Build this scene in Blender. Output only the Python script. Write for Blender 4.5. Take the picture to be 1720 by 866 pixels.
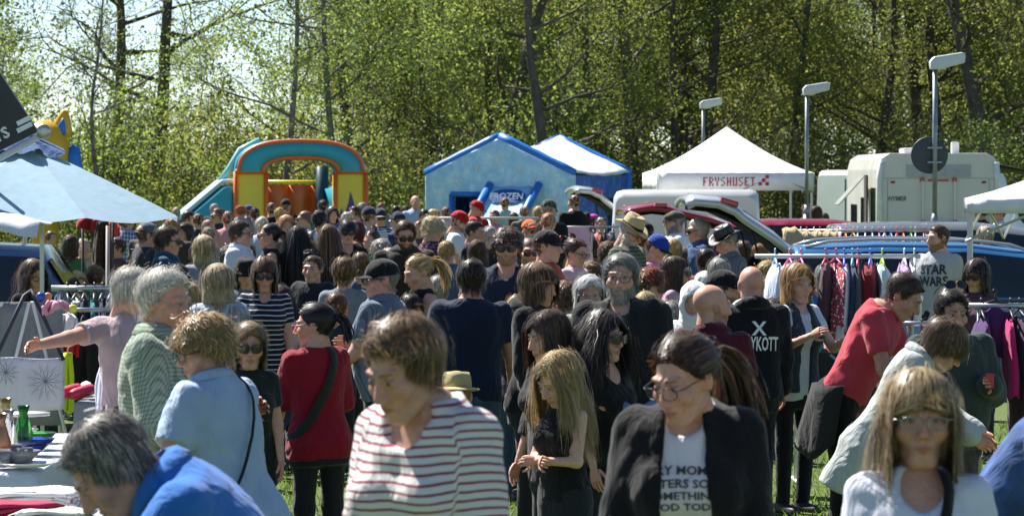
import bpy, bmesh, math, random
import numpy as np
from mathutils import Vector, Matrix
from mathutils.bvhtree import BVHTree

for o in list(bpy.data.objects): bpy.data.objects.remove(o)
SC = bpy.context.scene
COL = SC.collection
R = math.radians

# ---------------------------------------------------------------- camera
FX = 6000.0            # focal length in photo pixels (1720 wide)
YH = 298.0             # horizon row in the photo
CH = 2.15              # camera height, metres
cam_d = bpy.data.cameras.new('camera'); cam = bpy.data.objects.new('camera', cam_d); COL.objects.link(cam)
cam_d.sensor_width = 36.0; cam_d.lens = 36.0*FX/1720.0
cam_d.clip_start = 0.5; cam_d.clip_end = 3000
cam.location = (0, 0, CH)
cam.rotation_euler = (R(90) - math.atan((433-YH)/FX), 0, 0)
cam_d.dof.use_dof = True; cam_d.dof.focus_distance = 23.0; cam_d.dof.aperture_fstop = 10.5
SC.camera = cam

# ---------------------------------------------------------------- sky, sun, exposure
SUN_EL, SUN_AZ = R(52), R(-44)      # behind the scene, from the left
w = bpy.data.worlds.new('World'); SC.world = w; w.use_nodes = True
nt = w.node_tree; bg = nt.nodes['Background']
sky = nt.nodes.new('ShaderNodeTexSky'); sky.sky_type = 'NISHITA'; sky.sun_disc = False
sky.sun_elevation = SUN_EL; sky.sun_rotation = SUN_AZ
sky.altitude = 2500; sky.air_density = 1.0; sky.dust_density = 0.15; sky.ozone_density = 2.0
nt.links.new(sky.outputs[0], bg.inputs[0]); bg.inputs[1].default_value = 0.068
sl = bpy.data.lights.new('sun', 'SUN'); sun = bpy.data.objects.new('sun', sl); COL.objects.link(sun)
sl.energy = 5.0; sl.angle = R(0.53); sl.color = (1.0, 0.95, 0.87)
sdir = Vector((math.sin(SUN_AZ)*math.cos(SUN_EL), math.cos(SUN_AZ)*math.cos(SUN_EL), math.sin(SUN_EL)))
sun.rotation_euler = (-sdir).to_track_quat('-Z', 'Y').to_euler(); sun.location = (0, 0, 60)
SC.view_settings.view_transform = 'Standard'; SC.view_settings.look = 'None'
SC.view_settings.exposure = 1.15; SC.view_settings.gamma = 1.0; SC.view_settings.use_curve_mapping = False
SC.cycles.max_bounces = 6; SC.cycles.transparent_max_bounces = 12
SC.cycles.caustics_reflective = False; SC.cycles.caustics_refractive = False

def at(px, py, d):
    "the point that photo pixel (px, py) sees at depth d metres"
    return Vector(((px-860)/FX*d, d, CH-(py-YH)/FX*d))
# ---------------------------------------------------------------- materials
MATS = {}
def srgb(c):
    if isinstance(c, str):
        c = c.lstrip('#'); c = [int(c[i:i+2], 16)/255 for i in (0, 2, 4)]
    return tuple(((v/12.92) if v <= .04045 else ((v+.055)/1.055)**2.4) for v in c)
def new_mat(name):
    m = bpy.data.materials.new(name); m.use_nodes = True
    return m, m.node_tree, m.node_tree.nodes['Principled BSDF']
def N(nt, t, **kw):
    n = nt.nodes.new(t)
    for k, v in kw.items():
        if k.startswith('i_'):
            key = k[2:]
            key = int(key) if key.isdigit() else key
            n.inputs[key].default_value = v
        else: setattr(n, k, v)
    return n
def mixrgb(nt, fac, a, b, mode='MIX'):
    n = nt.nodes.new('ShaderNodeMix'); n.data_type = 'RGBA'; n.blend_type = mode
    for s, v in ((0, fac), (6, a), (7, b)):
        if hasattr(v, 'links') or hasattr(v, 'is_linked'): nt.links.new(v, n.inputs[s])
        elif s == 0: n.inputs[0].default_value = v
        else: n.inputs[s].default_value = (*v[:3], 1)
    return n.outputs[2]
def mth(nt, op, a, b=None, c=None):
    n = nt.nodes.new('ShaderNodeMath'); n.operation = op
    for i, v in enumerate((a, b, c)):
        if v is None: continue
        if hasattr(v, 'is_linked'): nt.links.new(v, n.inputs[i])
        else: n.inputs[i].default_value = v
    return n.outputs[0]
def ramp(nt, fac, stops):
    n = nt.nodes.new('ShaderNodeValToRGB')
    el = n.color_ramp.elements
    while len(el) < len(stops): el.new(.5)
    for e, (p, c) in zip(el, stops): e.position = p; e.color = (*c, 1) if len(c) == 3 else c
    nt.links.new(fac, n.inputs[0]); return n.outputs[0]

def plain(name, rgb, rough=.5, metal=0, var=.12, scale=6, bump=0, bscale=40, spec=.5, coat=0, alpha=1, trans=0):
    "painted, plastic, wood or metal surface with a little uneven wear"
    if name in MATS: return MATS[name]
    rgb = srgb(rgb) if isinstance(rgb, str) else rgb
    m, nt, b = new_mat(name)
    tc = N(nt, 'ShaderNodeTexCoord')
    no = N(nt, 'ShaderNodeTexNoise', i_Scale=scale, i_Detail=5.0); nt.links.new(tc.outputs['Object'], no.inputs['Vector'])
    lo = tuple(max(0, c*(1-var)) for c in rgb); hi = tuple(min(1, c*(1+var)) for c in rgb)
    c = ramp(nt, no.outputs[0], [(.3, lo), (.7, hi)]); nt.links.new(c, b.inputs['Base Color'])
    r = ramp(nt, no.outputs[0], [(.3, (rough*.85,)*3), (.75, (min(1, rough*1.2),)*3)]); nt.links.new(r, b.inputs['Roughness'])
    b.inputs['Metallic'].default_value = metal; b.inputs['Specular IOR Level'].default_value = spec
    b.inputs['Coat Weight'].default_value = coat; b.inputs['Coat Roughness'].default_value = .05
    if bump:
        n2 = N(nt, 'ShaderNodeTexNoise', i_Scale=bscale, i_Detail=4.0); nt.links.new(tc.outputs['Object'], n2.inputs['Vector'])
        bp = N(nt, 'ShaderNodeBump', i_Strength=bump, i_Distance=.02); nt.links.new(n2.outputs[0], bp.inputs['Height']); nt.links.new(bp.outputs[0], b.inputs['Normal'])
    if trans: b.inputs['Transmission Weight'].default_value = trans
    if alpha < 1: b.inputs['Alpha'].default_value = alpha
    MATS[name] = m; return m

def cloth(col, pat='plain', col2=None, scale=1.0, thin=0):
    "woven cloth; patterns run in the garment's own rest coordinates (attribute 'rest')"
    key = ('cloth', col, pat, col2, scale, thin)
    if key in MATS: return MATS[key]
    a = srgb(col); b2 = srgb(col2) if col2 else tuple(c*.6 for c in a)
    m, nt, b = new_mat('cloth')
    at_ = N(nt, 'ShaderNodeAttribute', attribute_name='rest')
    sep = N(nt, 'ShaderNodeSeparateXYZ'); nt.links.new(at_.outputs['Vector'], sep.inputs[0])
    X, Y, Z = sep.outputs
    no = N(nt, 'ShaderNodeTexNoise', i_Scale=9.0, i_Detail=4.0); nt.links.new(at_.outputs['Vector'], no.inputs['Vector'])
    def band(v, period, duty, soft=.06):
        f = mth(nt, 'FRACT', mth(nt, 'MULTIPLY', v, 1/period))
        f = mth(nt, 'ABSOLUTE', mth(nt, 'SUBTRACT', f, .5))
        mr = N(nt, 'ShaderNodeMapRange'); nt.links.new(f, mr.inputs[0])
        mr.inputs[1].default_value = duty/2-soft; mr.inputs[2].default_value = duty/2+soft; mr.inputs[3].default_value = 1; mr.inputs[4].default_value = 0
        return mr.outputs[0]
    wob = mth(nt, 'MULTIPLY_ADD', no.outputs[0], .012, Z)
    if pat == 'plain': base = ramp(nt, no.outputs[0], [(.3, tuple(c*.88 for c in a)), (.7, a)])
    elif pat == 'hstripe': base = mixrgb(nt, band(wob, .027*scale, .30), a, b2)
    elif pat == 'thin': base = mixrgb(nt, band(wob, .03*scale, .22), a, b2)
    elif pat == 'vstripe': base = mixrgb(nt, band(X, .018*scale, .4), a, b2)
    elif pat in ('check', 'plaid'):
        p = .016*scale if pat == 'check' else .055*scale
        du = .35 if pat == 'check' else .45
        f1 = band(mth(nt, 'ADD', X, Y), p, du); f2 = band(Z, p, du)
        base = mixrgb(nt, mth(nt, 'MULTIPLY', mth(nt, 'ADD', f1, f2), .5), a, b2)
    elif pat == 'camo':
        n2 = N(nt, 'ShaderNodeTexNoise', i_Scale=22.0, i_Detail=2.0); nt.links.new(at_.outputs['Vector'], n2.inputs['Vector'])
        base = ramp(nt, n2.outputs[0], [(.38, a), (.43, b2), (.52, b2), (.56, tuple(c*.4 for c in a)), (.62, tuple(c*1.4 for c in b2))])
    elif pat == 'floral':
        vo = N(nt, 'ShaderNodeTexVoronoi', i_Scale=38.0/scale); nt.links.new(at_.outputs['Vector'], vo.inputs['Vector'])
        base = mixrgb(nt, ramp(nt, vo.outputs[0], [(.28, (1,)*3), (.36, (0,)*3)]), a, b2)
    elif pat == 'marl':
        n2 = N(nt, 'ShaderNodeTexNoise', i_Scale=180.0, i_Detail=2.0); nt.links.new(at_.outputs['Vector'], n2.inputs['Vector'])
        base = ramp(nt, n2.outputs[0], [(.35, b2), (.65, a)])
    elif pat == 'denim':
        n2 = N(nt, 'ShaderNodeTexNoise', i_Scale=14.0, i_Detail=6.0); nt.links.new(at_.outputs['Vector'], n2.inputs['Vector'])
        base = ramp(nt, n2.outputs[0], [(.3, tuple(c*.6 for c in a)), (.6, a), (.75, tuple(min(1, c*1.6) for c in a))])
    nt.links.new(base, b.inputs['Base Color'])
    b.inputs['Roughness'].default_value = .88; b.inputs['Specular IOR Level'].default_value = .25
    b.inputs['Sheen Weight'].default_value = .15
    wr = N(nt, 'ShaderNodeTexNoise', i_Scale=11.0, i_Detail=3.0, i_Distortion=1.2)
    mp = N(nt, 'ShaderNodeMapping'); mp.inputs['Scale'].default_value = (1.0, 1.0, .55)
    nt.links.new(at_.outputs['Vector'], mp.inputs['Vector']); nt.links.new(mp.outputs[0], wr.inputs['Vector'])
    fi = N(nt, 'ShaderNodeTexNoise', i_Scale=420.0, i_Detail=1.0); nt.links.new(at_.outputs['Vector'], fi.inputs['Vector'])
    hgt = mth(nt, 'MULTIPLY_ADD', fi.outputs[0], .03, wr.outputs[0])
    bp = N(nt, 'ShaderNodeBump', i_Strength=.5 if not thin else .10, i_Distance=.04); nt.links.new(hgt, bp.inputs['Height']); nt.links.new(bp.outputs[0], b.inputs['Normal'])
    if thin:
        tr = N(nt, 'ShaderNodeBsdfTranslucent'); nt.links.new(base, tr.inputs[0])
        mx = N(nt, 'ShaderNodeMixShader'); mx.inputs[0].default_value = thin
        nt.links.new(b.outputs[0], mx.inputs[1]); nt.links.new(tr.outputs[0], mx.inputs[2])
        nt.links.new(mx.outputs[0], nt.nodes['Material Output'].inputs[0])
    MATS[key] = m; return m

def skin_mat():
    if 'skin' in MATS: return MATS['skin']
    m, nt, b = new_mat('skin')
    a = N(nt, 'ShaderNodeAttribute', attribute_name='Col')
    tc = N(nt, 'ShaderNodeTexCoord'); no = N(nt, 'ShaderNodeTexNoise', i_Scale=60.0, i_Detail=4.0); nt.links.new(tc.outputs['Object'], no.inputs['Vector'])
    f = ramp(nt, no.outputs[0], [(.3, (.86, .80, .78)), (.7, (1.06, 1.0, 1.0))])
    nt.links.new(mixrgb(nt, 1.0, a.outputs['Color'], f, 'MULTIPLY'), b.inputs['Base Color'])
    b.inputs['Roughness'].default_value = .52; b.inputs['Specular IOR Level'].default_value = .4
    b.inputs['Subsurface Weight'].default_value = .06; b.inputs['Subsurface Radius'].default_value = (.012, .005, .003); b.inputs['Subsurface Scale'].default_value = 1.0
    bp = N(nt, 'ShaderNodeBump', i_Strength=.12, i_Distance=.004); nt.links.new(no.outputs[0], bp.inputs['Height']); nt.links.new(bp.outputs[0], b.inputs['Normal'])
    MATS['skin'] = m; return m

def hair_mat(col, col2=None):
    key = ('hair', col, col2)
    if key in MATS: return MATS[key]
    a = srgb(col); c2 = srgb(col2) if col2 else tuple(min(1, v*1.7) for v in a)
    m, nt, b = new_mat('hair')
    g = N(nt, 'ShaderNodeNewGeometry')
    tc = N(nt, 'ShaderNodeTexCoord'); no = N(nt, 'ShaderNodeTexNoise', i_Scale=26.0, i_Detail=3.0); nt.links.new(tc.outputs['Object'], no.inputs['Vector'])
    f = mth(nt, 'ADD', mth(nt, 'MULTIPLY', g.outputs['Random Per Island'], .5), mth(nt, 'MULTIPLY_ADD', no.outputs[0], .4, .05))
    c = ramp(nt, f, [(.05, tuple(v*.65 for v in a)), (.45, a), (.9, c2)])
    nt.links.new(c, b.inputs['Base Color'])
    b.inputs['Roughness'].default_value = .42; b.inputs['Specular IOR Level'].default_value = .6
    b.inputs['Sheen Weight'].default_value = .2
    tr = N(nt, 'ShaderNodeBsdfTranslucent'); nt.links.new(c, tr.inputs[0])
    mx = N(nt, 'ShaderNodeMixShader'); mx.inputs[0].default_value = .3
    nt.links.new(b.outputs[0], mx.inputs[1]); nt.links.new(tr.outputs[0], mx.inputs[2]); nt.links.new(mx.outputs[0], nt.nodes['Material Output'].inputs[0])
    MATS[key] = m; return m

def glass_mat(name='glass', rgb=(.02, .025, .03), rough=.06, alpha=1):
    if name in MATS: return MATS[name]
    m, nt, b = new_mat(name)
    b.inputs['Base Color'].default_value = (*rgb, 1); b.inputs['Roughness'].default_value = rough; b.inputs['Specular IOR Level'].default_value = .8
    b.inputs['Alpha'].default_value = alpha
    MATS[name] = m; return m

# ---------------------------------------------------------------- objects
def link(o, parent=None):
    COL.objects.link(o)
    if parent is not None: o.parent = parent
    return o
def tag(o, label=None, cat=None, group=None, kind=None):
    if label: o['label'] = label
    if cat: o['category'] = cat
    if group: o['group'] = group
    if kind: o['kind'] = kind
    return o
def empty(name, loc=(0, 0, 0), rz=0, label=None, cat=None, group=None):
    o = bpy.data.objects.new(name, None); o.location = loc; o.rotation_euler = (0, 0, rz); o.empty_display_size = .1
    link(o); return tag(o, label, cat, group)
def mesh_obj(name, V, F, mat, parent=None, smooth=True, attrs=None, mats=None, mi=None):
    me = bpy.data.meshes.new(name)
    V = np.asarray(V, dtype=np.float32)
    if isinstance(F, np.ndarray):
        k = F.shape[1]; n = len(F)
        me.vertices.add(len(V)); me.vertices.foreach_set('co', V.ravel())
        me.loops.add(n*k); me.loops.foreach_set('vertex_index', F.astype(np.int32).ravel())
        me.polygons.add(n); me.polygons.foreach_set('loop_start', np.arange(0, n*k, k, dtype=np.int32))
        me.update(calc_edges=True)
    else:
        me.from_pydata(V.tolist(), [], F); me.update()
    if smooth: me.polygons.foreach_set('use_smooth', np.ones(len(me.polygons), dtype=bool))
    for m in (mats or [mat]): me.materials.append(m)
    if mi is not None: me.polygons.foreach_set('material_index', np.asarray(mi, dtype=np.int32))
    for k, v in (attrs or {}).items():
        v = np.asarray(v, dtype=np.float32)
        if k == 'Col':
            a = me.attributes.new('Col', 'FLOAT_COLOR', 'POINT'); a.data.foreach_set('color', np.concatenate([v, np.ones((len(v), 1), np.float32)], 1).ravel())
        else:
            a = me.attributes.new(k, 'FLOAT_VECTOR', 'POINT'); a.data.foreach_set('vector', v.ravel())
    me.validate(clean_customdata=False)
    return link(bpy.data.objects.new(name, me), parent)
def copy_tree(o, parent=None):
    c = o.copy(); COL.objects.link(c); c.parent = parent
    for ch in list(o.children): copy_tree(ch, c)
    return c

class MB:
    "collects simple solids into one mesh"
    def __init__(s): s.v = []; s.f = []
    def add(s, V, F):
        n = len(s.v); s.v.extend([tuple(p) for p in V]); s.f.extend([[i+n for i in f] for f in F]); return s
    def box(s, lo, hi, M=None):
        x0, y0, z0 = lo; x1, y1, z1 = hi
        V = [(x0,y0,z0),(x1,y0,z0),(x1,y1,z0),(x0,y1,z0),(x0,y0,z1),(x1,y0,z1),(x1,y1,z1),(x0,y1,z1)]
        if M is not None: V = [M @ Vector(p) for p in V]
        return s.add(V, [[0,3,2,1],[4,5,6,7],[0,1,5,4],[1,2,6,5],[2,3,7,6],[3,0,4,7]])
    def cbox(s, c, h, M=None): return s.box([c[i]-h[i] for i in range(3)], [c[i]+h[i] for i in range(3)], M)
    def tube(s, pts, r, n=8, cap=True):
        pts = [Vector(p) for p in pts]; rr = r if isinstance(r, (list, tuple)) else [r]*len(pts)
        V = []; F = []
        up = Vector((0, 0, 1))
        for i, p in enumerate(pts):
            d = (pts[min(i+1, len(pts)-1)]-pts[max(i-1, 0)]).normalized()
            a = d.cross(up if abs(d.z) < .95 else Vector((1, 0, 0))).normalized(); b = a.cross(d)
            if i and (a.dot(pa) < 0): a, b = -a, -b
            pa = a
            for k in range(n):
                t = 2*math.pi*k/n; V.append(p+(a*math.cos(t)+b*math.sin(t))*rr[i])
        for i in range(len(pts)-1):
            for k in range(n):
                F.append([i*n+k, i*n+(k+1) % n, (i+1)*n+(k+1) % n, (i+1)*n+k])
        if cap: F.append(list(range(n))[::-1]); F.append([(len(pts)-1)*n+k for k in range(n)])
        return s.add(V, F)
    def lathe(s, prof, n=24, M=None, sx=1, sy=1):
        V = []; F = []
        for r, z in prof:
            for k in range(n):
                t = 2*math.pi*k/n; p = Vector((r*sx*math.cos(t), r*sy*math.sin(t), z)); V.append(M @ p if M is not None else p)
        for i in range(len(prof)-1):
            for k in range(n): F.append([i*n+k, i*n+(k+1) % n, (i+1)*n+(k+1) % n, (i+1)*n+k])
        F.append(list(range(n))[::-1]); F.append([(len(prof)-1)*n+k for k in range(n)])
        return s.add(V, F)
    def prism(s, poly, y0, y1, axis='y'):
        "extrude polygon (u,w) between two depths"
        n = len(poly); m = {'y': lambda u, w, y: (u, y, w), 'x': lambda u, w, y: (y, u, w), 'z': lambda u, w, y: (u, w, y)}[axis]
        V = [m(u, w, y0) for u, w in poly]+[m(u, w, y1) for u, w in poly]
        F = [list(range(n)), list(range(n, 2*n))[::-1]]+[[(i+1) % n, i, n+i, n+(i+1) % n] for i in range(n)]
        return s.add(V, F)
    def grid(s, P):
        "P[i][j] points"
        a, b = len(P), len(P[0]); V = [p for row in P for p in row]
        return s.add(V, [[i*b+j, i*b+j+1, (i+1)*b+j+1, (i+1)*b+j] for i in range(a-1) for j in range(b-1)])
    def build(s, name, mat, parent=None, smooth=False, bevel=0, solid=0, rest=None):
        V = np.array([tuple(p) for p in s.v], dtype=np.float32)
        o = mesh_obj(name, V, s.f, mat, parent, smooth, attrs={'rest': V if rest is None else rest})
        bm = bmesh.new(); bm.from_mesh(o.data); bmesh.ops.recalc_face_normals(bm, faces=bm.faces)
        if bevel: bmesh.ops.bevel(bm, geom=bm.edges[:], offset=bevel, segments=2, affect='EDGES', profile=.5, clamp_overlap=True)
        bm.to_mesh(o.data); bm.free()
        if solid: 
            md = o.modifiers.new('solid', 'SOLIDIFY'); md.thickness = solid; md.offset = 0
        return o

# ---------------------------------------------------------------- distance fields and surface nets
def smin(a, b, k):
    if k <= 0: return np.minimum(a, b)
    h = np.maximum(k-np.abs(a-b), 0)/k
    return np.minimum(a, b)-h*h*k*.25
def capsule(P, a, b, ra, rb, sq=None):
    a = np.asarray(a, np.float32); b = np.asarray(b, np.float32); ab = b-a
    t = np.clip(((P-a) @ ab)/max(1e-9, float(ab @ ab)), 0, 1)
    return np.linalg.norm(P-a-t[..., None]*ab, axis=-1)-(ra+(rb-ra)*t)
def ellip(P, c, r):
    q = (P-np.asarray(c, np.float32))/np.asarray(r, np.float32)
    return (np.linalg.norm(q, axis=-1)-1)*min(r)
class Vol:
    def __init__(s, lo, hi, v):
        s.v = v; s.lo = np.asarray(lo, np.float32); n = np.maximum(np.ceil((np.asarray(hi)-s.lo)/v).astype(int)+1, 3)
        s.n = n; s.ax = [s.lo[i]+np.arange(n[i], dtype=np.float32)*v for i in range(3)]
        s.d = np.full(n, 1.0, np.float32)
    def sl(s, lo, hi):
        out = []
        for i in range(3):
            a = int(np.floor((lo[i]-s.lo[i])/s.v)); b = int(np.ceil((hi[i]-s.lo[i])/s.v))+1
            out.append(slice(max(0, min(a, s.n[i])), max(0, min(b, s.n[i]))))
        return tuple(out)
    def pts(s, sl):
        g = np.meshgrid(*[s.ax[i][sl[i]] for i in range(3)], indexing='ij'); return np.stack(g, -1)
    def add(s, fn, lo, hi, k=.02):
        m = k+2*s.v; sl = s.sl([c-m for c in lo], [c+m for c in hi])
        P = s.pts(sl)
        if P.size == 0: return
        s.d[sl] = smin(s.d[sl], fn(P), k)
    def cut(s, fn): 
        P = s.pts((slice(None),)*3); s.d = np.maximum(s.d, fn(P))
    def cap(s, a, b, ra, rb, k=.02):
        m = max(ra, rb); lo = [min(a[i], b[i])-m for i in range(3)]; hi = [max(a[i], b[i])+m for i in range(3)]
        s.add(lambda P: capsule(P, a, b, ra, rb), lo, hi, k)
    def ell(s, c, r, k=.02): s.add(lambda P: ellip(P, c, r), [c[i]-r[i] for i in range(3)], [c[i]+r[i] for i in range(3)], k)
    def mesh(s):
        D = s.d.copy(); D[0] = D[-1] = 1; D[:, 0] = D[:, -1] = 1; D[:, :, 0] = D[:, :, -1] = 1
        I = D < 0; nx, ny, nz = D.shape
        c = np.zeros((nx-1, ny-1, nz-1), np.int8)
        for dx in (0, 1):
            for dy in (0, 1):
                for dz in (0, 1): c += I[dx:nx-1+dx, dy:ny-1+dy, dz:nz-1+dz]
        A = np.argwhere((c > 0) & (c < 8))
        if len(A) == 0: return np.zeros((0, 3), np.float32), np.zeros((0, 4), np.int32)
        idx = np.full(c.shape, -1, np.int32); idx[A[:, 0], A[:, 1], A[:, 2]] = np.arange(len(A))
        acc = np.zeros((len(A), 3), np.float32); cnt = np.zeros(len(A), np.float32)
        corners = np.array([(i, j, k) for i in (0, 1) for j in (0, 1) for k in (0, 1)])
        val = {tuple(q): D[A[:, 0]+q[0], A[:, 1]+q[1], A[:, 2]+q[2]] for q in corners}
        for p in corners:
            for ax in range(3):
                if p[ax]: continue
                q = p.copy(); q[ax] = 1; a, b = val[tuple(p)], val[tuple(q)]
                m = (a < 0) != (b < 0); t = np.where(m, a/np.where(m, a-b, 1), 0)
                pt = np.tile(p.astype(np.float32), (len(A), 1)); pt[:, ax] = t
                acc[m] += pt[m]; cnt[m] += 1
        V = s.lo+(A+acc/cnt[:, None])*s.v
        F = []
        for ax in range(3):
            o1, o2 = [(1, 2), (2, 0), (0, 1)][ax]
            sa = [slice(None)]*3; sb = [slice(None)]*3; sa[ax] = slice(0, -1); sb[ax] = slice(1, None)
            E = np.argwhere(I[tuple(sa)] != I[tuple(sb)])
            E = E[(E[:, o1] > 0) & (E[:, o2] > 0)]
            if len(E) == 0: continue
            def cell(d1, d2):
                q = E.copy(); q[:, o1] -= d1; q[:, o2] -= d2; return idx[q[:, 0], q[:, 1], q[:, 2]]
            Q = np.stack([cell(1, 1), cell(0, 1), cell(0, 0), cell(1, 0)], 1)
            fl = ~I[tuple(E.T)]
            Q[fl] = Q[fl][:, ::-1]
            F.append(Q)
        F = np.concatenate(F); F = F[(F >= 0).all(1)]
        return V.astype(np.float32), F.astype(np.int32)
def fnoise(P, f, seed=0):
    "cheap smooth noise, vectorised, about -1..1"
    rs = np.random.RandomState(seed); out = 0
    for k in range(4):
        w_ = rs.normal(size=3)*f; ph = rs.uniform(0, 6.28); w2 = rs.normal(size=3)*f*.6
        out = out+np.sin(P @ w_.astype(np.float32)+ph+1.3*np.sin(P @ w2.astype(np.float32)))
    return out/3
# ---------------------------------------------------------------- ground
def grass_mat():
    m, nt, b = new_mat('grass_ground'); tc = N(nt, 'ShaderNodeTexCoord')
    n1 = N(nt, 'ShaderNodeTexNoise', i_Scale=.35, i_Detail=6.0); n2 = N(nt, 'ShaderNodeTexNoise', i_Scale=28.0, i_Detail=6.0)
    for n_ in (n1, n2): nt.links.new(tc.outputs['Object'], n_.inputs['Vector'])
    c = mixrgb(nt, .5, ramp(nt, n1.outputs[0], [(.35, (.075, .115, .022)), (.65, (.12, .16, .03))]), ramp(nt, n2.outputs[0], [(.35, (.035, .05, .012)), (.6, (.11, .16, .03)), (.75, (.17, .15, .06))]))
    nt.links.new(c, b.inputs['Base Color']); b.inputs['Roughness'].default_value = .95
    bp = N(nt, 'ShaderNodeBump', i_Strength=.9, i_Distance=.05); nt.links.new(n2.outputs[0], bp.inputs['Height']); nt.links.new(bp.outputs[0], b.inputs['Normal']); return m
gm = MB(); gm.grid([[(-900+1800*i/30, -60+1900*j/40, 0) for j in range(41)] for i in range(31)])
tag(gm.build('lawn', grass_mat()), kind='structure')
def leaf_mat(name, a, t, rough=.55):
    m, nt, b = new_mat(name); g = N(nt, 'ShaderNodeNewGeometry'); oi = N(nt, 'ShaderNodeObjectInfo')
    f = mth(nt, 'ADD', mth(nt, 'MULTIPLY', g.outputs['Random Per Island'], .7), mth(nt, 'MULTIPLY', oi.outputs['Random'], .3))
    ca = ramp(nt, f, [(.0, tuple(v*.55 for v in a)), (.5, a), (1, (a[0]*1.55, a[1]*1.25, a[2]*1.1))]); ct = ramp(nt, f, [(.0, tuple(v*.6 for v in t)), (.5, t), (1, (t[0]*1.5, t[1]*1.25, t[2]))])
    nt.links.new(ca, b.inputs['Base Color']); b.inputs['Roughness'].default_value = rough; b.inputs['Specular IOR Level'].default_value = .35
    tr = N(nt, 'ShaderNodeBsdfTranslucent'); nt.links.new(ct, tr.inputs[0]); mx = N(nt, 'ShaderNodeMixShader'); mx.inputs[0].default_value = .55
    nt.links.new(b.outputs[0], mx.inputs[1]); nt.links.new(tr.outputs[0], mx.inputs[2]); nt.links.new(mx.outputs[0], nt.nodes['Material Output'].inputs[0]); return m
LEAF = [leaf_mat('leaf_olive', (0.098, 0.131, 0.034), (0.262, 0.328, 0.074)), leaf_mat('leaf_fresh', (0.107, 0.164, 0.041), (0.295, 0.410, 0.090)), leaf_mat('leaf_yellow', (0.119, 0.135, 0.037), (0.295, 0.328, 0.082)), leaf_mat('leaf_deep', (0.074, 0.107, 0.029), (0.189, 0.254, 0.049))]
BARK = plain('bark', (.10, .086, .07), .9, var=.45, scale=3, bump=1.0, bscale=14); BIRCH = plain('bark_pale', (.16, .15, .13), .85, var=.6, scale=4, bump=.6, bscale=9)
def blades():
    rs = np.random.RandomState(4); n = 26000
    x = rs.uniform(-2.2, 5.2, n); y = rs.uniform(17, 31, n); hgt = rs.uniform(.03, .085, n); a = rs.uniform(0, 6.28, n); ln = rs.normal(0, .03, (n, 2)); wd = .006
    V = np.stack([np.stack([x-np.cos(a)*wd, y-np.sin(a)*wd, 0*x], 1), np.stack([x+np.cos(a)*wd, y+np.sin(a)*wd, 0*x], 1), np.stack([x+ln[:, 0], y+ln[:, 1], hgt], 1)], 1).reshape(-1, 3)
    o = mesh_obj('grass', V, np.arange(n*3).reshape(-1, 3), leaf_mat('grass_blade', (.09, .16, .025), (.16, .27, .04)), smooth=False)
    tag(o, 'short bright lawn grass showing between the walkers legs', 'grass', kind='stuff')
blades()

# ---------------------------------------------------------------- trees
def branch_tree(rs, H, r0, lean=0, limbs=9, low=.25, depth=2, droop=0, twig=1.0):
    "trunk and limbs as tapered tubes; returns MB and the twig points that carry leaves"
    mb = MB(); tips = []
    pts = []; p = Vector((0, 0, -.1)); d = Vector((lean, 0, 1)).normalized()
    K = 12
    for k in range(K+1):
        pts.append(p.copy()); d = (d+Vector((rs.normal()*.05, rs.normal()*.05, .04))).normalized(); p = p+d*(H/K)
    mb.tube(pts, [r0*(1.35 if k == 0 else 1)*(1-.85*k/K) for k in range(K+1)], 9)
    def limb(p, d, L, r, dep):
        q = [p.copy()]; n = 6
        for k in range(n):
            d = (d+Vector((rs.normal()*.16, rs.normal()*.16, rs.normal()*.12+.05-droop))).normalized(); p = p+d*(L/n); q.append(p.copy())
            if dep > 0 and k >= 1 and rs.rand() < .75*twig:
                sd = (d+Vector(rs.normal(size=3))*.8).normalized(); limb(p, sd, L*rs.uniform(.35, .6), r*.5*(1-k/n*.6), dep-1)
            if k >= 2: tips.append((p.copy(), d.copy(), L))
        mb.tube(q, [max(.006, r*(1-.85*k/n)) for k in range(n+1)], 5 if dep else 4, False)
    for i in range(limbs):
        f = low+(1-low)*(i+rs.uniform(0, .8))/limbs; k = min(K-1, int(f*K)); base = pts[k].lerp(pts[k+1], f*K-k)
        a = rs.uniform(0, 6.28); up = rs.uniform(.15, .7)
        limb(base, Vector((math.cos(a), math.sin(a), up)).normalized(), H*(.34-.16*f)*rs.uniform(.7, 1.2), r0*(.42-.25*f), depth)
    return mb, tips
def leaves(rs, pts, n, spread, size, cap=None):
    sel = rs.choice(len(pts), max(8, int(len(pts)*.42)), replace=False); idx = sel[rs.randint(0, len(sel), n)]; P = np.array([tuple(pts[i][0]) for i in idx])+rs.normal(size=(n, 3))*spread*np.where(rs.rand(n, 1) < .6, .6, 1.25)
    if cap: P = P[(P[:, 2] > cap[0]) & (P[:, 2] < cap[1])]
    n = len(P); u = rs.normal(size=(n, 3)); u /= np.linalg.norm(u, axis=1, keepdims=True); w_ = np.cross(u, rs.normal(size=(n, 3))); w_ /= np.linalg.norm(w_, axis=1, keepdims=True)
    L = size*rs.uniform(.6, 1.3, (n, 1)); W_ = L*.62
    V = np.stack([P-u*L*.5, P+w_*W_*.5+u*L*.05, P+u*L*.5, P-w_*W_*.5+u*L*.05], 1).reshape(-1, 3)
    return V, np.arange(n*4).reshape(-1, 4)
TREES = {}; BASE = {}; SEEN = {}
def tree_proto(key, seed, H, r0, leafm, nleaf, spread, size, bark, label, **kw):
    rs = np.random.RandomState(seed); mb, tips = branch_tree(rs, H, r0, **kw)
    root = empty('tree', (0, 0, 0), 0, label, 'tree', 'trees of the wood behind the market')
    mb.build('trunk', bark, root, True); V, F = leaves(rs, tips, nleaf, spread, size, (.3, 15))
    mesh_obj('crown', V, F, leafm, root, smooth=False); TREES[key] = [root, False]
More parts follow.
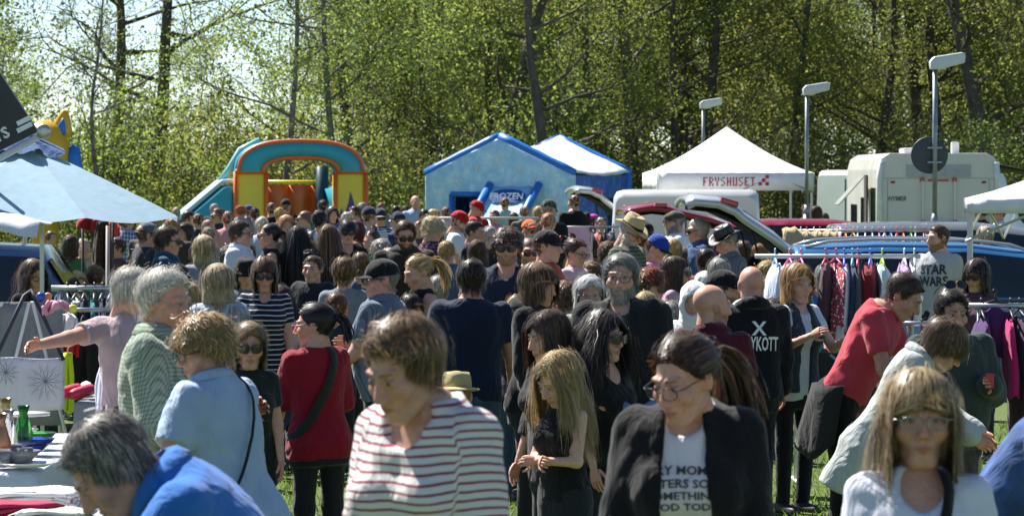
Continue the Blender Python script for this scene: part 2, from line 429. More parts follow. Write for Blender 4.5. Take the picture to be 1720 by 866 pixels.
def shrub_proto(key, seed, H, leafm, nleaf, size, label, wd=1.3):
    rs = np.random.RandomState(seed); mb = MB(); tips = []
    for i in range(11):
        a = rs.uniform(0, 6.28); p = Vector((rs.normal()*.25, rs.normal()*.25, -.05)); d = Vector((math.cos(a)*.25, math.sin(a)*.25, 1)).normalized(); q = [p.copy()]; L = H*rs.uniform(.6, 1.05)
        for k in range(7):
            d = (d+Vector((rs.normal()*.10, rs.normal()*.10, .03))).normalized(); p = p+d*L/7; q.append(p.copy())
            if k > 0: 
                for _ in range(3): tips.append((p+Vector((rs.normal()*.35*wd, rs.normal()*.35*wd, rs.normal()*.25)), d, L))
            if k > 2:
                e = (d+Vector(rs.normal(size=3))*.6).normalized(); mb.tube([p, p+e*.4, p+e*.8+Vector((0, 0, .1))], [.012, .008, .004], 4, False)
        mb.tube(q, [.035*(1-.8*k/7) for k in range(8)], 5, False)
    root = empty('sapling', (0, 0, 0), 0, label, 'tree', 'saplings at the edge of the wood')
    mb.build('stem', BIRCH, root, True); V, F = leaves(rs, tips, nleaf, .30, size, (.05, H*1.15)); mesh_obj('crown', V, F, leafm, root, smooth=False); TREES[key] = [root, False]
ZONES = [(-999, 60, 'at the far left'), (60, 300, 'behind the blue parasol'), (300, 480, 'left of the arch castle'), (480, 640, 'over the arch castle'), (640, 760, 'between the two castles'), (760, 960, 'over the blue castle'), (960, 1100, 'between castle and white tent'), (1100, 1300, 'over the white tent'), (1300, 1440, 'over the camper van'), (1440, 1600, 'over the motorhome'), (1600, 1740, 'over the right gazebo'), (1740, 9999, 'beyond the right edge')]
def plant(key, px, d, rz, sc=1.0, label=None):
    root, used = TREES[key]
    if not used: BASE[key] = root['label']
    if not label: label = BASE[key]+' '+[z[2] for z in ZONES if z[0] <= px < z[1]][0]+(', front row' if d < 106 else ', second row' if d < 113 else ', third row' if d < 122 else ', deep in the wood' if d < 150 else ', farthest row')
    o = root if not used else copy_tree(root)
    TREES[key][1] = True
    SEEN[label] = SEEN.get(label, 0)+1
    if SEEN[label] > 1: label = label+[', right one', ', next right', ', rightmost of these', ', past the rightmost'][min(3, SEEN[label]-2)]
    o.location = ((px-860)/FX*d, d, 0); o.rotation_euler = (0, 0, rz); o.scale = (sc, sc, sc)
    if label: o['label'] = label
    return o
def crossing(V): pass
tree_proto('oak', 3, 15, .22, LEAF[0], 12500, .38, .115, BARK, 'dark oak with thin olive leaves', limbs=13, low=.12)
tree_proto('oak2', 8, 16, .24, LEAF[2], 12500, .40, .115, BARK, 'dark oak with yellow green leaves', limbs=14, low=.16, lean=.02)
tree_proto('birch', 5, 14, .13, LEAF[1], 17000, .36, .112, BIRCH, 'bright green dense birch', limbs=17, low=.06, droop=.06)
tree_proto('birch2', 12, 15, .15, LEAF[1], 15000, .42, .115, BARK, 'tall fresh green tree', limbs=16, low=.08)
tree_proto('aspen', 21, 15, .15, LEAF[2], 14500, .42, .112, BARK, 'yellow green leafy tree', limbs=15, low=.08)
tree_proto('deep', 33, 15, .2, LEAF[3], 12500, .5, .135, BARK, 'dark green tree', limbs=15, low=.05)
tree_proto('bare', 44, 12, .20, LEAF[0], 2400, .32, .11, BARK, 'dark almost leafless oak with wide crooked limbs', limbs=15, low=.2, depth=3, twig=1.15)
tree_proto('thin', 55, 9, .075, LEAF[0], 900, .25, .11, BIRCH, 'slim grey bare twigged tree', limbs=16, low=.2, depth=2)
shrub_proto('shr', 61, 3.4, LEAF[2], 2600, .12, 'young yellow green sapling thicket')
shrub_proto('shr2', 62, 3.0, LEAF[0], 2600, .12, 'young olive green sapling thicket')
shrub_proto('shr3', 63, 4.6, LEAF[1], 3600, .12, 'tall fresh green sapling thicket', 1.6)
GAP = (-70, 540)        # columns where the sky shows high up
TL = []
trs = random.Random(7)
for d, step, kinds, j in ((104, 115, ('shr', 'shr2', 'shr', 'shr3'), 40), (109, 92, ('shr2', 'shr', 'shr2'), 30), (117, 100, ('shr3', 'shr', 'shr2'), 40)):
    px = -140
    while px < 1880:
        TL.append((trs.choice(kinds), px+trs.uniform(-j, j), d+trs.uniform(-2, 2), trs.uniform(.8, 1.25))); px += step
for d, step, kinds in ((108, 150, ('oak', 'birch2', 'aspen', 'thin')), (116, 135, ('birch2', 'aspen', 'oak2', 'aspen')), (127, 130, ('deep', 'aspen', 'birch2', 'oak')), (140, 130, ('deep', 'birch2', 'deep', 'aspen')), (156, 130, ('deep', 'deep', 'aspen')), (175, 125, ('deep', 'deep', 'birch2'))):
    px = -180
    while px < 1920:
        q = px+trs.uniform(-45, 45)
        if not (GAP[0] < q < GAP[1]): TL.append((trs.choice(kinds), q, d+trs.uniform(-4, 4), trs.uniform(.85, 1.15)))
        elif d > 120: TL.append((trs.choice(('shr3', 'shr2', 'shr')), q, d, trs.uniform(.75, 1.05)))
        px += step
# the trees the photograph singles out
NAMED = [('bare', 200, 113, .3, 1.2, 'dark straight oak trunk left of its twin, bare limbs before open sky'), ('bare', 266, 111, 2.1, 1.3, 'thickest dark oak trunk left of the arch castle, crooked limbs'),
         ('thin', 172, 100, 1.0, 1.05, 'slim pale bare tree in front of the two dark oaks'), ('birch', 470, 101, .4, .9, 'dense bright green birch above the arch castle, left one'), ('birch', 570, 102, 2.4, 1.0, 'dense bright green birch rising behind the arch castle, right one'),
         ('birch', 345, 116, 4.0, .45, 'small bright green birch left of the arch castle'), ('birch', 20, 108, 3.0, .50, 'low green birch behind the yellow inflatable'), ('birch2', -150, 104, 1.0, 1.0, 'leafy green tree at the far left edge'),
         ('oak', 925, 101, 4.24, .9, 'leaning dark oak right behind the blue castle roof'), ('oak2', 845, 106, 4.4, 1.0, 'dark oak over the left gable of the blue castle'), ('oak', 1058, 108, 5.2, 1.1, 'dark oak between the blue castle and the white tent'),
         ('oak2', 1130, 112, 2.9, 1.0, 'dark oak trunk above the white tent left slope'), ('oak', 1170, 109, .2, 1.0, 'dark oak just behind the shortest lamp post'), ('oak2', 1655, 106, .9, 1.2, 'broad dark oak behind the motorhome, right of the tallest lamp'), ('oak', 1560, 112, 3.3, 1.1, 'dark oak behind the round sign'), ('birch', 600, 120, 0.9, 1.0, 'tall dark stemmed tree right of the arch castle')]
for k, px, d, rz, sc, lb in NAMED: plant(k, px, d, rz, sc, lb)
for k, px, d, sc in sorted(TL, key=lambda q: q[1]): plant(k, px, d, trs.uniform(0, 6.28), sc)
for t_, _ in list(TREES.values()):
    if not _: pass

# ---------------------------------------------------------------- lettering
def lettering(text, size, M, mat, parent, name='lettering', proj=None, bold=0, spacing=1.0, shear=0, thick=.003, width=None):
    cu = bpy.data.curves.new('t', 'FONT'); cu.body = text; cu.size = size; cu.align_x = 'CENTER'; cu.align_y = 'CENTER'; cu.offset = bold; cu.space_character = spacing; cu.shear = shear; cu.resolution_u = 2; cu.extrude = thick if proj is None else 0
    ob = bpy.data.objects.new('t', cu); COL.objects.link(ob); dg = bpy.context.evaluated_depsgraph_get(); me = bpy.data.meshes.new_from_object(ob.evaluated_get(dg)); bpy.data.objects.remove(ob)
    bm = bmesh.new(); bm.from_mesh(me)
    if proj is not None:
        bmesh.ops.triangulate(bm, faces=bm.faces); 
        bmesh.ops.subdivide_edges(bm, edges=[e for e in bm.edges if e.calc_length() > size*.25], cuts=2)
    V = np.array([tuple(v.co) for v in bm.verts]); bm.verts.ensure_lookup_table(); F = [[v.index for v in f.verts] for f in bm.faces]; bm.free(); bpy.data.meshes.remove(me)
    if width: V[:, 0] *= width/(V[:, 0].max()-V[:, 0].min())
    P = [M @ Vector(p) for p in V.tolist()]
    if proj is not None: P = [proj(p) for p in P]
    return mesh_obj(name, np.array([tuple(p) for p in P]), F, mat, parent, smooth=False)
def facing(loc, yaw=0):
    "text plane standing upright and read from the -y side"
    return Matrix.Translation(loc) @ Matrix.Rotation(yaw, 4, 'Z') @ Matrix.Rotation(R(90), 4, 'X')

# ---------------------------------------------------------------- inflatables
def pvc(name, c, var=.1): return plain(name, srgb(c), .38, var=var, scale=1.2, bump=.25, bscale=3.0, spec=.5)
def print_mat(name, a, b, c):
    m, nt, bs = new_mat(name); tc = N(nt, 'ShaderNodeTexCoord'); n1 = N(nt, 'ShaderNodeTexNoise', i_Scale=3.2, i_Detail=8.0, i_Roughness=.7); nt.links.new(tc.outputs['Object'], n1.inputs['Vector'])
    vo = N(nt, 'ShaderNodeTexVoronoi', i_Scale=5.0); nt.links.new(tc.outputs['Object'], vo.inputs['Vector'])
    col = ramp(nt, n1.outputs[0], [(.32, srgb(a)), (.5, srgb(b)), (.66, srgb(c))]); col = mixrgb(nt, mth(nt, 'MULTIPLY', ramp(nt, vo.outputs[0], [(.05, (1,)*3), (.16, (0,)*3)]), .6), col, srgb('#e6f0f8'))
    nt.links.new(col, bs.inputs['Base Color']); bs.inputs['Roughness'].default_value = .4
    bp = N(nt, 'ShaderNodeBump', i_Strength=.3, i_Distance=.1); nt.links.new(n1.outputs[0], bp.inputs['Height']); nt.links.new(bp.outputs[0], bs.inputs['Normal']); return m
def puffy(mb_rows, name, mat, parent): m = MB(); m.grid(mb_rows); return m.build(name, mat, parent, True)

c1 = empty('bouncy_castle', ((503-860)/FX*92, 92, 0), R(9), 'orange and teal arch bouncy castle with yellow columns and a side slide', 'bouncy castle')
TEAL, ORG, YEL = pvc('pvc_teal', '#2a9ab0'), pvc('pvc_orange', '#e8682c'), pvc('pvc_yellow', '#f0d03c')
W2, CW, ZS, ZT = 1.68, .80, 2.30, 3.14
for sg in (-1, 1):
    m = MB(); x0, x1 = (sg*W2, sg*(W2-CW)) if sg < 0 else (sg*(W2-CW), sg*W2)
    m.box((x0, -.35, 0), (x1, .35, ZS)); m.build('column', YEL, c1, True, bevel=.12)
    for xx in (x0, x1): MB().tube([(xx, -.36, 0), (xx, -.36, ZS)], .05, 8).build('seam', ORG, c1, True)
    MB().tube([(x0, -.36, ZS), (x1, -.36, ZS)], .06, 8).build('seam', ORG, c1, True)
def arch_rows(yd, ro=1.0):
    rows = []
    for k in range(25):
        a = math.pi*k/24; co, si = math.cos(a), math.sin(a)
        ex = lambda v, p: math.copysign(abs(v)**p, v)
        po = (W2*ex(co, .75), ZS+(ZT-ZS)*ex(si, .8)); pi = ((W2-CW)*ex(co, .8), ZS+(.30)*ex(si, .9)); row = []
        for (u, yy) in ((0, -.3), (.12, -.42), (.5, -.5), (.88, -.42), (1, -.3), (1, .3), (.5, .42), (0, .3), (0, -.3)):
            row.append((po[0]+(pi[0]-po[0])*u, yy, po[1]+(pi[1]-po[1])*u))
        rows.append(row)
    return rows
ar = arch_rows(0); puffy(ar, 'arch', TEAL, c1)
MB().tube([(r_[1][0]*1.005, -.42, r_[1][2]+.01) for r_ in ar], .05, 8).build('seam', ORG, c1, True); MB().tube([(r_[3][0], -.44, r_[3][2]) for r_ in ar], .05, 8).build('seam', ORG, c1, True)
m = MB(); m.grid([[(x, 2.9-.10*math.cos((x+.9)*math.pi*3.4), z) for z in (0, .4, .8, 1.2, 1.6, 1.98)] for x in [-.98+1.96*k/40 for k in range(41)]]); m.build('back_wall', ORG, c1, True, solid=.25)
MB().tube([(-1, 2.78, 2.02), (1, 2.78, 2.0)], .07, 8).build('top_rim', YEL, c1, True)
for sg in (-1, 1):
    m = MB(); m.grid([[(sg*1.15+.08*math.sin(z*6), y, z) for z in (0, .5, 1, 1.5, 1.9)] for y in [0.3+2.6*k/12 for k in range(13)]]); m.build('side_wall', TEAL, c1, True, solid=.4)
MB().tube([(.85, 2.5, 0), (.85, 2.5, 2.45)], .17, 12).build('rear_post', pvc('pvc_dark_teal', '#123c44'), c1, True)
fl = MB(); fl.prism([(-.28, 0), (-.33, .35), (-.22, .62), (-.18, .4), (-.05, .75), (0, 1.05), (.10, .72), (.16, .5), (.24, .75), (.3, .4), (.28, 0)], 0, .01)
f_ = fl.build('flame_print', pvc('pvc_purple', '#4b2a86'), c1); f_.location = (1.28, -.37, .75)
sl_ = MB(); sl_.prism([(-3.6, 0), (-3.6, .55), (-1.95, 1.95), (-1.69, 1.95), (-1.69, 0)], -.3, 1.6); sl_.build('slide', TEAL, c1, True, bevel=.1)
sl2 = MB(); sl2.prism([(-3.62, .58), (-1.97, 1.98), (-1.69, 2.0), (-1.69, 2.12), (-2.02, 2.10), (-3.66, .72)], -.18, 1.5); sl2.build('slide_top', pvc('pvc_pale_blue', '#a9cfe0'), c1, True, bevel=.05)
sl3 = MB(); sl3.tube([(-2.02, .2, 2.05), (-1.80, .2, 2.35), (-1.5, .2, 2.85), (-1.0, .2, 3.1)], .09, 8); sl3.build('side_rib', pvc('pvc_pale_teal', '#8cc4cc'), c1, True)

c2 = empty('bouncy_castle', ((713-860)/FX*92, 92, 0), R(-20), 'pale blue gabled bouncy castle with white roof and a front slide', 'bouncy castle')
ICE, BLU, BLD, WHT = print_mat('pvc_ice_print', '#8ec6ea', '#b8def4', '#e6f4fb'), pvc('pvc_blue', '#2a74c9'), print_mat('pvc_side_print', '#20459c', '#2c5fb8', '#4a8ad0'), pvc('pvc_white', '#e9edf0')
CWd, CDp = 4.02, 4.6; EZ, AZ, AX = 2.22, 3.16, 2.0
m = MB(); m.prism([(0, 0), (.75, 0), (.75, 1.72), (1.52, 1.72), (1.52, 0), (CWd, 0), (CWd, EZ), (AX, AZ), (0, EZ)], 0, .35); m.build('front_wall', ICE, c2, True, bevel=.05)
m = MB(); m.prism([(.35, 0), (CDp-1.6, 0), (CDp-1.6, 1.6), (CDp-.7, 1.6), (CDp-.7, 0), (CDp, 0), (CDp, EZ), (.35, EZ)], CWd-.35, CWd-.02, 'x'); m.build('side_wall', BLD, c2, True, bevel=.05)
m = MB(); m.box((0.02, .36, 0), (.35, CDp, EZ-.02)); m.build('side_wall', BLD, c2, True)
m = MB(); m.prism([(0, 0), (CWd, 0), (CWd, EZ), (AX, AZ), (0, EZ)], CDp, CDp+.3); m.build('rear_wall', BLU, c2, True)
for yy in (.16, CDp+.15):
    for e0, e1 in (((0, EZ), (AX, AZ)), ((AX, AZ), (CWd, EZ))):
        pt = [Vector((e0[0]+(e1[0]-e0[0])*k/6, yy, e0[1]+(e1[1]-e0[1])*k/6+.02)) for k in range(7)]
        MB().tube(pt, [.14+.012*math.sin(k*3) for k in range(7)], 10).build('roof_tube', BLU, c2, True)
for x0, z0, x1, z1 in ((0, EZ, AX, AZ), (AX, AZ, CWd, EZ)):
    rows = []
    for i in range(13):
        t = i/12; rows.append([(x0+(x1-x0)*j/10, .25+(CDp-.2)*t, z0+(z1-z0)*j/10+.08-.30*math.sin(math.pi*t)*math.sin(math.pi*(j/10*.5+(0 if x0 else 0.5) if False else .5))*(.3+.7*(j/10 if x0 == 0 else 1-j/10))+.012*math.sin(i*2.1+j)) for j in range(11)])
    m = MB(); m.grid(rows); m.build('roof_sheet', WHT, c2, True, solid=.04)
for xx in (.75, 1.52): MB().tube([(xx, -.02, 0), (xx, -.02, 1.72)], .07, 8).build('door_seam', BLU, c2, True)
MB().tube([(.75, -.02, 1.72), (1.52, -.02, 1.72)], .07, 8).build('door_seam', BLU, c2, True)
MB().tube([(1.12, .6, 0), (1.12, .6, 1.7)], .12, 8).build('inner_post', BLU, c2, True)
m = MB(); m.grid([[(1.75+1.25*i/8, -1.5+1.5*t-.0, .50+1.38*t+.02*math.sin(i*2)) for t in [k/8 for k in range(9)]] for i in range(9)]); m.build('slide', pvc('pvc_ice_pale', '#9fd0e8'), c2, True, solid=.1)
for xx in (1.72, 3.05): MB().tube([(xx-.22 if xx < 2 else xx, -1.55, .60), (xx, -.7, 1.38), (xx+.1, -.05, 1.98)], .10, 10).build('slide_tube', BLU, c2, True)
ov = MB(); ov.add([(2.42+.5*math.cos(a), -.36-.0+.42*.0+.06*math.sin(a)*2.2-.05, 1.67+.19*math.sin(a)) for a in [2*math.pi*k/24 for k in range(24)]], [list(range(24))]); ov.build('badge', plain('print_navy', srgb('#1e4c96'), .4), c2)
for cx_, cz_, r_ in ((.9, 2.05, .16), (2.0, 2.62, .24), (3.1, 2.08, .15), (.38, 1.35, .17), (3.62, 1.55, .18), (1.45, 2.42, .11), (2.6, 2.36, .12), (3.55, .8, .13), (.36, .6, .12)):
    m = MB()
    for k in range(6):
        a = math.pi*k/3+.2; m.tube([(cx_, -.012, cz_), (cx_+r_*math.cos(a), -.012, cz_+r_*math.sin(a))], .014, 4)
        for t in (.55, .8):
            for q in (-.7, .7): m.tube([(cx_+r_*t*math.cos(a), -.012, cz_+r_*t*math.sin(a)), (cx_+r_*t*math.cos(a)+r_*.22*math.cos(a+q), -.012, cz_+r_*t*math.sin(a)+r_*.22*math.sin(a+q))], .010, 4)
    m.build('snowflake_print', plain('print_frost', (.78, .84, .9), .5), c2)
lettering('FROZEN', .24, facing((2.42, -.47, 1.67)) @ Matrix.Rotation(R(-20), 4, 'X'), plain('print_white', (.8, .82, .85), .5), c2, bold=.006)

c3 = empty('bouncy_castle', ((88-860)/FX*96, 96, 0), 0, 'yellow inflatable with a pointed blue lined ear behind the black lid', 'bouncy castle')
m = MB(); m.lathe([(.3, 0), (.34, .1), (.38, 1.5), (.66, 2.6), (.66, 3.0), (.5, 3.45), (.25, 3.65), (.02, 3.7)], 20, Matrix.Translation((-.2, 0, 0))); m.build('head', pvc('pvc_yellow2', '#d9a51c'), c3, True)
m = MB(); m.lathe([(.02, 0), (.33, .05), (.27, .3), (.17, .55), (.10, .72), (.02, .76)], 14, Matrix.Translation((.22, 0, 3.22)) @ Matrix.Rotation(R(10), 4, 'Y'), 1, .6); e_ = m.build('ear', pvc('pvc_yellow2', '#d9a51c'), c3, True)
m = MB(); m.lathe([(.01, 0), (.15, .02), (.11, .25), (.01, .48)], 12, Matrix.Translation((.24, -.17, 3.28)) @ Matrix.Rotation(R(10), 4, 'Y'), 1, .4); m.build('ear_lining', BLU, e_, True)
m = MB(); m.tube([(.2, .1, 1.2), (.5, .1, 1.6), (.62, .1, 2.1), (.52, .1, 2.7), (.62, .1, 3.0)], [.25, .3, .26, .24, .12], 12); m.build('arm', BLU, c3, True)

# ---------------------------------------------------------------- tents and parasols
TENT = cloth('#f4f4f4', thin=.18); ALU = plain('aluminium', (.45, .46, .47), .35, .8)
def gazebo(root, W, D, ez, az, vz, fabric, legs=((0, 0), (1, 0), (0, 1), (1, 1)), sag=.06):
    cx, cy = W/2, D/2; cor = [(0, 0), (W, 0), (W, D), (0, D)]
    for i in range(4):
        a, b = cor[i], cor[(i+1) % 4]; rows = []
        for k in range(9):
            t = k/8; rows.append([(a[0]+(b[0]-a[0])*u+(cx-a[0]-(b[0]-a[0])*u)*t, a[1]+(b[1]-a[1])*u+(cy-a[1]-(b[1]-a[1])*u)*t, ez+(az-ez)*(t**1.18)-sag*math.sin(math.pi*t)*(1-.5*abs(2*u-1))) for u in [j/10 for j in range(11)]])
        m = MB(); m.grid(rows); m.build('roof_panel', fabric, root, True)
        nx, ny = (b[1]-a[1])/max(W, D), -(b[0]-a[0])/max(W, D)
        m = MB(); m.grid([[(a[0]+(b[0]-a[0])*u+nx*.012+nx*.012*math.sin(u*19)*(1-z_), a[1]+(b[1]-a[1])*u+ny*.012+ny*.012*math.sin(u*19)*(1-z_), vz+(ez-vz)*z_) for z_ in (0, .5, 1)] for u in [j/16 for j in range(17)]]); m.build('valance', fabric, root, True, solid=.004)
    for lx, ly in legs:
        x, y = lx*W+(.03 if not lx else -.03), ly*D+(.03 if not ly else -.03); MB().box((x-.02, y-.02, 0), (x+.02, y+.02, ez-.02)).build('leg', ALU, root)
    for a, b in ((0, 1), (1, 2), (2, 3), (3, 0)):
        A, B = cor[a], cor[b]; m = MB(); n = 4
        for k in range(n):
            p0 = (A[0]+(B[0]-A[0])*k/n, A[1]+(B[1]-A[1])*k/n); p1 = (A[0]+(B[0]-A[0])*(k+1)/n, A[1]+(B[1]-A[1])*(k+1)/n)
            m.tube([(*p0, ez-.05 if k % 2 else ez-.35), (*p1, ez-.35 if k % 2 else ez-.05)], .012, 5)
        m.build('truss', ALU, root)
t1 = empty('market_tent', ((1105-860)/FX*63, 63, 0), R(3), 'white pop up tent with red dotted lettering on its valance', 'tent')
gazebo(t1, 2.76, 2.9, 2.235, 3.07, 1.92, TENT)
DOT = {'F': '111 100 100 110 100 100 100', 'R': '110 101 101 110 110 101 101', 'Y': '101 101 101 010 010 010 010', 'S': '011 100 100 010 001 001 110', 'H': '101 101 101 111 101 101 101', 'U': '101 101 101 101 101 101 111', 'E': '111 100 100 110 100 100 111', 'T': '111 010 010 010 010 010 010'}
RED = plain('print_red', srgb('#a01c3c'), .6)
x = .80; u_ = .0262
for ch in 'FRYSHUSET':
    m = MB()
    for r_, row in enumerate(DOT[ch].split()):
        for c_, v_ in enumerate(row):
            if v_ == '1': m.box((x+c_*u_, -.030, 2.155-r_*u_*.86-u_*.78), (x+c_*u_+u_*.86, -.026, 2.155-r_*u_*.86))
    x += u_*4.0; m.build('letter', RED, t1)
m = MB(); q_ = .062
for r_, c_ in ((0, 2), (1, 1), (2, 0), (2, 2)): m.box((x+.035+c_*q_, -.030, 2.195-(r_+1)*q_), (x+.035+c_*q_+q_*.97, -.026, 2.195-r_*q_-.002))
m.build('logo', RED, t1)
t2 = empty('market_tent', ((1622-860)/FX*29, 29, 0), R(-20), 'white market gazebo cut by the right edge, one corner on grey poles', 'tent')
gazebo(t2, 2.9, 2.9, 1.985, 2.75, 1.86, cloth('#eef0f2', thin=.15))

def parasol(px, py_top, py_rim, d, rad, col, cap, label, n=8, rot=0, bow=.10):
    ap = at(px, py_top, d); zr = at(px, py_rim, d).z; root = empty('parasol', (ap.x, ap.y, 0), rot, label, 'parasol')
    fm = cloth(col, thin=.35); H_ = ap.z
    for i in range(n):
        a0, a1 = 2*math.pi*i/n, 2*math.pi*(i+1)/n; rows = []
        for k in range(9):
            t = .06+.94*k/8; row = []
            for j in range(7):
                u = j/6; x = (math.cos(a0)*(1-u)+math.cos(a1)*u)*rad*t; y = (math.sin(a0)*(1-u)+math.sin(a1)*u)*rad*t; row.append((x, y, H_-(H_-zr)*(t**1.12)-.05*math.sin(math.pi*u)*t*t))
            rows.append(row)
        m = MB(); m.grid(rows); m.build('panel', fm, root, True)
        MB().tube([(0, 0, H_-.03), (math.cos(a0)*rad*.98, math.sin(a0)*rad*.98, zr+.0)], .008, 5).build('rib', ALU, root)
        m = MB(); m.grid([[((math.cos(a0)*(1-u)+math.cos(a1)*u)*rad*1.003, (math.sin(a0)*(1-u)+math.sin(a1)*u)*rad*1.003, zr-.05*math.sin(math.pi*u)-dz) for dz in (0.002, .085)] for u in [j/6 for j in range(7)]]); m.build('valance', cloth(cap), root, True) if cap and i in (0, 1, 2, 7) and False else None
    if cap:
        m = MB(); rows = []
        for k in range(6):
            t = k/5; rows.append([((.03+.30*t)*math.cos(a)*(1+.16*math.sin(a*7+t)), (.03+.30*t)*math.sin(a)*(1+.16*math.sin(a*7+t)), H_+.085-.16*t+.028*math.sin(a*7)*t+.02*math.sin(a*3+1)) for a in [2*math.pi*j/48 for j in range(49)]])
        m.grid(rows); m.build('vent_cap', cloth(cap), root, True)
    MB().tube([(0, 0, 0), (0, 0, H_)], .02, 8).build('pole', ALU, root); MB().lathe([(.25, 0), (.25, .05), (.06, .08), (.04, .25), (.02, .26)], 16).build('base', plain('concrete', (.3, .3, .3), .9), root, True)
    return root
parasol(42, 243, 363, 31, 1.42, '#b4d4e8', '#2c5486', 'large pale blue parasol with a dark blue gathered cap', 8, R(22.5+6))
r_ = empty('canopy', at(10, 372, 26)*1.0, 0, 'low white canopy flap under the blue parasol at the left edge', 'canopy'); r_.location.z = 0
m = MB(); zc = at(0, 360, 26).z; m.grid([[(-.75+1.0*i/8, -.2+.9*j/6, zc+.02-.09*(i/8)**3-.012*math.sin(i*2+j)-(.10 if j == 0 else 0)) for j in range(7)] for i in range(9)]); m.build('sheet', cloth('#e8eaee', thin=.1), r_, True, solid=.006)
for x in (-.72, .22): MB().box((x-.015, .3, 0), (x+.015, .33, zc-.08)).build('leg', ALU, r_)
p_ = empty('pole', ((179-860)/FX*27.5, 27.5, 0), 0, 'thin pale upright pole under the rim of the blue parasol', 'pole'); MB().tube([(0, 0, .03), (.01, 0, 1.78)], .016, 8).build('tube', plain('pale_wood', (.42, .36, .32), .6), p_, True); MB().lathe([(.12, 0), (.12, .03), (.02, .05), (.018, .12)], 12).build('foot', plain('iron', (.05, .05, .05), .6), p_)

# ---------------------------------------------------------------- lamp posts and sign
def lamp_post(px, d, label):
    x = (px-860)/FX*d; root = empty('lamp_post', (x, d, 0), 0, label, 'lamp post', 'grey lamp posts'); Z = 3.52
    MB().tube([(0, 0, 0), (0, 0, .95), (0, 0, 1.55)], [.062, .062, .058], 14).build('lower_tube', GALV, root, True); MB().lathe([(.058, 1.55), (.05, 1.62), (.032, 1.70)], 14).build('collar', GALV, root, True)
    MB().tube([(0, 0, 1.65), (0, 0, Z)], .031, 12).build('pole', GALV, root, True)
    m = MB(); m.prism([(-.06, -.03), (-.07, .07), (-.02, .13), (.33, .185), (.37, .15), (.36, .05), (.16, .0), (.10, -.03)], -.10, .10); o = m.build('lamp_head', plain('lamp_shell', (.62, .63, .63), .4), root, True, bevel=.018); o.location = (0, 0, Z)
    m = MB(); m.prism([(.13, .012), (.34, .06), (.335, .075), (.13, .03)], -.08, .08); q = m.build('diffuser', plain('lamp_glass', (.35, .36, .36), .2), root, True); q.location = (0, 0, Z)
    return root
GALV = plain('galvanised', (.27, .29, .30), .45, .6, var=.25, scale=5)
l1 = lamp_post(1570, 44.5, 'nearest and tallest looking lamp post, carrying the round sign'); lamp_post(1355, 58.3, 'middle lamp post rising right of the white tent'); lamp_post(1181, 69.8, 'farthest lamp post, half hidden behind the white tent')
sg_ = empty('road_sign', (l1.location.x-.062, 44.5+.05, 2.08+(303-256)/134.8), 0, 'round dark road sign seen from behind on the nearest lamp post', 'sign')
MB().lathe([(.01, -.004), (.226, -.004), (.232, 0), (.226, .004), (.01, .004)], 40, Matrix.Rotation(R(90), 4, 'X')).build('disc', plain('sign_back', (.055, .065, .065), .5), sg_, True)
for z in (-.09, .09): MB().box((-.03, -.085, z-.012), (.15, -.004, z+.012)).build('clamp', GALV, sg_)
# ---------------------------------------------------------------- vehicles
RUB = plain('tyre_rubber', (.02, .02, .02), .85); RIM = plain('rim_alloy', (.35, .36, .37), .35, .8); BLK = plain('black_trim', (.015, .015, .017), .5); GLS = glass_mat('car_glass', (.012, .018, .022), .05); INT = plain('car_interior', (.025, .025, .027), .9)
TAIL = plain('tail_light', (.35, .01, .015), .25, coat=.5)
def paint(name, c): return plain(name, srgb(c), .32, .25, var=.06, scale=2, coat=.8)
def wheel(root, x, y, r=.32):
    wr = MB(); wr.lathe([(.17, -.10), (r*.9, -.10), (r, -.07), (r, .07), (r*.9, .10), (.17, .10)], 28, Matrix.Translation((x, y, r)) @ Matrix.Rotation(R(90), 4, 'X')); o = wr.build('wheel', RUB, root, True)
    m = MB(); m.lathe([(.02, -.085), (.19, -.06), (.205, -.102), (.205, .102), (.19, .06), (.02, .085)], 28, Matrix.Translation((x, y, r)) @ Matrix.Rotation(R(90), 4, 'X')); m.build('rim', RIM, o, True)
    m = MB()
    for k in range(5):
        a = 2*math.pi*k/5; sg = -1 if y < 0 else 1; m.tube([(x, y+sg*.095, r), (x+.19*math.cos(a), y+sg*.09, r+.19*math.sin(a))], .022, 5)
    m.build('spokes', RIM, o, True)
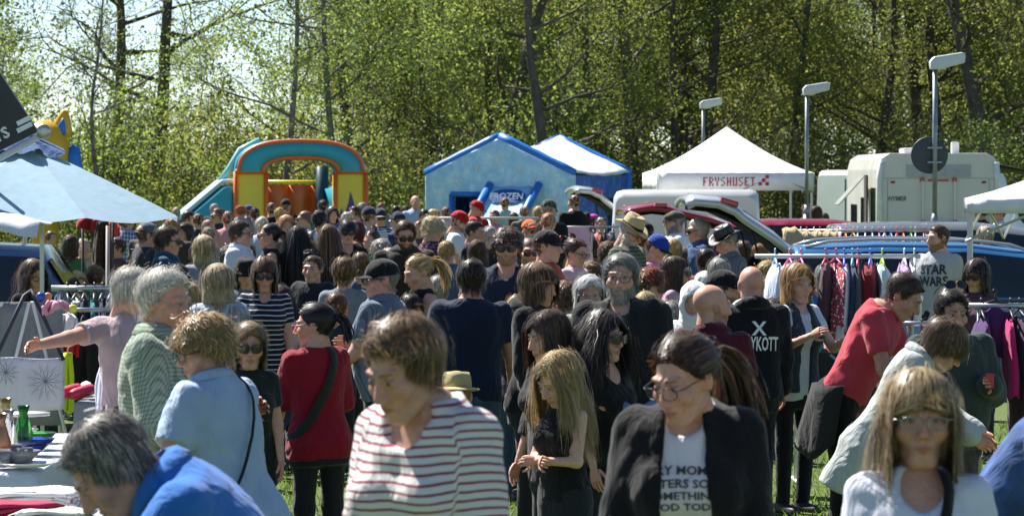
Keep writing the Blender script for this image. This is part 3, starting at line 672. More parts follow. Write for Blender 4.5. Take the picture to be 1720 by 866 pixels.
def car(px, d, yaw, pm, label, L=4.4, roof=1.47, open_=False, rails=False, wagon=True, hatch_pm=None, ang=78, glen=.0):
    root = empty('parked_car', ((px-860)/FX*d, d, 0), yaw, label, 'car'); hw = .86
    k = L/4.5
    ST = [(0, .78, .78), (.04, .92, .92), (.14, .97, 1.12), (.42 if wagon else .75, .98, roof-.03), (1.2, .97, roof+.01), (2.1, .96, roof), (2.75, .95, roof-.08), (3.45, .97, .985), (3.95, .90, .905), (4.35, .76, .765), (4.5, .55, .555)]
    ST = [(x*k, b, r_) for x, b, r_ in ST]
    def sec(b, r_, x):
        t = min(1, max(0, (r_-b)/.4)); wN = hw*(1-.10*max(0, (x/k-3.6)/.9)**2-(.05 if x < .05 else 0))
        return [(wN*.96, .24), (wN, .45), (wN*1.0, .68), (wN*.965, b), (wN*(.965-.10*t), b+(r_-b)*.5), (wN*(.95-.22*t), b+(r_-b)*.9), (wN*(.90-.30*t), r_+.012*t), (wN*.35, r_+.035*t)]
    def P(x, j, sg, off=0):
        xs = [q[0] for q in ST]; b = np.interp(x, xs, [q[1] for q in ST]); r_ = np.interp(x, xs, [q[2] for q in ST]); y, z = sec(b, r_, x)[int(j)] if j == int(j) else None
        return Vector((x, sg*(y+off), z))
    def Pf(x, jf, sg, off):
        a, b = int(math.floor(jf)), int(math.ceil(jf)); return P(x, a, sg, off).lerp(P(x, b, sg, off), jf-a)
    xs = sorted(set([q[0] for q in ST]+[L*i/30 for i in range(31)]))
    rows = [[P(x, j, -1) for j in range(8)]+[P(x, j, 1) for j in range(7, -1, -1)] for x in xs]
    m = MB(); m.grid(rows); m.add(rows[0], [list(range(16))]); m.add(rows[-1], [list(range(16))[::-1]])
    m.build('body', pm, root, True)
    for sg in (-1, 1):
        for i, (a, b) in enumerate(((.42, 1.02), (1.10, 1.98), (2.05, 2.86))):
            m = MB(); m.grid([[Pf(a*k+(b-a)*k*u, 3.12+(min(5.0, 5.0-.0) -3.12)*v, sg, .004) if True else None for v in (0, .25, .5, .75, 1)] for u in [q/6 for q in range(7)]])
            m.build('side_window', GLS, root, True)
        for xx in (1.06, 2.015): m = MB(); m.grid([[Pf(xx*k+dx, 3.1+1.95*v, sg, .007) for v in (0, .5, 1)] for dx in (-.035, .035)]); m.build('pillar', BLK, root, True)
        for xx in (1.25, 2.15): m = MB(); y = sg*(hw*.985); m.box((xx*k, y-.03, .82), (xx*k+.17, y+.012, .85)); m.build('door_handle', pm, root, bevel=.008)
        m = MB(); m.grid([[Pf(x, 2.92+.10*v, sg, .006) for v in (0, 1)] for x in [.3*k+3.0*k*u/10 for u in range(11)]]); m.build('trim_strip', BLK, root, True)
        if rails:
            pts = [Pf(x, 6, sg, -.02)+Vector((0, 0, .055 if 0 < i < 10 else .01)) for i, x in enumerate([.5*k+2.2*k*u/10 for u in range(11)])]; MB().tube(pts, .018, 6).build('roof_rail', rails, root, True)
        m = MB(); m.box((.0, sg*.62-.13, .70), (.10, sg*.62+.17, .95)); m.build('tail_light', TAIL, root, bevel=.03)
        for xw in (.85*k, 3.62*k): wheel(root, xw, sg*.76)
        MB().box((3.05*k, sg*(hw+.02)-.08, .98), (3.17*k, sg*(hw+.02)+.08, 1.10)).build('door_mirror', pm, root, bevel=.03)
    m = MB(); m.grid([[Pf(x, j, s_, .004) for s_, j in ((-1, 5.2), (-1, 6.2), (-1, 7), (1, 7), (1, 6.2), (1, 5.2))] for x in [2.86*k+.55*k*u/5 for u in range(6)]]); o = m.build('windscreen', GLS, root, True); o.location.z = .004
    MB().box((-.06, -.74, .30), (.10, .74, .58)).build('rear_bumper', pm, root, bevel=.05); MB().box((L-.10, -.72, .26), (L+.05, .72, .52)).build('front_bumper', pm, root, bevel=.05)
    if open_:
        m = MB(); m.prism([(-.012, .60), (-.012+.02, .93), (.12, 1.12), (.34, roof-.09), (.36, roof-.10), (.2, 1.0), (.1, .58)], -.62, .62); m.build('boot_opening', INT, root, True)
        hx, hz = .38*k, roof-.02; tg = Matrix.Translation((hx, 0, hz)) @ Matrix.Rotation(R(ang), 4, 'Y')      # door hangs down at 0, swings back and up
        rows = []
        prof = [(0, 0), (-.10, -.20), (-.20, -.48), (-.245, -.56), (-.27, -.72), (-.23, -.92), (-.17, -.98)]
        e = glen
        for x, z in prof: rows.append([tg @ Vector((x+.06*(abs(u)**3)+(-.0), u*(.60+.10*min(1, -z)), z*(1+e))) for u in [-1+2*q/10 for q in range(11)]])
        m = MB(); m.grid(rows); tgate = m.build('tailgate', hatch_pm or pm, root, True, solid=.07)
        m = MB(); m.grid([[tg @ Vector((x-.045+.06*(abs(u)**3), u*(.52+.08*min(1, -z)), z*(1+e))) for u in [-1+2*q/8 for q in range(9)]] for x, z in ((-.025, -.06), (-.10, -.20), (-.195, -.46))]); m.build('rear_window', GLS, tgate, True)
        m = MB(); m.grid([[tg @ Vector((x+.045+.06*(abs(u)**3), u*(.50+.08*min(1, -z)), z*(1+e))) for u in [-1+2*q/8 for q in range(9)]] for x, z in ((-.0, -.04), (-.10, -.20), (-.20, -.48), (-.24, -.72), (-.2, -.9))]); m.build('inner_lining', INT, tgate, True)
        for sg in (-1, 1):
            m = MB(); m.cbox((-.265, sg*.56, -.64*(1+e)), (.03, .12, .09), tg); m.build('tail_light', TAIL, tgate, bevel=.015)
            MB().tube([tg @ Vector((-.08, sg*.56, -.45)), (.12, sg*.66, 1.08)], .012, 6).build('gas_strut', BLK, root, True)
    else:
        m = MB(); m.grid([[Vector((np.interp(z, [.97, 1.12, roof-.04], [.12*k, .13*k, (.40 if wagon else .7)*k])-.008, y*(1-.12*(z-.97)), z)) for y in (-.66, -.33, 0, .33, .66)] for z in (1.0, 1.1, 1.2, 1.3, roof-.10)]); m.build('rear_window', GLS, root, True)
    MB().box((-.065, -.26, .62 if not open_ else .42), (-.055, .26, .72 if not open_ else .53)).build('number_plate', plain('plate', (.6, .6, .58), .5), root)
    return root
PB = paint('paint_blue', '#2c6a9c'); PR = paint('paint_red', '#8c1626'); PS = paint('paint_silver', '#b9bcbf'); PG = paint('paint_grey', '#6d7377'); PLB = paint('paint_steel_blue', '#4d6d8c')
car(1256, 35.5, R(2), PB, 'blue estate car with its tailgate raised behind the clothes rail', 4.6, 1.47, True, PS, hatch_pm=PS, ang=106, glen=.15)
car(1174, 53, R(4), PR, 'red hatchback with its red tailgate raised beside the white van', 4.2, 1.50, True, ang=90, glen=.55)
car(1342, 43, R(3), PG, 'grey car whose long roof shows behind the hanger rack', 4.5, 1.58, False)
car(1012, 60, R(6), PS, 'silver car with raised tailgate beside the blue castle', 4.2, 1.50, True, ang=108)
car(163, 30, R(182), PLB, 'steel blue car behind the left stall under the parasol', 4.4, 1.58, False)
def boxvan(name, px, d, W, L, H, yaw, pm, label, rake=.25):
    root = empty(name, ((px-860)/FX*d, d, 0), yaw, label, 'van')
    m = MB(); n = 9; rows = []
    for x_, zt, ws in ((0, H-.12, .97), (.06, H-.02, 1), (.3, H, 1), (L*.75, H, 1), (L*.82, H-.08, 1), (L*.92, 1.25, .98), (L*.99, 1.0, .95), (L, .5, .93)):
        hw = W/2*ws; rows.append([(-hw*.98, x_, .3), (-hw, x_, .7), (-hw, x_, min(1.2, zt-.1)), (-hw*.97, x_, zt-.10), (-hw*.93, x_, zt-.03), (-hw*.85, x_, zt), (hw*.85, x_, zt), (hw*.93, x_, zt-.03), (hw*.97, x_, zt-.10), (hw, x_, min(1.2, zt-.1)), (hw, x_, .7), (hw*.98, x_, .3)])
    m.grid(rows); m.add(rows[0], [list(range(12))]); m.add(rows[-1], [list(range(12))[::-1]]); m.build('body', pm, root, True)
    for sg in (-1, 1):
        for yy in (.9, L-.8):
            m = MB(); M_ = Matrix.Translation((sg*(W/2-.14), yy, .33)) @ Matrix.Rotation(R(90), 4, 'Y'); m.lathe([(.17, -.10), (.30, -.10), (.33, -.06), (.33, .06), (.30, .10), (.17, .10)], 24, M_); o = m.build('wheel', RUB, root, True); m = MB(); m.lathe([(.02, -.07), (.2, -.09), (.2, .09), (.02, .07)], 20, M_); m.build('rim', RIM, o, True)
        MB().box((sg*(W/2-.14)-.10, -.03, .75), (sg*(W/2-.14)+.10, .05, 1.15)).build('tail_light', TAIL, root, bevel=.02)
    MB().box((-.012, -.012, .5), (.012, .0, H-.2)).build('door_gap', BLK, root); MB().box((-W/2+.1, -.06, .3), (W/2-.1, .05, .5)).build('rear_bumper', BLK, root, bevel=.03); MB().box((-.26, -.04, .62), (.26, -.015, .73)).build('number_plate', plain('plate', (.6, .6, .58), .5), root)
    return root
PW = paint('paint_white', '#dcdcd8')
v1 = boxvan('white_van', 1152, 58, 2.42, 5.2, 1.95, R(-4), PW, 'white van standing behind the raised red tailgate')
v2 = boxvan('camper_van', 1420, 80, 1.95, 5.0, 2.32, R(-52), PW, 'white camper van with open sliding door beside the motorhome')
MB().box((-.99, 1.3, .5), (-.96, 2.3, 2.12)).build('door_opening', INT, v2)
MB().box((-1.06, .35, .5), (-1.0, 1.32, 2.14)).build('sliding_door', PW, v2, bevel=.03)
m = MB(); m.grid([[(-1.03+.03*math.sin(k*2), 1.75+.25*k/8, z) for z in (.6, 1.2, 2.05)] for k in range(9)]); m.build('curtain', cloth('#8a2430'), v2, True, solid=.01)
# motorhome
mh = empty('motorhome', ((1576-860)/FX*69, 69, 0), R(0), 'large cream white motorhome seen from behind with bicycle rack', 'motorhome')
CRM = plain('motorhome_shell', (.60, .59, .55), .4, var=.05, scale=1.5, coat=.3); W_, H_, L_ = 1.16, 2.62, 6.4
m = MB(); m.prism([(-W_, .45), (W_, .45), (W_, 2.30), (W_-.06, 2.52), (W_-.22, H_), (-W_+.22, H_), (-W_+.06, 2.52), (-W_, 2.30)], 0, L_); m.build('shell', CRM, mh, False, bevel=.018)
GP = plain('grey_panel', (.25, .29, .34), .25, coat=.5)
MB().box((-.62, -.018, 2.30), (.62, -.004, 2.40)).build('panel_stripe', GP, mh); MB().box((-.62, -.020, 2.16), (.62, -.004, 2.285)).build('panel_stripe', GP, mh)
for sg in (-1, 1):
    m = MB(); m.tube([(sg*(W_-.02), -.01, .5), (sg*(W_-.02), -.01, 2.1), (sg*(W_-.05), -.02, 2.45)], .06, 8); m.build('corner_trim', plain('corner_white', (.72, .73, .73), .35, coat=.4), mh, True)
    MB().lathe([(.01, 0), (.05, 0), (.05, .015), (.01, .02)], 14, Matrix.Translation((sg*.88, -.003, 2.06)) @ Matrix.Rotation(R(90), 4, 'X'), 1, .5).build('marker_light', TAIL, mh)
    MB().box((sg*.31-.045, -.05, 2.07), (sg*.31+.045, -.003, 2.15)).build('bracket', TAIL, mh, bevel=.01)
    MB().tube([(sg*.31, -.06, 2.08), (sg*.31, -.06, .95)], .014, 6).build('rack_pole', ALU, mh)
    for z in (1.30,): MB().box((sg*.31-.04, -.12, z-.03), (sg*.31+.04, -.05, z+.03)).build('clamp', TAIL, mh, bevel=.008)
MB().box((-.20, -.03, 2.075), (.20, -.003, 2.115)).build('brake_light', TAIL, mh, bevel=.008)
SEAM = plain('seam_grey', (.2, .2, .2), .6)
for z in (.95, 2.135): MB().box((-W_+.05, -.006, z-.004), (W_-.05, -.0025, z+.004)).build('panel_seam', SEAM, mh)
for x in (-.98, .98): MB().box((x-.004, -.006, .62), (x+.004, -.0025, 2.13)).build('panel_seam', SEAM, mh)
for sg in (-1, 1): MB().box((sg*.98-.09, -.03, .66), (sg*.98+.09, -.003, .88)).build('tail_light', TAIL, mh, bevel=.015)
MB().box((-W_-.03, 2.0, .6), (-W_-.004, 2.5, 2.2)).build('side_door', INT, mh)
for z, w_ in ((1.30, .38), (1.08, .62)): MB().tube([(-w_, -.10, z), (w_, -.10, z)], .016, 6).build('rack_bar', ALU, mh)
for sg in (-1, 1): MB().tube([(sg*.31+.12*math.cos(a), -.2, 1.0+.12*math.sin(a)) for a in [2*math.pi*k/16 for k in range(17)]], .012, 5, False).build('wheel_hoop', ALU, mh)
lettering('HYMER', .12, facing((-.80, -.004, 1.74)), plain('print_grey', (.12, .13, .15), .4), mh, bold=.004, shear=.25, width=.36)
for y0, z0, y1, z1 in ((.5, 1.15, 1.3, 1.95), (2.6, 1.0, 3.3, 1.75), (4.2, 1.0, 5.4, 1.6)): MB().box((-W_-.02, y0, z0), (-W_-.004, y1, z1)).build('side_window', GLS, mh, bevel=.006)
m = MB(); m.cbox((-.19, 0, -.38), (.012, .45, .38), Matrix.Translation((-W_, 1.7, 2.05)) @ Matrix.Rotation(R(42), 4, 'Y')); m.build('awning_window', plain('acrylic', (.45, .47, .45), .2), mh)
MB().box((-.55, 1.2, H_), (.1, 2.0, H_+.11)).build('roof_hatch', plain('corner_white', (.7, .7, .7), .4), mh, bevel=.04); MB().box((.35, .8, H_), (.5, .95, H_+.22)).build('roof_vent', plain('corner_white', (.7, .7, .7), .4), mh, bevel=.02)
MB().box((-W_+.1, -.06, .32), (W_-.1, .1, .62)).build('rear_bumper', PG, mh, bevel=.03)
for sg in (-1, 1):
    for yy in (1.3, 5.2):
        M_ = Matrix.Translation((sg*(W_-.16), yy, .34)) @ Matrix.Rotation(R(90), 4, 'Y'); m = MB(); m.lathe([(.17, -.1), (.31, -.1), (.34, -.06), (.34, .06), (.31, .1), (.17, .1)], 24, M_); m.build('wheel', RUB, mh, True)
m = MB(); m.grid([[(W_+.03+1.5*t, .6+3.2*u, 2.42-.32*t) for t in (0, .5, 1)] for u in (0, .5, 1)]); m.build('awning', cloth('#4a4540'), mh, True, solid=.02)
for y in (.7, 3.7): MB().tube([(W_+1.5, y, 0), (W_+1.5, y, 2.1)], .02, 6).build('awning_leg', ALU, mh)
# black raised lid at the left edge
ld = empty('trailer', (at(-60, 303, 30).x, 30, 0), R(0), 'black raised trailer lid with white lettering cut by the left edge', 'trailer')
m = MB(); m.box((-2.6, 0, .45), (.35, 1.5, 1.25)); m.build('box', plain('trailer_dark', (.02, .025, .035), .3, coat=.5), ld, bevel=.03)
LM = Matrix.Translation((.62, 0, 2.50)) @ Matrix.Rotation(R(-30), 4, 'Y')     # lid plane
m = MB(); 
pp = [(x, 0, z) for x, z in ((-1.6, 2.1), (.30, 3.03), (.62, 2.535), (-1.2, 1.62))]
A_, B_, C_, D_ = [Vector(q) for q in pp]
m.add([*pp, *[(x, .09, z) for x, _, z in pp]], [[0, 1, 2, 3], [7, 6, 5, 4], [1, 0, 4, 5], [2, 1, 5, 6], [3, 2, 6, 7], [0, 3, 7, 4]]); m.build('lid', plain('lid_black', (.010, .013, .020), .35), ld)
rz_ = math.atan2(C_.z-D_.z, C_.x-D_.x)
lt = Matrix.Translation(D_.lerp(C_, .80)+Vector((-.045, -.006, .10))) @ Matrix.Rotation(-rz_, 4, 'Y') @ Matrix.Rotation(R(90), 4, 'X')
lettering('PARTS', .13, lt, plain('print_white', (.8, .82, .85), .5), ld, bold=.004, thick=.002)
for k in range(2):
    q = D_.lerp(C_, .905); m = MB(); M_ = Matrix.Translation(q+Vector((0, -.006, .09+.06*k))) @ Matrix.Rotation(-rz_, 4, 'Y'); m.box((-.0, -.002, -.02), (.14-.02*k, .002, .02), M_); m.build('stripe', plain('print_white', (.8, .82, .85), .5), ld)
MB().tube([D_+Vector((.15, -.03, -.05)), C_+Vector((.05, -.03, -.02))], .03, 8).build('edge_rail', plain('rail_white', (.6, .62, .63), .35), ld, True); MB().lathe([(.02, -.02), (.06, -.02), (.06, .02), (.02, .02)], 16, Matrix.Translation(C_+Vector((.06, -.05, .0))) @ Matrix.Rotation(R(90), 4, 'X')).build('hinge', ALU, ld, True)
for x, z in ((-.6, 1.92), (.25, 2.34)): MB().tube([(x, .12, 1.2), (x, .12, z)], .02, 6).build('lid_strut', ALU, ld)
for sg in (0, 1): 
    m = MB(); M_ = Matrix.Translation((-1.1, .05+1.4*sg, .3)) @ Matrix.Rotation(R(90), 4, 'X'); m.lathe([(.1, -.08), (.3, -.08), (.3, .08), (.1, .08)], 20, M_); m.build('wheel', RUB, ld, True)
for x in (.2,): MB().tube([(x, .75, 0), (x, .75, .5)], .03, 6).build('jockey_post', ALU, ld)

# ---------------------------------------------------------------- clothes rails and what hangs on them
def rail(px0, px1, py, d, label, bar=None, ins=0, r=.014):
    a, b = at(px0, py, d), at(px1, py, d); root = empty('clothes_rail', (a.x, d, 0), 0, label, 'clothes rail'); L = b.x-a.x; z = a.z
    m_ = bar or ALU; MB().tube([(0, 0, z), (L, 0, z)], r, 8).build('bar', m_, root, True)
    for x in ((.06, L-.06) if not ins else (L*ins, L-.06)):
        MB().tube([(x, 0, .03), (x, 0, z)], r*.9, 8).build('upright', m_, root, True); MB().tube([(x, -.25, .03), (x, .25, .03)], r, 6).build('foot', m_, root, True)
    return root, z
GRS = np.random.RandomState(77)
def garment_hang(x, d, z, w_, ln, col, label, hcol='#d8d8d8', pat='plain', c2=None, flare=1.15, wide=False, group=None, drop=.045):
    root = empty('hanging_garment', (x, d, z), (0 if wide else R(90))+GRS.normal()*.12, label, 'garment', group)
    rows = []; n = 26; ph = GRS.uniform(0, 6); hwid = .21 if not wide else w_/2; thk = w_/2 if not wide else .05
    K = 10
    for k in range(K+1):
        t = k/K; zz = -drop-.02-ln*t; W1 = hwid*(.55+.45*min(1, t*7))*(1+(flare-1)*t); T1 = thk*(.45+.55*min(1, t*4))*(1+(flare-1)*t)
        rows.append([(W1*math.cos(a)*(1+.05*math.sin(a*5+ph)), T1*math.sin(a)*(1+.30*math.sin(a*4+ph+t*1.5)*min(1, t*3))+.012*math.sin(t*5+ph), zz+(.05*math.cos(a)**2*(-1 if t < .05 else 0))+(.012*math.sin(a*4+ph) if t == 1 else 0)) for a in [2*math.pi*j/n for j in range(n+1)]])
    m = MB(); m.grid(rows); m.add(rows[0][:-1], [list(range(n))]); m.build('cloth', cloth(col, pat, c2), root, True)
    hm = plain('hanger_'+hcol, srgb(hcol), .4); m = MB()
    m.tube([(.0, 0, -.03), (0, 0, .0), (.012, 0, .022), (-.004, 0, .034), (-.020, 0, .020)], .0055 if d > 20 else .004, 6); m.tube([(-.19, 0, -.085), (0, 0, -.03), (.19, 0, -.085)], .008, 6); m.build('hanger', hm, root, True)
    return root
rl, z = rail(1268, 1546, 430, 25, 'white clothes rail with coloured hangers in front of the blue car', plain('rail_white', (.6, .62, .63), .35), .25, r=.016)
ITEMS = [(1302, 26, .34, '#c8d0e4', '#8fc4e4', 'pale blue and white small top at the left end of the white rail'), (1326, 20, .28, '#d88aa8', '#e06a9a', 'small pink top on the white rail above the blond women'), (1345, 22, .5, '#39414e', '#e06a9a', 'dark grey shirt on a pink hanger on the white rail'),
         (1387, 18, .5, '#4a2f3a', '#c83a50', 'dark plum garment on a red hanger'), (1404, 20, .62, '#a84050', '#d0508a', 'red and white patterned garment right of the grey haired man'), (1418, 22, .62, '#d5d2dc', '#5a6ad0', 'long pale lilac garment on a blue hanger'), (1432, 18, .66, '#2c3756', '#6ab0c8', 'long navy garment on a turquoise hanger'),
         (1441, 20, .60, '#5d6066', '#d83a60', 'grey jacket edged in red on a red hanger'), (1462, 40, .62, '#7d1220', '#5a70d8', 'bright dark red jacket on a blue hanger'), (1482, 22, .28, '#b9dcd8', '#b8d030', 'short turquoise and pink top on a lime hanger'), (1519, 24, .42, '#b58ac4', '#e8e8f0', 'purple pink patterned dress with white trim'), (1536, 14, .40, '#d6d8dc', '#e0e0e0', 'white garment at the right end of the rail')]
for px, wp, ln, c, hc_, lb in ITEMS: garment_hang((px-860)/FX*25, 25, z+.02, wp/240, ln, c, lb, hc_, 'floral' if 'pattern' in lb or 'pink top' in lb else 'plain', '#e8e4e8', group='garments on the white rail')
rl2, z2 = rail(1326, 1566, 387, 39, 'long chrome rail full of coloured hangers behind the blue car')
HCOL = ['#d8d8d8', '#c84060', '#e8e8e8', '#c83c50', '#38b060', '#d0d0d4', '#b83048', '#e07828', '#d8a030', '#d8d8d8', '#e8e8e8', '#c0c4c8', '#d860a0', '#e8e8e8', '#4a90d0', '#e05a78', '#e86030', '#70c040', '#d8d8d8', '#d04870']
HN = {'#d8d8d8': 'grey', '#e8e8e8': 'white', '#d0d0d4': 'silver', '#c0c4c8': 'steel', '#c84060': 'rose', '#c83c50': 'red', '#38b060': 'green', '#b83048': 'crimson', '#e07828': 'orange', '#d8a030': 'yellow', '#d860a0': 'pink', '#4a90d0': 'blue', '#e05a78': 'coral', '#e86030': 'bright orange', '#70c040': 'lime', '#d04870': 'raspberry'}
for i, hc_ in enumerate(HCOL):
    px = 1345+i*10.8+GRS.uniform(-2, 2); c = ['#23283a', '#d8d4cc', '#3a3238', '#8c8f98', '#b9a98a', '#2c2c34'][i % 6]
    garment_hang((px-860)/FX*39, 39, z2+.005, .07, .6, c, 'garment on a %s hanger, number %s from the left on the chrome rail' % (HN[hc_], ['one', 'two', 'three', 'four', 'five', 'six', 'seven', 'eight', 'nine', 'ten', 'eleven', 'twelve', 'thirteen', 'fourteen', 'fifteen', 'sixteen', 'seventeen', 'eighteen', 'nineteen', 'twenty'][i]), hc_, group='garments on the chrome rail', drop=.05)
fc = empty('fur_throw', (at(1340, 400, 38.6).x, 38.6, at(1340, 398, 38.6).z), 0, 'cream fluffy throw draped over the left end of the chrome rail', 'throw')
m = MB(); rows = [[(-.16+.6*i/14+.01*math.sin(j*3), -.10+.2*j/8, .05-.9*(abs(j-4)/4)**1.2*.35+.05*math.exp(-((i-2)/2)**2)+.018*math.sin(i*2.3+j*1.7)) for j in range(9)] for i in range(15)]; m.grid(rows); m.build('cloth', cloth('#c9b78c', 'marl', '#8f7c58'), fc, True, solid=.03)
rl3, z3 = rail(898, 1062, 381, 45, 'rail with dark jackets behind the straw hat man')
for px, c, ln, lb in ((925, '#2a2c30', .7, 'black jacket hanging left on the middle rail'), (940, '#4a463c', .7, 'khaki jacket hanging on the middle rail'), (995, '#20242c', .7, 'dark jacket with orange trim on the middle rail'), (1006, '#8a4a20', .6, 'rusty orange garment on the middle rail'), (1016, '#1f2e2c', .7, 'dark green jacket on the middle rail'), (1030, '#243038', .7, 'dark slate jacket at the right of the middle rail')): garment_hang((px-860)/FX*45, 45, z3+.005, .10, ln, c, lb, '#303030', group='garments on the middle rail')
pbd = empty('pink_board', (at(971, 400, 44.6).x, 44.6, 0), 0, 'pale pink board hung from the middle rail', 'board'); zt = at(971, 383, 44.6).z; MB().box((-.14, -.01, zt-.5), (.14, .01, zt)).build('panel', plain('pink_panel', srgb('#d8a8c0'), .6), pbd); MB().box((-.02, -.006, .0), (.02, .006, zt-.49)).build('stand', ALU, pbd)
rl4, z4 = rail(728, 905, 366, 56, 'long pale bar in front of the blue castle', plain('rail_white', (.6, .62, .63), .35), r=.02)
rl5, z5 = rail(1628, 1740, 513, 20.5, 'chrome rail with purple and pink jackets at the right edge', r=.016)
for px, c, ln, wp, lb in ((1648, '#4a2f62', .55, 30, 'dark violet garment at the left of the right edge rail'), (1672, '#4d2a5e', .30, 60, 'bulky purple ski jacket over the right edge rail'), (1697, '#c81e6e', .46, 22, 'bright pink jacket on the right edge rail'), (1712, '#3c2440', .7, 24, 'dark plum coat on the right edge rail')): garment_hang((px-860)/FX*20.5, 20.5, z5+.01+(.05 if ln < .31 else 0), wp/293, ln, c, lb, '#303030', wide='bulky' in lb, group='garments on the right edge rail')
rl6, z6 = rail(86, 196, 484, 24, 'grey steel rail with dark garments at the left stall', r=.02)
for px, c, ln, lb in ((112, '#1c2234', .6, 'navy garment on the left stall rail'), (128, '#d8d4cc', .2, 'white small top on the left stall rail'), (142, '#232838', .6, 'dark blue garment on the left stall rail'), (158, '#1f7a84', .55, 'teal top on the left stall rail'), (172, '#2a2440', .6, 'dark violet top on the left stall rail'), (186, '#38404e', .6, 'slate top at the right end of the left stall rail')): garment_hang((px-860)/FX*24, 24, z6+.005, .07, ln, c, lb, '#50545a', group='garments on the left stall rail')
dn_ = garment_hang((1515-860)/FX*21, 21, at(0, 548, 21).z, .22, .34, '#24344e', 'dark denim jacket hanging right of the pink shirt man', '#303030', 'denim', wide=False); lil = garment_hang((1548-860)/FX*21, 21, at(0, 545, 21).z, .18, .36, '#b9a8b8', 'lilac floral top hanging beside the denim jacket', '#303030', 'floral', '#e8dde4')
rl7, z7 = rail(1490, 1600, 543, 21, 'low rail holding the denim jacket behind the stooping woman')

# ---------------------------------------------------------------- left stall
def slab_table(px0, px1, d0, d1, z, label, cl, drop=.5):
    xs = [(px0-860)/FX*d0, (px1-860)/FX*d0]; x0, x1 = xs; root = empty('table', ((x0+x1)/2, (d0+d1)/2, 0), 0, label, 'table'); hx, hy = (x1-x0)/2, (d1-d0)/2
    MB().box((-hx, -hy, z-.03), (hx, hy, z)).build('top', plain('table_top', (.4, .36, .3), .6), root)
    for sx in (-1, 1):
        for sy in (-1, 1): MB().box((sx*(hx-.05)-.02, sy*(hy-.05)-.02, 0), (sx*(hx-.05)+.02, sy*(hy-.05)+.02, z-.03)).build('leg', ALU, root)
    if cl:
        o = empty('tablecloth', root.location, 0, cl[1], 'tablecloth'); rows = []
        per = [(-hx, -hy), (hx, -hy), (hx, hy), (-hx, hy), (-hx, -hy)]; ring = []
        for i in range(4):
            for k in range(12): t = k/12; ring.append((per[i][0]+(per[i+1][0]-per[i][0])*t, per[i][1]+(per[i+1][1]-per[i][1])*t))
        ring.append(ring[0])
        for s_, zz, wv in ((.0, z+.008, 0), (.6, z+.008, 0), (1.0, z+.006, 0), (1.015, z-.02, .004), (1.03, z-.2, .02), (1.05, z-drop, .035)): rows.append([(x*s_*(1+wv*math.sin(j*1.7)), y*s_*(1+wv*.6*math.sin(j*1.7+1)), zz) for j, (x, y) in enumerate(ring)])
        m = MB(); m.grid(rows); m.build('cloth', cloth(*cl[0]), o, True)
    return root
slab_table(-140, 62, 17.0, 19.6, .74, 'table of glassware at the left stall', (('#dfe0e6',), 'white cloth over the glassware table at the left'), .5)
slab_table(-160, 118, 13.5, 15.5, .74, 'front table of folded linen at the bottom left', (('#d8d4d8', 'floral', '#6a7a5a'), 'white floral cloth over the front table at the bottom left'), .35)
GL = {'clear': None}
def glassy(name, rgb, tr=.8):
    if name in MATS: return MATS[name]
    m, nt, b = new_mat(name); b.inputs['Base Color'].default_value = (*rgb, 1); b.inputs['Roughness'].default_value = .06; b.inputs['Transmission Weight'].default_value = tr; b.inputs['IOR'].default_value = 1.45; MATS[name] = m; return m
def ware(name, px, d, z, prof, mat, label, n=20, group='wares on the left stall'):
    root = tag(MB().lathe(prof, n).build(name, mat, None, True), label, name.replace('_', ' '), group); root.location = ((px-860)/FX*d, d, z); return root
BW = [(.02, 0), (.04, .005), (.08, .04), (.11, .075), (.105, .075), (.07, .04), (.02, .012)]; VS = [(.03, 0), (.045, .02), (.05, .1), (.03, .17), (.022, .2), (.035, .24), (.03, .24), (.018, .2), (.02, .05)]; PLT = [(.02, 0), (.09, .006), (.13, .02), (.128, .024), (.08, .012), (.01, .008)]; CUP = [(.02, 0), (.03, .004), (.04, .05), (.042, .08), (.038, .08), (.034, .01)]
CER = plain('ceramic_white', (.72, .72, .70), .2); CG, GG, BG = glassy('glass_clear', (.9, .92, .92)), glassy('glass_green', (.1, .45, .08)), glassy('glass_blue', (.05, .12, .5)); BRS = plain('brass', (.5, .3, .1), .3, .9)
TZ = .75
for nm, px, d, pr, mt, lb in (('plate', 18, 19.2, PLT, CER, 'white plate at the back of the glassware table'), ('cake_stand', 42, 18.9, [(.05, 0), (.06, .01), (.015, .03), (.015, .12), (.13, .13), (.13, .145), (.01, .14)], CER, 'white footed cake stand on the glassware table'), ('bowl', 68-10, 18.4, BW, GG, 'green glass bowl under the cake stand'), ('vase', 38, 18.0, VS, GG, 'green glass vase on the glassware table'), ('bowl', 55, 18.0, BW, BG, 'blue glass bowl on the glassware table edge'), ('vase', 8, 18.6, VS, BRS, 'brass vase at the left of the glassware table'),
      ('vase', 12, 17.7, VS, CG, 'tall clear glass vase in front of the brass one'), ('goblet', 22, 17.5, CUP, CG, 'clear goblet left of the green vase'), ('bowl', 30, 17.2, BW, CG, 'large clear glass bowl at the table front'), ('goblet', 40, 17.3, CUP, CG, 'clear goblet right of the large bowl'), ('plate', 44, 17.1, PLT, CER, 'white oval dish at the front edge of the glassware table'), ('plate', 24, 19.4, PLT, CG, 'clear glass plate far back on the glassware table'), ('goblet', 2, 17.1, CUP, CG, 'clear goblet at the left edge of the picture'), ('bowl', 8, 17.2, BW, CG, 'clear bowl at the left edge of the picture'), ('vase', 0, 17.4, VS, plain('copper', (.5, .22, .12), .3, .9), 'copper vase at the left edge of the table')): ware(nm, px, d, TZ+.012, pr, mt, lb)
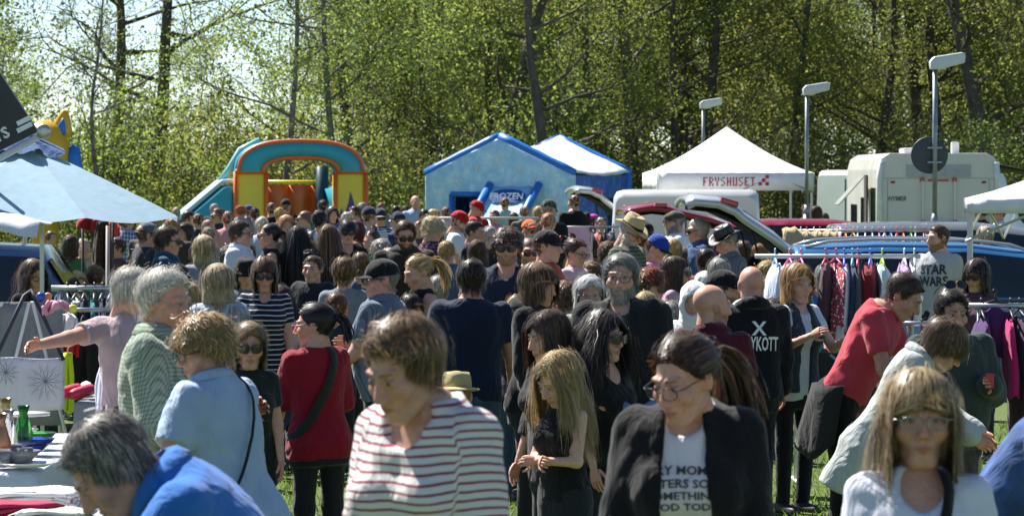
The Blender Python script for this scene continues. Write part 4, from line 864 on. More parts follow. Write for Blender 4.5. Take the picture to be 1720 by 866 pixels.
def folded(px, d, z, w_, dp, hgt, col, pat, c2, label, seed):
    rs = np.random.RandomState(seed); root = empty('folded_linen', ((px-860)/FX*d, d, z), rs.normal()*.3, label, 'linen', 'linen on the front table'); k = max(1, int(hgt/.018))
    for i in range(k):
        rows = [[(w_*(u-.5)*(1+.02*rs.normal())+.01*math.sin(v*7+i), dp*(v-.5)+.01*math.sin(u*6+i), .004+.018*i+.012*(1-(2*u-1)**6)+.004*math.sin(u*9+v*5+i)) for u in [q/10 for q in range(11)]] for v in [q/7 for q in range(8)]]
        m = MB(); m.grid(rows); m.build('fold', cloth(col, pat, c2), root, True, solid=.014)
folded(8, 14.85, TZ, .4, .3, .10, '#e2e2e2', 'plain', None, 'white folded linen at the back of the front table', 1); folded(70, 14.95, TZ, .34, .3, .09, '#dfdce0', 'floral', '#a05a78', 'white linen with pink print near the stooping man', 2); folded(20, 14.15, TZ, .36, .22, .12, '#a01c48', 'plain', None, 'crimson folded cloth on the front table', 3)
folded(85, 14.05, TZ, .30, .24, .09, '#d6d6c8', 'floral', '#4a5a38', 'linen printed with green leaves at the table corner', 4); folded(0, 13.85, TZ, .3, .2, .06, '#c8ccd6', 'plain', None, 'pale grey cloth at the bottom left corner', 5); folded(48, 13.85, TZ, .22, .2, .05, '#3a2c4a', 'plain', None, 'small dark violet cloth at the table front', 6); folded(60, 14.35, TZ, .26, .2, .07, '#ece8e0', 'plain', None, 'cream cloth in the middle of the front table', 7)
# easel with board and bag
D5 = 20.6
e1 = empty('display_board', ((52-860)/FX*D5, D5, 0), R(4), 'grey fabric board on a white folding easel at the left stall', 'display board'); zt = at(0, 507, D5).z
m = MB(); m.grid([[(-.20+.38*i/8, .02+.004*math.sin(i*2+j), .72+(zt-.72)*j/10) for j in range(11)] for i in range(9)]); m.build('board', cloth('#85898c', 'marl', '#74787c'), e1, True, solid=.02)
WL = plain('rail_white', (.6, .62, .63), .35)
for x0, x1 in ((-.01, -.16), (.01, .17)): MB().tube([(x0, -.03, zt+.0), (x1*1.3, -.10, .60), (x1*1.9, -.16, 0.0)], .011, 6).build('leg', WL, e1)
MB().tube([(0, .06, zt), (0, .45, 0.0)], .011, 6).build('leg', WL, e1)
bg_ = empty('shoulder_bag', ((50-860)/FX*(D5-.25), D5-.25, at(0, 690, D5-.25).z), R(3), 'white shoulder bag with stitched flowers hung on the easel', 'bag'); bg_.scale = (1.32, 1.32, 1.32)
m = MB(); rows = []
for k in range(9):
    t = k/8; rows.append([((-.155+.30*u), -.035*math.sin(math.pi*u)**.5*(1-.3*t)+.006*math.sin(u*9+t*4), .005+.225*t+.004*math.sin(u*7)) for u in [q/14 for q in range(15)]])
m.grid(rows); m.build('front', cloth('#d6d6de'), bg_, True, solid=.012)
m = MB(); m.box((-.15, .0, .004), (.14, .04, .22)); m.build('back', cloth('#c8c8d0'), bg_, bevel=.012)
m = MB()
for cx, cz, r_, n_ in ((.07, .13, .085, 13), (-.10, .17, .06, 12)):
    for k in range(n_):
        a = 2*math.pi*k/n_; m.tube([(cx, -.048, cz), (cx+r_*.5*math.cos(a-.12), -.050, min(.222, max(.01, cz+r_*.5*math.sin(a-.12)))), (cx+r_*math.cos(a), -.048, min(.222, max(.01, cz+r_*math.sin(a)))), (cx+r_*.5*math.cos(a+.12), -.050, min(.222, max(.01, cz+r_*.5*math.sin(a+.12))))], .0012, 4)
m.build('stitched_flower', plain('thread', (.18, .16, .3), .7), bg_)
MB().tube([(-.15, -.02, .22), (-.02, -.06, .50), (.0, .06, .52), (.02, -.06, .50), (.145, -.02, .22)], .009, 6).build('strap', plain('strap_dark', (.02, .025, .05), .6), bg_, True)
def drape(px, pyt, pyb, d, wpx, col, name, label, pat='plain', c2=None, sway=0):
    ppm = FX/d; a = at(px, pyt, d); ln = (pyb-pyt)/ppm; w_ = wpx/ppm; root = empty(name, (a.x, d, a.z), GRS.normal()*.1, label, 'garment', None); ph = GRS.uniform(0, 6)
    rows = [[((u-.5)*w_*(.6+.4*min(1, t*2.5)+.12*t)+sway*t, .035*math.sin(u*11+ph+t)*min(1, t*3)+.05*(u-.5)**2, -ln*t+.02*math.sin(u*5+ph)*t) for u in [q/14 for q in range(15)]] for t in [q/10 for q in range(11)]]
    m = MB(); m.grid(rows); m.build('cloth', cloth(col, pat, c2), root, True, solid=.02); MB().tube([(0, 0, -.01), (0, 0, .02), (.012, .0, .04)], .004, 5).build('hook', ALU, root); return root
drape(136, 540, 700, 21.8, 60, '#191517', 'hanging_coat', 'black coat hung right of the grey board', sway=.02); drape(113, 592, 690, 21.2, 15, '#b8d81c', 'safety_vest', 'lime yellow safety vest hung beside the grey board'); drape(116, 548, 600, 21.4, 26, '#b01420', 'red_garment', 'red cloth bundle hung above the lime vest'); drape(112, 528, 555, 20.8, 28, '#e4e6ea', 'white_garment', 'white crumpled cloth over the board corner'); drape(92, 506, 524, 20.3, 40, '#d89ab0', 'pink_garment', 'pink cloth laid over the top of the grey board'); drape(146, 548, 610, 22.0, 36, '#b02034', 'red_garment', 'dark red skirt hung behind the black coat', sway=.04); drape(176, 615, 700, 19.9, 30, '#c4c4dc', 'white_garment', 'pale lilac skirt behind the checked shirt man')
rlx, zx = rail(84, 190, 520, 22.1, 'low rail behind the grey board holding coats')
hv = tag(MB().lathe([(.002, .0), (.02, .004), (.033, .025), (.026, .048), (.01, .058), (.002, .059)], 18).build('ball', plain('toy_blue', (.03, .08, .35), .3), None, True), 'small blue ball on top of the grey board', 'ball'); hv.location = ((68-860)/FX*20.65, 20.65, at(0, 507, 20.65).z+.0)
for px, py, c, lb in ((80, 492, (.8, .3, .1), 'orange round toy beside the blue ball'), (122, 512, (.75, .75, .05), 'lime round toy on the left stall rail')):
    o = tag(MB().lathe([(.002, -.008), (.018, -.008), (.024, 0), (.018, .008), (.002, .008)], 18, Matrix.Rotation(R(90), 4, 'X')).build('toy_disc', plain('toy_%s' % lb[:4], c, .4), None, True), lb, 'toy'); o.location = at(px, py+6, 20.7)
st = slab_table(125, 330, 20.4, 21.6, .86, 'long stall table of toys and shoes behind the checked shirt man', (('#8a8f98',), 'grey cloth over the toy table at the left'), .4)
krs = np.random.RandomState(9); KC = ['#c8344c', '#e4e0d8', '#2b6a8c', '#1c1c22', '#d8b040', '#5a3c86', '#d87a98', '#7a5a3c']; KN = ['red', 'cream', 'blue', 'black', 'mustard', 'purple', 'pink', 'brown']
for i in range(8):
    o = empty('shoe_pair', ((132+22*i-860)/FX*20.9, 20.7+.25*(i % 3), .87), krs.uniform(-.6, .6), '%s pair of small shoes on the toy table' % KN[i], 'shoes', 'wares on the toy table')
    for sx in (-.05, .05):
        m = MB(); m.tube([(sx, .09, .05), (sx, .04, .045), (sx, -.06, .03), (sx, -.11, .022)], [.034, .036, .034, .016], 8); m.build('shoe', plain('wear_'+KN[i], srgb(KC[i]), .5), o, True)

drape(172, 372, 480, 33, 30, '#4a3024', 'hanging_rug', 'brown patterned rug hung beside the thin pale pole', 'plaid', '#2a1c16'); drape(150, 366, 384, 33.2, 40, '#a01c24', 'red_banner', 'red cloth strip under the rim of the blue parasol'); drape(190, 372, 400, 33.4, 16, '#c8401c', 'orange_garment', 'orange red cloth beside the plaid shirt man')
rly, zy = rail(128, 200, 366, 33.3, 'dark rail under the blue parasol carrying rug and cloths', BLK)
# ---------------------------------------------------------------- people: heads
def hair_cap_mat(col, col2):
    a = srgb(col); c2 = srgb(col2) if col2 else a
    return plain('scalp_hair_%s_%s' % (col, col2), tuple(.75*(x*.7+y*.3) for x, y in zip(a, c2)), .75, var=.25, scale=30, bump=.3, bscale=90, spec=.3)
def smax(a, b, k): return -smin(-a, -b, k)
def head_sdf(P, f=0, ears=True):
    Q = P.copy(); Q[..., 0] = np.abs(Q[..., 0])
    S = lambda c, r: np.linalg.norm(Q-np.asarray(c, np.float32), axis=-1)-r
    d = ellip(Q, (0, .018, .036), (.0745, .096, .083))
    d = smin(d, ellip(Q, (0, -.022, -.030), (.060-.004*f, .070, .080)), .03)
    d = smin(d, S((0, -.071, -.092), .022-.003*f), .025)
    d = smin(d, capsule(Q, (.047-.004*f, -.002, -.068), (.02, -.068, -.096), .018-.004*f, .016), .02)
    d = smin(d, ellip(Q, (.042, -.062, -.018), (.026, .026, .026)), .02)
    d = smin(d, capsule(Q, (.012, -.088, .034), (.045, -.074, .034), .011-.003*f, .010-.002*f), .012)
    d = smax(d, -S((.032, -.106, .012), .0205), .014)
    d = smin(d, S((.032, -.0815, .012), .0125), .003)
    d = smin(d, capsule(Q, (0, -.090, .022), (0, -.117+.002*f, -.022), .0075, .0125-.0015*f), .010)
    d = smin(d, ellip(Q, (.012, -.102, -.028), (.010, .011, .008)), .008)
    d = smin(d, ellip(Q, (0, -.076, -.055), (.03, .022, .026)), .015)
    d = smin(d, capsule(Q, (0, -.1005, -.0515), (.021, -.092, -.056), .0055, .003), .004)
    d = smin(d, capsule(Q, (0, -.0985, -.0645), (.018, -.092, -.0615), .0068, .003), .004)
    if ears: d = smin(d, ellip(Q, (.077, .014, .0), (.011, .021, .033)), .008)
    d = smin(d, capsule(Q, (0, .024, -.05), (0, .034, -.16), .053-.008*f, .053-.008*f), .02)
    return d
HC = np.array([0, -.004, -.004], np.float32)
HEADS = {}
def head_grid(f, rows, cols):
    key = (f, rows, cols)
    if key in HEADS: return HEADS[key]
    th = np.linspace(0.001, math.pi-.001, rows); ph = np.linspace(0, 2*math.pi, cols, endpoint=False)-math.pi/2
    ph = ph-0.45*np.sin(ph+math.pi/2)*.9      # more columns on the face
    T, Ph = np.meshgrid(th, ph, indexing='ij')
    D = np.stack([np.sin(T)*np.cos(Ph), np.sin(T)*np.sin(Ph), np.cos(T)], -1).reshape(-1, 3).astype(np.float32)
    rs = np.linspace(.03, .19, 54).astype(np.float32); r = np.full(len(D), .03, np.float32)
    prev = head_sdf(HC+D*rs[0], f)
    for a, b in zip(rs[:-1], rs[1:]):
        cur = head_sdf(HC+D*b, f); m = (prev < 0) & (cur >= 0)
        r[m] = (a+(b-a)*(prev/(prev-cur+1e-9)))[m]; last = (cur < 0); prev = cur
    r[last] = .19
    V = HC+D*r[:, None]
    F = []
    i, j = np.meshgrid(np.arange(rows-1), np.arange(cols), indexing='ij'); j2 = (j+1) % cols
    F = np.stack([i*cols+j, (i+1)*cols+j, (i+1)*cols+j2, i*cols+j2], -1).reshape(-1, 4)
    HEADS[key] = (V, F.astype(np.int32)); return HEADS[key]
def lerp(a, b, m): return a+(b-a)*m[:, None]
def head_colors(V, skin, hair, f, beard=0, stubble=0, lips=1, buzz=0):
    Q = V.copy(); Q[:, 0] = np.abs(Q[:, 0]); sk = np.array(srgb(skin), np.float32); hc = np.array(srgb(hair), np.float32)
    C = np.tile(sk, (len(V), 1))
    st = lambda d, a, b: np.clip((b-d)/(b-a), 0, 1)
    red = sk*np.array([1.05, .72, .66]); 
    C = lerp(C, red, .3*st(np.linalg.norm(Q-[.045, -.08, -.02], axis=1), .01, .04))
    C = lerp(C, red, .6*st(np.linalg.norm(Q-[0, -.118, -.024], axis=1), .008, .025))
    C = lerp(C, red, .5*st(np.linalg.norm(Q-[.085, .014, 0], axis=1), .01, .035))
    ld = np.minimum(capsule(Q, (0, -.1005, -.0515), (.021, -.092, -.056), .0055, .002), capsule(Q, (0, -.0985, -.0645), (.018, -.092, -.0615), .0068, .002))
    C = lerp(C, sk*np.array([.85, .45, .42]), (.75 if f else .5)*st(ld, .000, .003))
    C = lerp(C, sk*.3, st(capsule(Q, (0, -.106, -.0578), (.022, -.095, -.0585), .0012, .0008), .0, .003)*.8)
    C = lerp(C, hc*.7, .8*st(capsule(Q, (.014, -.098, .0335), (.048, -.085, .0365), .0035, .0025), .0, .004))
    ey = np.linalg.norm(Q-[.032, -.0815, .012], axis=1)
    em = (ey < .0140) & (Q[:, 1] < -.088) & (np.abs(Q[:, 2]-.012) < .0062)
    C[em] = (.30, .27, .25)
    ir = np.hypot(Q[:, 0]-.032, Q[:, 2]-.012); C[em & (ir < .0062)] = (.05, .035, .025)
    C = lerp(C, sk*.35, .8*st(np.abs(Q[:, 2]-.0195)+np.maximum(0, np.abs(Q[:, 0]-.032)-.013), .001, .004)*(Q[:, 1] < -.075))
    C = lerp(C, sk*np.array([.7, .6, .6]), .4*st(np.linalg.norm(Q-[.032, -.09, .0], axis=1), .005, .014))
    if beard or stubble:
        bz = np.interp(Q[:, 1], [-.12, -.07, -.03, .0, .02], [-.035, -.04, -.03, 0, .02])
        m = np.clip((bz-Q[:, 2])/.008, 0, 1)*(Q[:, 1] < .022)*(Q[:, 2] > -.135)*np.clip(ld/.004, 0, 1)
        C = lerp(C, hc, m*(beard or stubble))
    if buzz:
        fz = np.interp(Q[:, 1], [-.1, -.06, -.03, 0., .03, .09], [.07, .05, .01, -.005, -.05, -.085]); C = lerp(C, hc, np.clip((Q[:, 2]-fz)/.012, 0, 1)*buzz)
    return C.astype(np.float32)

HL_Y = [-.11, -.085, -.06, -.03, 0., .03, .09]
HL = {'short': [.104, .094, .070, .018, -.012, -.05, -.082], 'fringe': [.036, .036, .034, .01, -.012, -.05, -.085],
      'bob': [.100, .088, .060, -.02, -.10, -.125, -.13], 'bobf': [.050, .049, .040, -.03, -.10, -.125, -.13], 'high': [.12, .10, .082, .05, .0, -.045, -.08]}
def hair_build(kind, f, lod, rs, down, vol=1.0, col=None, length=None):
    """hair in head coordinates: a cap that hugs the skull and ribbons combed over it. -> V, F (ribbons), capV, capF"""
    longh = kind in ('long', 'longf', 'wavy')
    bob = kind in ('bob', 'bobf', 'curlybob') or longh
    hl = HL['bobf' if kind in ('bobf', 'longf') else 'bob' if bob else 'fringe' if kind in ('fringe', 'curly') else 'high' if kind == 'receding' else 'short']
    t = {'short': .016, 'receding': .011, 'crop': .010, 'fringe': .022, 'bob': .022, 'bobf': .024, 'curlybob': .03, 'long': .018, 'longf': .02, 'wavy': .026, 'pony': .010, 'bun': .010, 'curly': .032, 'tall': .026}[kind]*vol
    v = {2: .0085, 1: .013, 0: .02}[lod]
    zb = -.15 if bob and not longh else -.30 if longh else -.1
    if length and longh: zb = -length
    vo = Vol((-.15, -.13, zb-.06), (.15, .24, .19), v)
    dn_ = np.asarray(down, np.float32)
    def capf(P):
        d = head_sdf(P, f, False)
        fy = np.interp(P[..., 1], HL_Y, hl)+fnoise(P, 120, 9)*.004
        top = np.clip((P[..., 2]+.02)/.1, .35, 1)
        thick = t*top if not bob else t*(.75+.25*top)
        if not bob: thick = thick*np.clip((P[..., 2]-fy)/.035, .15, 1)
        dd = d-thick*(1 if bob or 'curl' in kind else .4)-fnoise(P, 70 if 'curl' in kind else 45, 3)*(.006 if 'curl' in kind else .0022 if bob else .0008)
        out = np.maximum(dd, (fy-P[..., 2])*.8)
        out = np.maximum(out, -(d+.012))
        if bob:
            z = P[..., 2]; tz = np.minimum(0, z)/min(-.3, dn_[2]); Py = P[..., 1]-dn_[1]*tz; rx = np.interp(z, [-.35, -.2, -.1, 0], [.085, .095, .094, .085])+t*.4; ry = np.interp(z, [-.35, -.2, -.1, 0], [.06, .07, .085, .09])+t*.4
            e = (np.hypot(P[..., 0]/rx, (Py-.025)/ry)-1)*.08
            c = np.maximum(np.maximum(e, zb+.03-z), z-.02); c = np.maximum(c, (-.02+.012*vol)-Py-np.clip(-z-.12, 0, .1)*(.35 if longh else 0))
            c = np.maximum(c, -(np.hypot(P[..., 0]/.066, (Py+.0)/.07)-1)*.07)
            out = smin(out, c, .02)
        return out
    vo.add(capf, vo.lo, vo.lo+np.array(vo.n)*v, 0)
    CV, CF = vo.mesh()
    # ribbons
    n = {2: 3600, 1: 1000, 0: 260}[lod]
    if longh: n = int(n*1.35)
    if kind in ('crop', 'receding'): n = int(n*.8)
    D = rs.normal(size=(n*3, 3)).astype(np.float32); D /= np.linalg.norm(D, axis=1, keepdims=True)
    D[:, 2] = np.where(rs.rand(n*3) < .5, np.abs(D[:, 2]), D[:, 2])
    p = HC+D*.1
    def proj(p, off):
        for _ in range(3):
            d = head_sdf(p, f, False); e = .004
            g = np.stack([head_sdf(p+np.eye(3, dtype=np.float32)[k]*e, f, False)-d for k in range(3)], 1); g /= np.linalg.norm(g, axis=1, keepdims=True)+1e-9
            p = p-g*(d-off)[:, None]
        return p, g
    off = (t*rs.uniform(.6, 1.25, size=len(p))).astype(np.float32)
    off = np.where(rs.rand(len(p)) < .05, off*1.6+.005, off).astype(np.float32)
    p, g = proj(p, off)
    hlz = np.interp(p[:, 1], HL_Y, hl if not bob else HL['bobf'] if kind in ('bobf', 'longf') else HL['short'])
    keep = np.where(p[:, 2] > hlz+.004)[0][:n]
    hz_ = np.clip((p[:, 2]-hlz)/.035, .35, 1)
    p, g, off = p[keep], g[keep], (off*(hz_ if not bob else 1))[keep]; n = len(p)
    crown = np.array([.012, .045, .125], np.float32)
    tie = np.array([0, .125, .03], np.float32)
    if kind in ('pony', 'bun'): fl = tie-p
    elif kind in ('short', 'crop', 'receding', 'tall') : 
        fl = p-crown; front = (p[:, 1] < .0) & (p[:, 2] > .05); fl[front] = np.array([.05, -.01, .02])+rs.normal(size=(front.sum(), 3))*.02 if kind != 'tall' else np.array([.02, .05, .05])
    else:
        fl = p-crown
        if not kind.endswith('f') and kind != 'fringe':        # a parting: fall to the two sides
            fr = p[:, 1] < .03; fl[fr, 0] += np.sign(p[fr, 0]-.015)*.10; fl[fr, 1] += .03
    fl = fl/(np.linalg.norm(fl, axis=1, keepdims=True)+1e-9)
    L = {'short': .05, 'receding': .035, 'crop': .026, 'fringe': .07, 'bob': .19, 'bobf': .19, 'curlybob': .16, 'long': .36, 'longf': .36, 'wavy': .34, 'pony': .11, 'bun': .11, 'curly': .05, 'tall': .055}[kind]
    if length and longh: L = length+.1
    K = 9 if longh else 7 if bob or kind in ('pony', 'bun') else 4
    if lod == 0: K = max(3, K-2)
    ln = L*rs.uniform(.65, 1.05, size=n).astype(np.float32); 
    wd = {2: .0027, 1: .0058, 0: .011}[lod]*rs.uniform(.7, 1.3, size=n)
    if 'curl' in kind: wd = wd*1.3
    pts = [p]; nrm = [g]; dr = fl-(fl*g).sum(1, keepdims=True)*g; dr /= np.linalg.norm(dr, axis=1, keepdims=True)+1e-9
    dn = np.asarray(down, np.float32)
    curl = .55 if 'curl' in kind else .20 if kind == 'wavy' else .03 if kind in ('pony', 'bun') else .06
    for k in range(K-1):
        st = (ln/(K-1))[:, None]
        gw = (.12 if L < .1 else .42) if kind not in ('pony', 'bun') else 0
        if kind in ('pony', 'bun'): dr = tie-p; dr = dr/(np.linalg.norm(dr, axis=1, keepdims=True)+1e-9)
        dr = dr+dn*gw+rs.normal(size=(n, 3)).astype(np.float32)*curl
        dr /= np.linalg.norm(dr, axis=1, keepdims=True)+1e-9
        q = p+dr*st
        d = head_sdf(q, f, False); e = .004
        gg = np.stack([head_sdf(q+np.eye(3, dtype=np.float32)[i]*e, f, False)-d for i in range(3)], 1); gg /= np.linalg.norm(gg, axis=1, keepdims=True)+1e-9
        lift = off+(0.004*k if kind in ('tall', 'curly') else 0)
        push = np.where(q[:, 2] > -.02 if not (longh or bob) else True, lift-d, np.maximum(0, lift-d))
        push = np.where((d > .05), 0, np.maximum(push, -.012) if L < .12 else np.maximum(push, 0 if k > 3 else -.008))
        q = q+gg*push[:, None]
        if bob:                                      # keep locks out of the face
            face = (q[:, 1] < -.045) & (q[:, 2] < .046 if kind in ('bobf', 'longf') else q[:, 2] < .06) & (np.abs(q[:, 0]) < .075)
            q[face, 0] = np.sign(q[face, 0]+1e-6)*np.maximum(np.abs(q[face, 0]), .072+off[face]*.5); q[face, 1] = np.maximum(q[face, 1], -.055)
        dr = q-p; dr /= np.linalg.norm(dr, axis=1, keepdims=True)+1e-9
        p = q; pts.append(p); nrm.append(gg)
    V = []
    for k in range(K):
        a = pts[min(k+1, K-1)]-pts[max(k-1, 0)]; s_ = np.cross(a, nrm[k]); s_ /= np.linalg.norm(s_, axis=1, keepdims=True)+1e-9
        tw = (1-.75*(k/(K-1))**2)
        V.append(pts[k]-s_*(wd*tw)[:, None]*.5); V.append(pts[k]+s_*(wd*tw)[:, None]*.5)
    V = np.stack(V, 1).reshape(-1, 3)                  # n, 2K
    base = np.arange(n)[:, None]*2*K
    F = np.concatenate([np.stack([base[:, 0]+2*k, base[:, 0]+2*k+1, base[:, 0]+2*k+3, base[:, 0]+2*k+2], 1) for k in range(K-1)])
    ex = MBraw()
    if kind == 'pony':
        m = {2: 240, 1: 80, 0: 20}[lod]; tl = length or .24
        for i in range(m):
            a = rs.uniform(0, 6.28); r0 = rs.uniform(.0, .022)
            P0 = tie+np.array([r0*math.cos(a), .0, r0*math.sin(a)]); path = [P0]
            dd = np.array([rs.normal()*.12, 1.0, .35]); 
            for k in range(6):
                dd = dd/np.linalg.norm(dd); dd = dd*.8+dn*.5+rs.normal(size=3)*.09; dd /= np.linalg.norm(dd); path.append(path[-1]+dd*tl/6*rs.uniform(.85, 1.1))
            ex.ribbon(path, .009 if lod == 2 else .014, rs)
    if kind == 'bun':
        m = {2: 200, 1: 70, 0: 30}[lod]; bc = np.array([0, .085, .125])
        for i in range(m):
            ax = rs.normal(size=3); ax /= np.linalg.norm(ax); u = np.cross(ax, [0.3, .5, 1.]); u /= np.linalg.norm(u); w_ = np.cross(ax, u); a0 = rs.uniform(0, 6.28); rr = rs.uniform(.026, .04)
            ex.ribbon([bc+rr*(u*math.cos(a0+t_)+w_*math.sin(a0+t_)) for t_ in np.linspace(0, 2.2, 6)], .010, rs)
    if len(ex.v):
        F = np.concatenate([F, np.array(ex.f)+len(V)]); V = np.concatenate([V, np.array(ex.v)])
    return V.astype(np.float32), F.astype(np.int32), CV, CF
class MBraw:
    def __init__(s): s.v = []; s.f = []
    def ribbon(s, path, wd, rs):
        n0 = len(s.v); up = rs.normal(size=3)
        for k, p in enumerate(path):
            a = np.asarray(path[min(k+1, len(path)-1)])-np.asarray(path[max(k-1, 0)]); x = np.cross(a, up); x /= np.linalg.norm(x)+1e-9
            w_ = wd*(1-.7*(k/(len(path)-1))**2); s.v += [p-x*w_/2, p+x*w_/2]
        for k in range(len(path)-1): s.f.append([n0+2*k, n0+2*k+1, n0+2*k+3, n0+2*k+2])

# hands: palm, four fingers of different length, a thumb from the side of the palm. x along fingers, y to the thumb, z back of hand
HANDS = {}
def hand_template(curl):
    if curl in HANDS: return HANDS[curl]
    m = MB()
    prof = [(-.012, .020, .017), (.0, .024, .017), (.03, .036, .016), (.065, .041, .014), (.088, .038, .011)]
    n = 8; V = []; F = []
    for x, w_, t in prof:
        for k in range(n):
            a = 2*math.pi*k/n; V.append((x, w_*math.copysign(abs(math.cos(a))**.7, math.cos(a)), t*math.sin(a)))
    for i in range(len(prof)-1):
        for k in range(n): F.append([i*n+k, i*n+(k+1) % n, (i+1)*n+(k+1) % n, (i+1)*n+k])
    F += [list(range(n))[::-1], [(len(prof)-1)*n+k for k in range(n)]]; m.add(V, F)
    for y, L, dx in ((.029, .070, -.004), (.010, .080, .002), (-.010, .074, -.001), (-.028, .057, -.010)):
        p = Vector((.080+dx, y, 0)); a = 0; pts = [p.copy()]; spread = y*.6
        for seg, fr in ((0, .45), (1, .32), (2, .25)):
            a += curl*(.6 if seg == 0 else 1.0); p = p+Vector((math.cos(a), spread, -math.sin(a)))*(L*fr); pts.append(p.copy())
        m.tube(pts, [.0095, .0088, .0080, .0058], 6)
    p = Vector((.018, .030, -.004)); pts = [p]
    for q in ((.030, .022, -.008), (.026, .010, -.006-.012*curl), (.020, .003, -.004-.016*curl)): p = p+Vector(q); pts.append(p)
    m.tube(pts, [.013, .0115, .0098, .0065], 6)
    V = np.array([tuple(p) for p in m.v], np.float32)
    F = np.array([f if len(f) == 4 else None for f in m.f if len(f) == 4], np.int32)
    HANDS[curl] = (V, F); return HANDS[curl]

# ---------------------------------------------------------------- people: bodies
PROF_Z = [.78, .86, .95, 1.06, 1.16, 1.28, 1.36, 1.42, 1.455, 1.49]
PROF = {'m': ([.158, .164, .160, .152, .156, .168, .166, .140, .098, .058], [.105, .118, .115, .108, .112, .120, .112, .092, .074, .058]),
        'f': ([.168, .174, .160, .130, .129, .140, .138, .114, .080, .048], [.110, .122, .110, .098, .098, .106, .100, .082, .064, .050])}
def rotx(a): c, s = math.cos(a), math.sin(a); return np.array([[1, 0, 0], [0, c, -s], [0, s, c]], np.float32)
def roty(a): c, s = math.cos(a), math.sin(a); return np.array([[c, 0, s], [0, 1, 0], [-s, 0, c]], np.float32)
def rotz(a): c, s = math.cos(a), math.sin(a); return np.array([[c, -s, 0], [s, c, 0], [0, 0, 1]], np.float32)
ARMS = {'down': (4, 9, 14, -4), 'bent': (10, 12, 95, 28), 'reach': (38, 8, 28, 6), 'fwd': (62, 8, 20, 4), 'pocket': (-8, 20, 30, 6), 'hip': (-18, 30, 55, 25), 'up': (60, 20, 110, 10),
        'hold': (22, 14, 80, 34), 'back': (-28, 12, 50, 30), 'low': (20, 8, 30, 12), 'clasp': (14, 6, 78, 46), 'phone': (30, 16, 115, 30), 'side': (8, 14, 20, -6)}

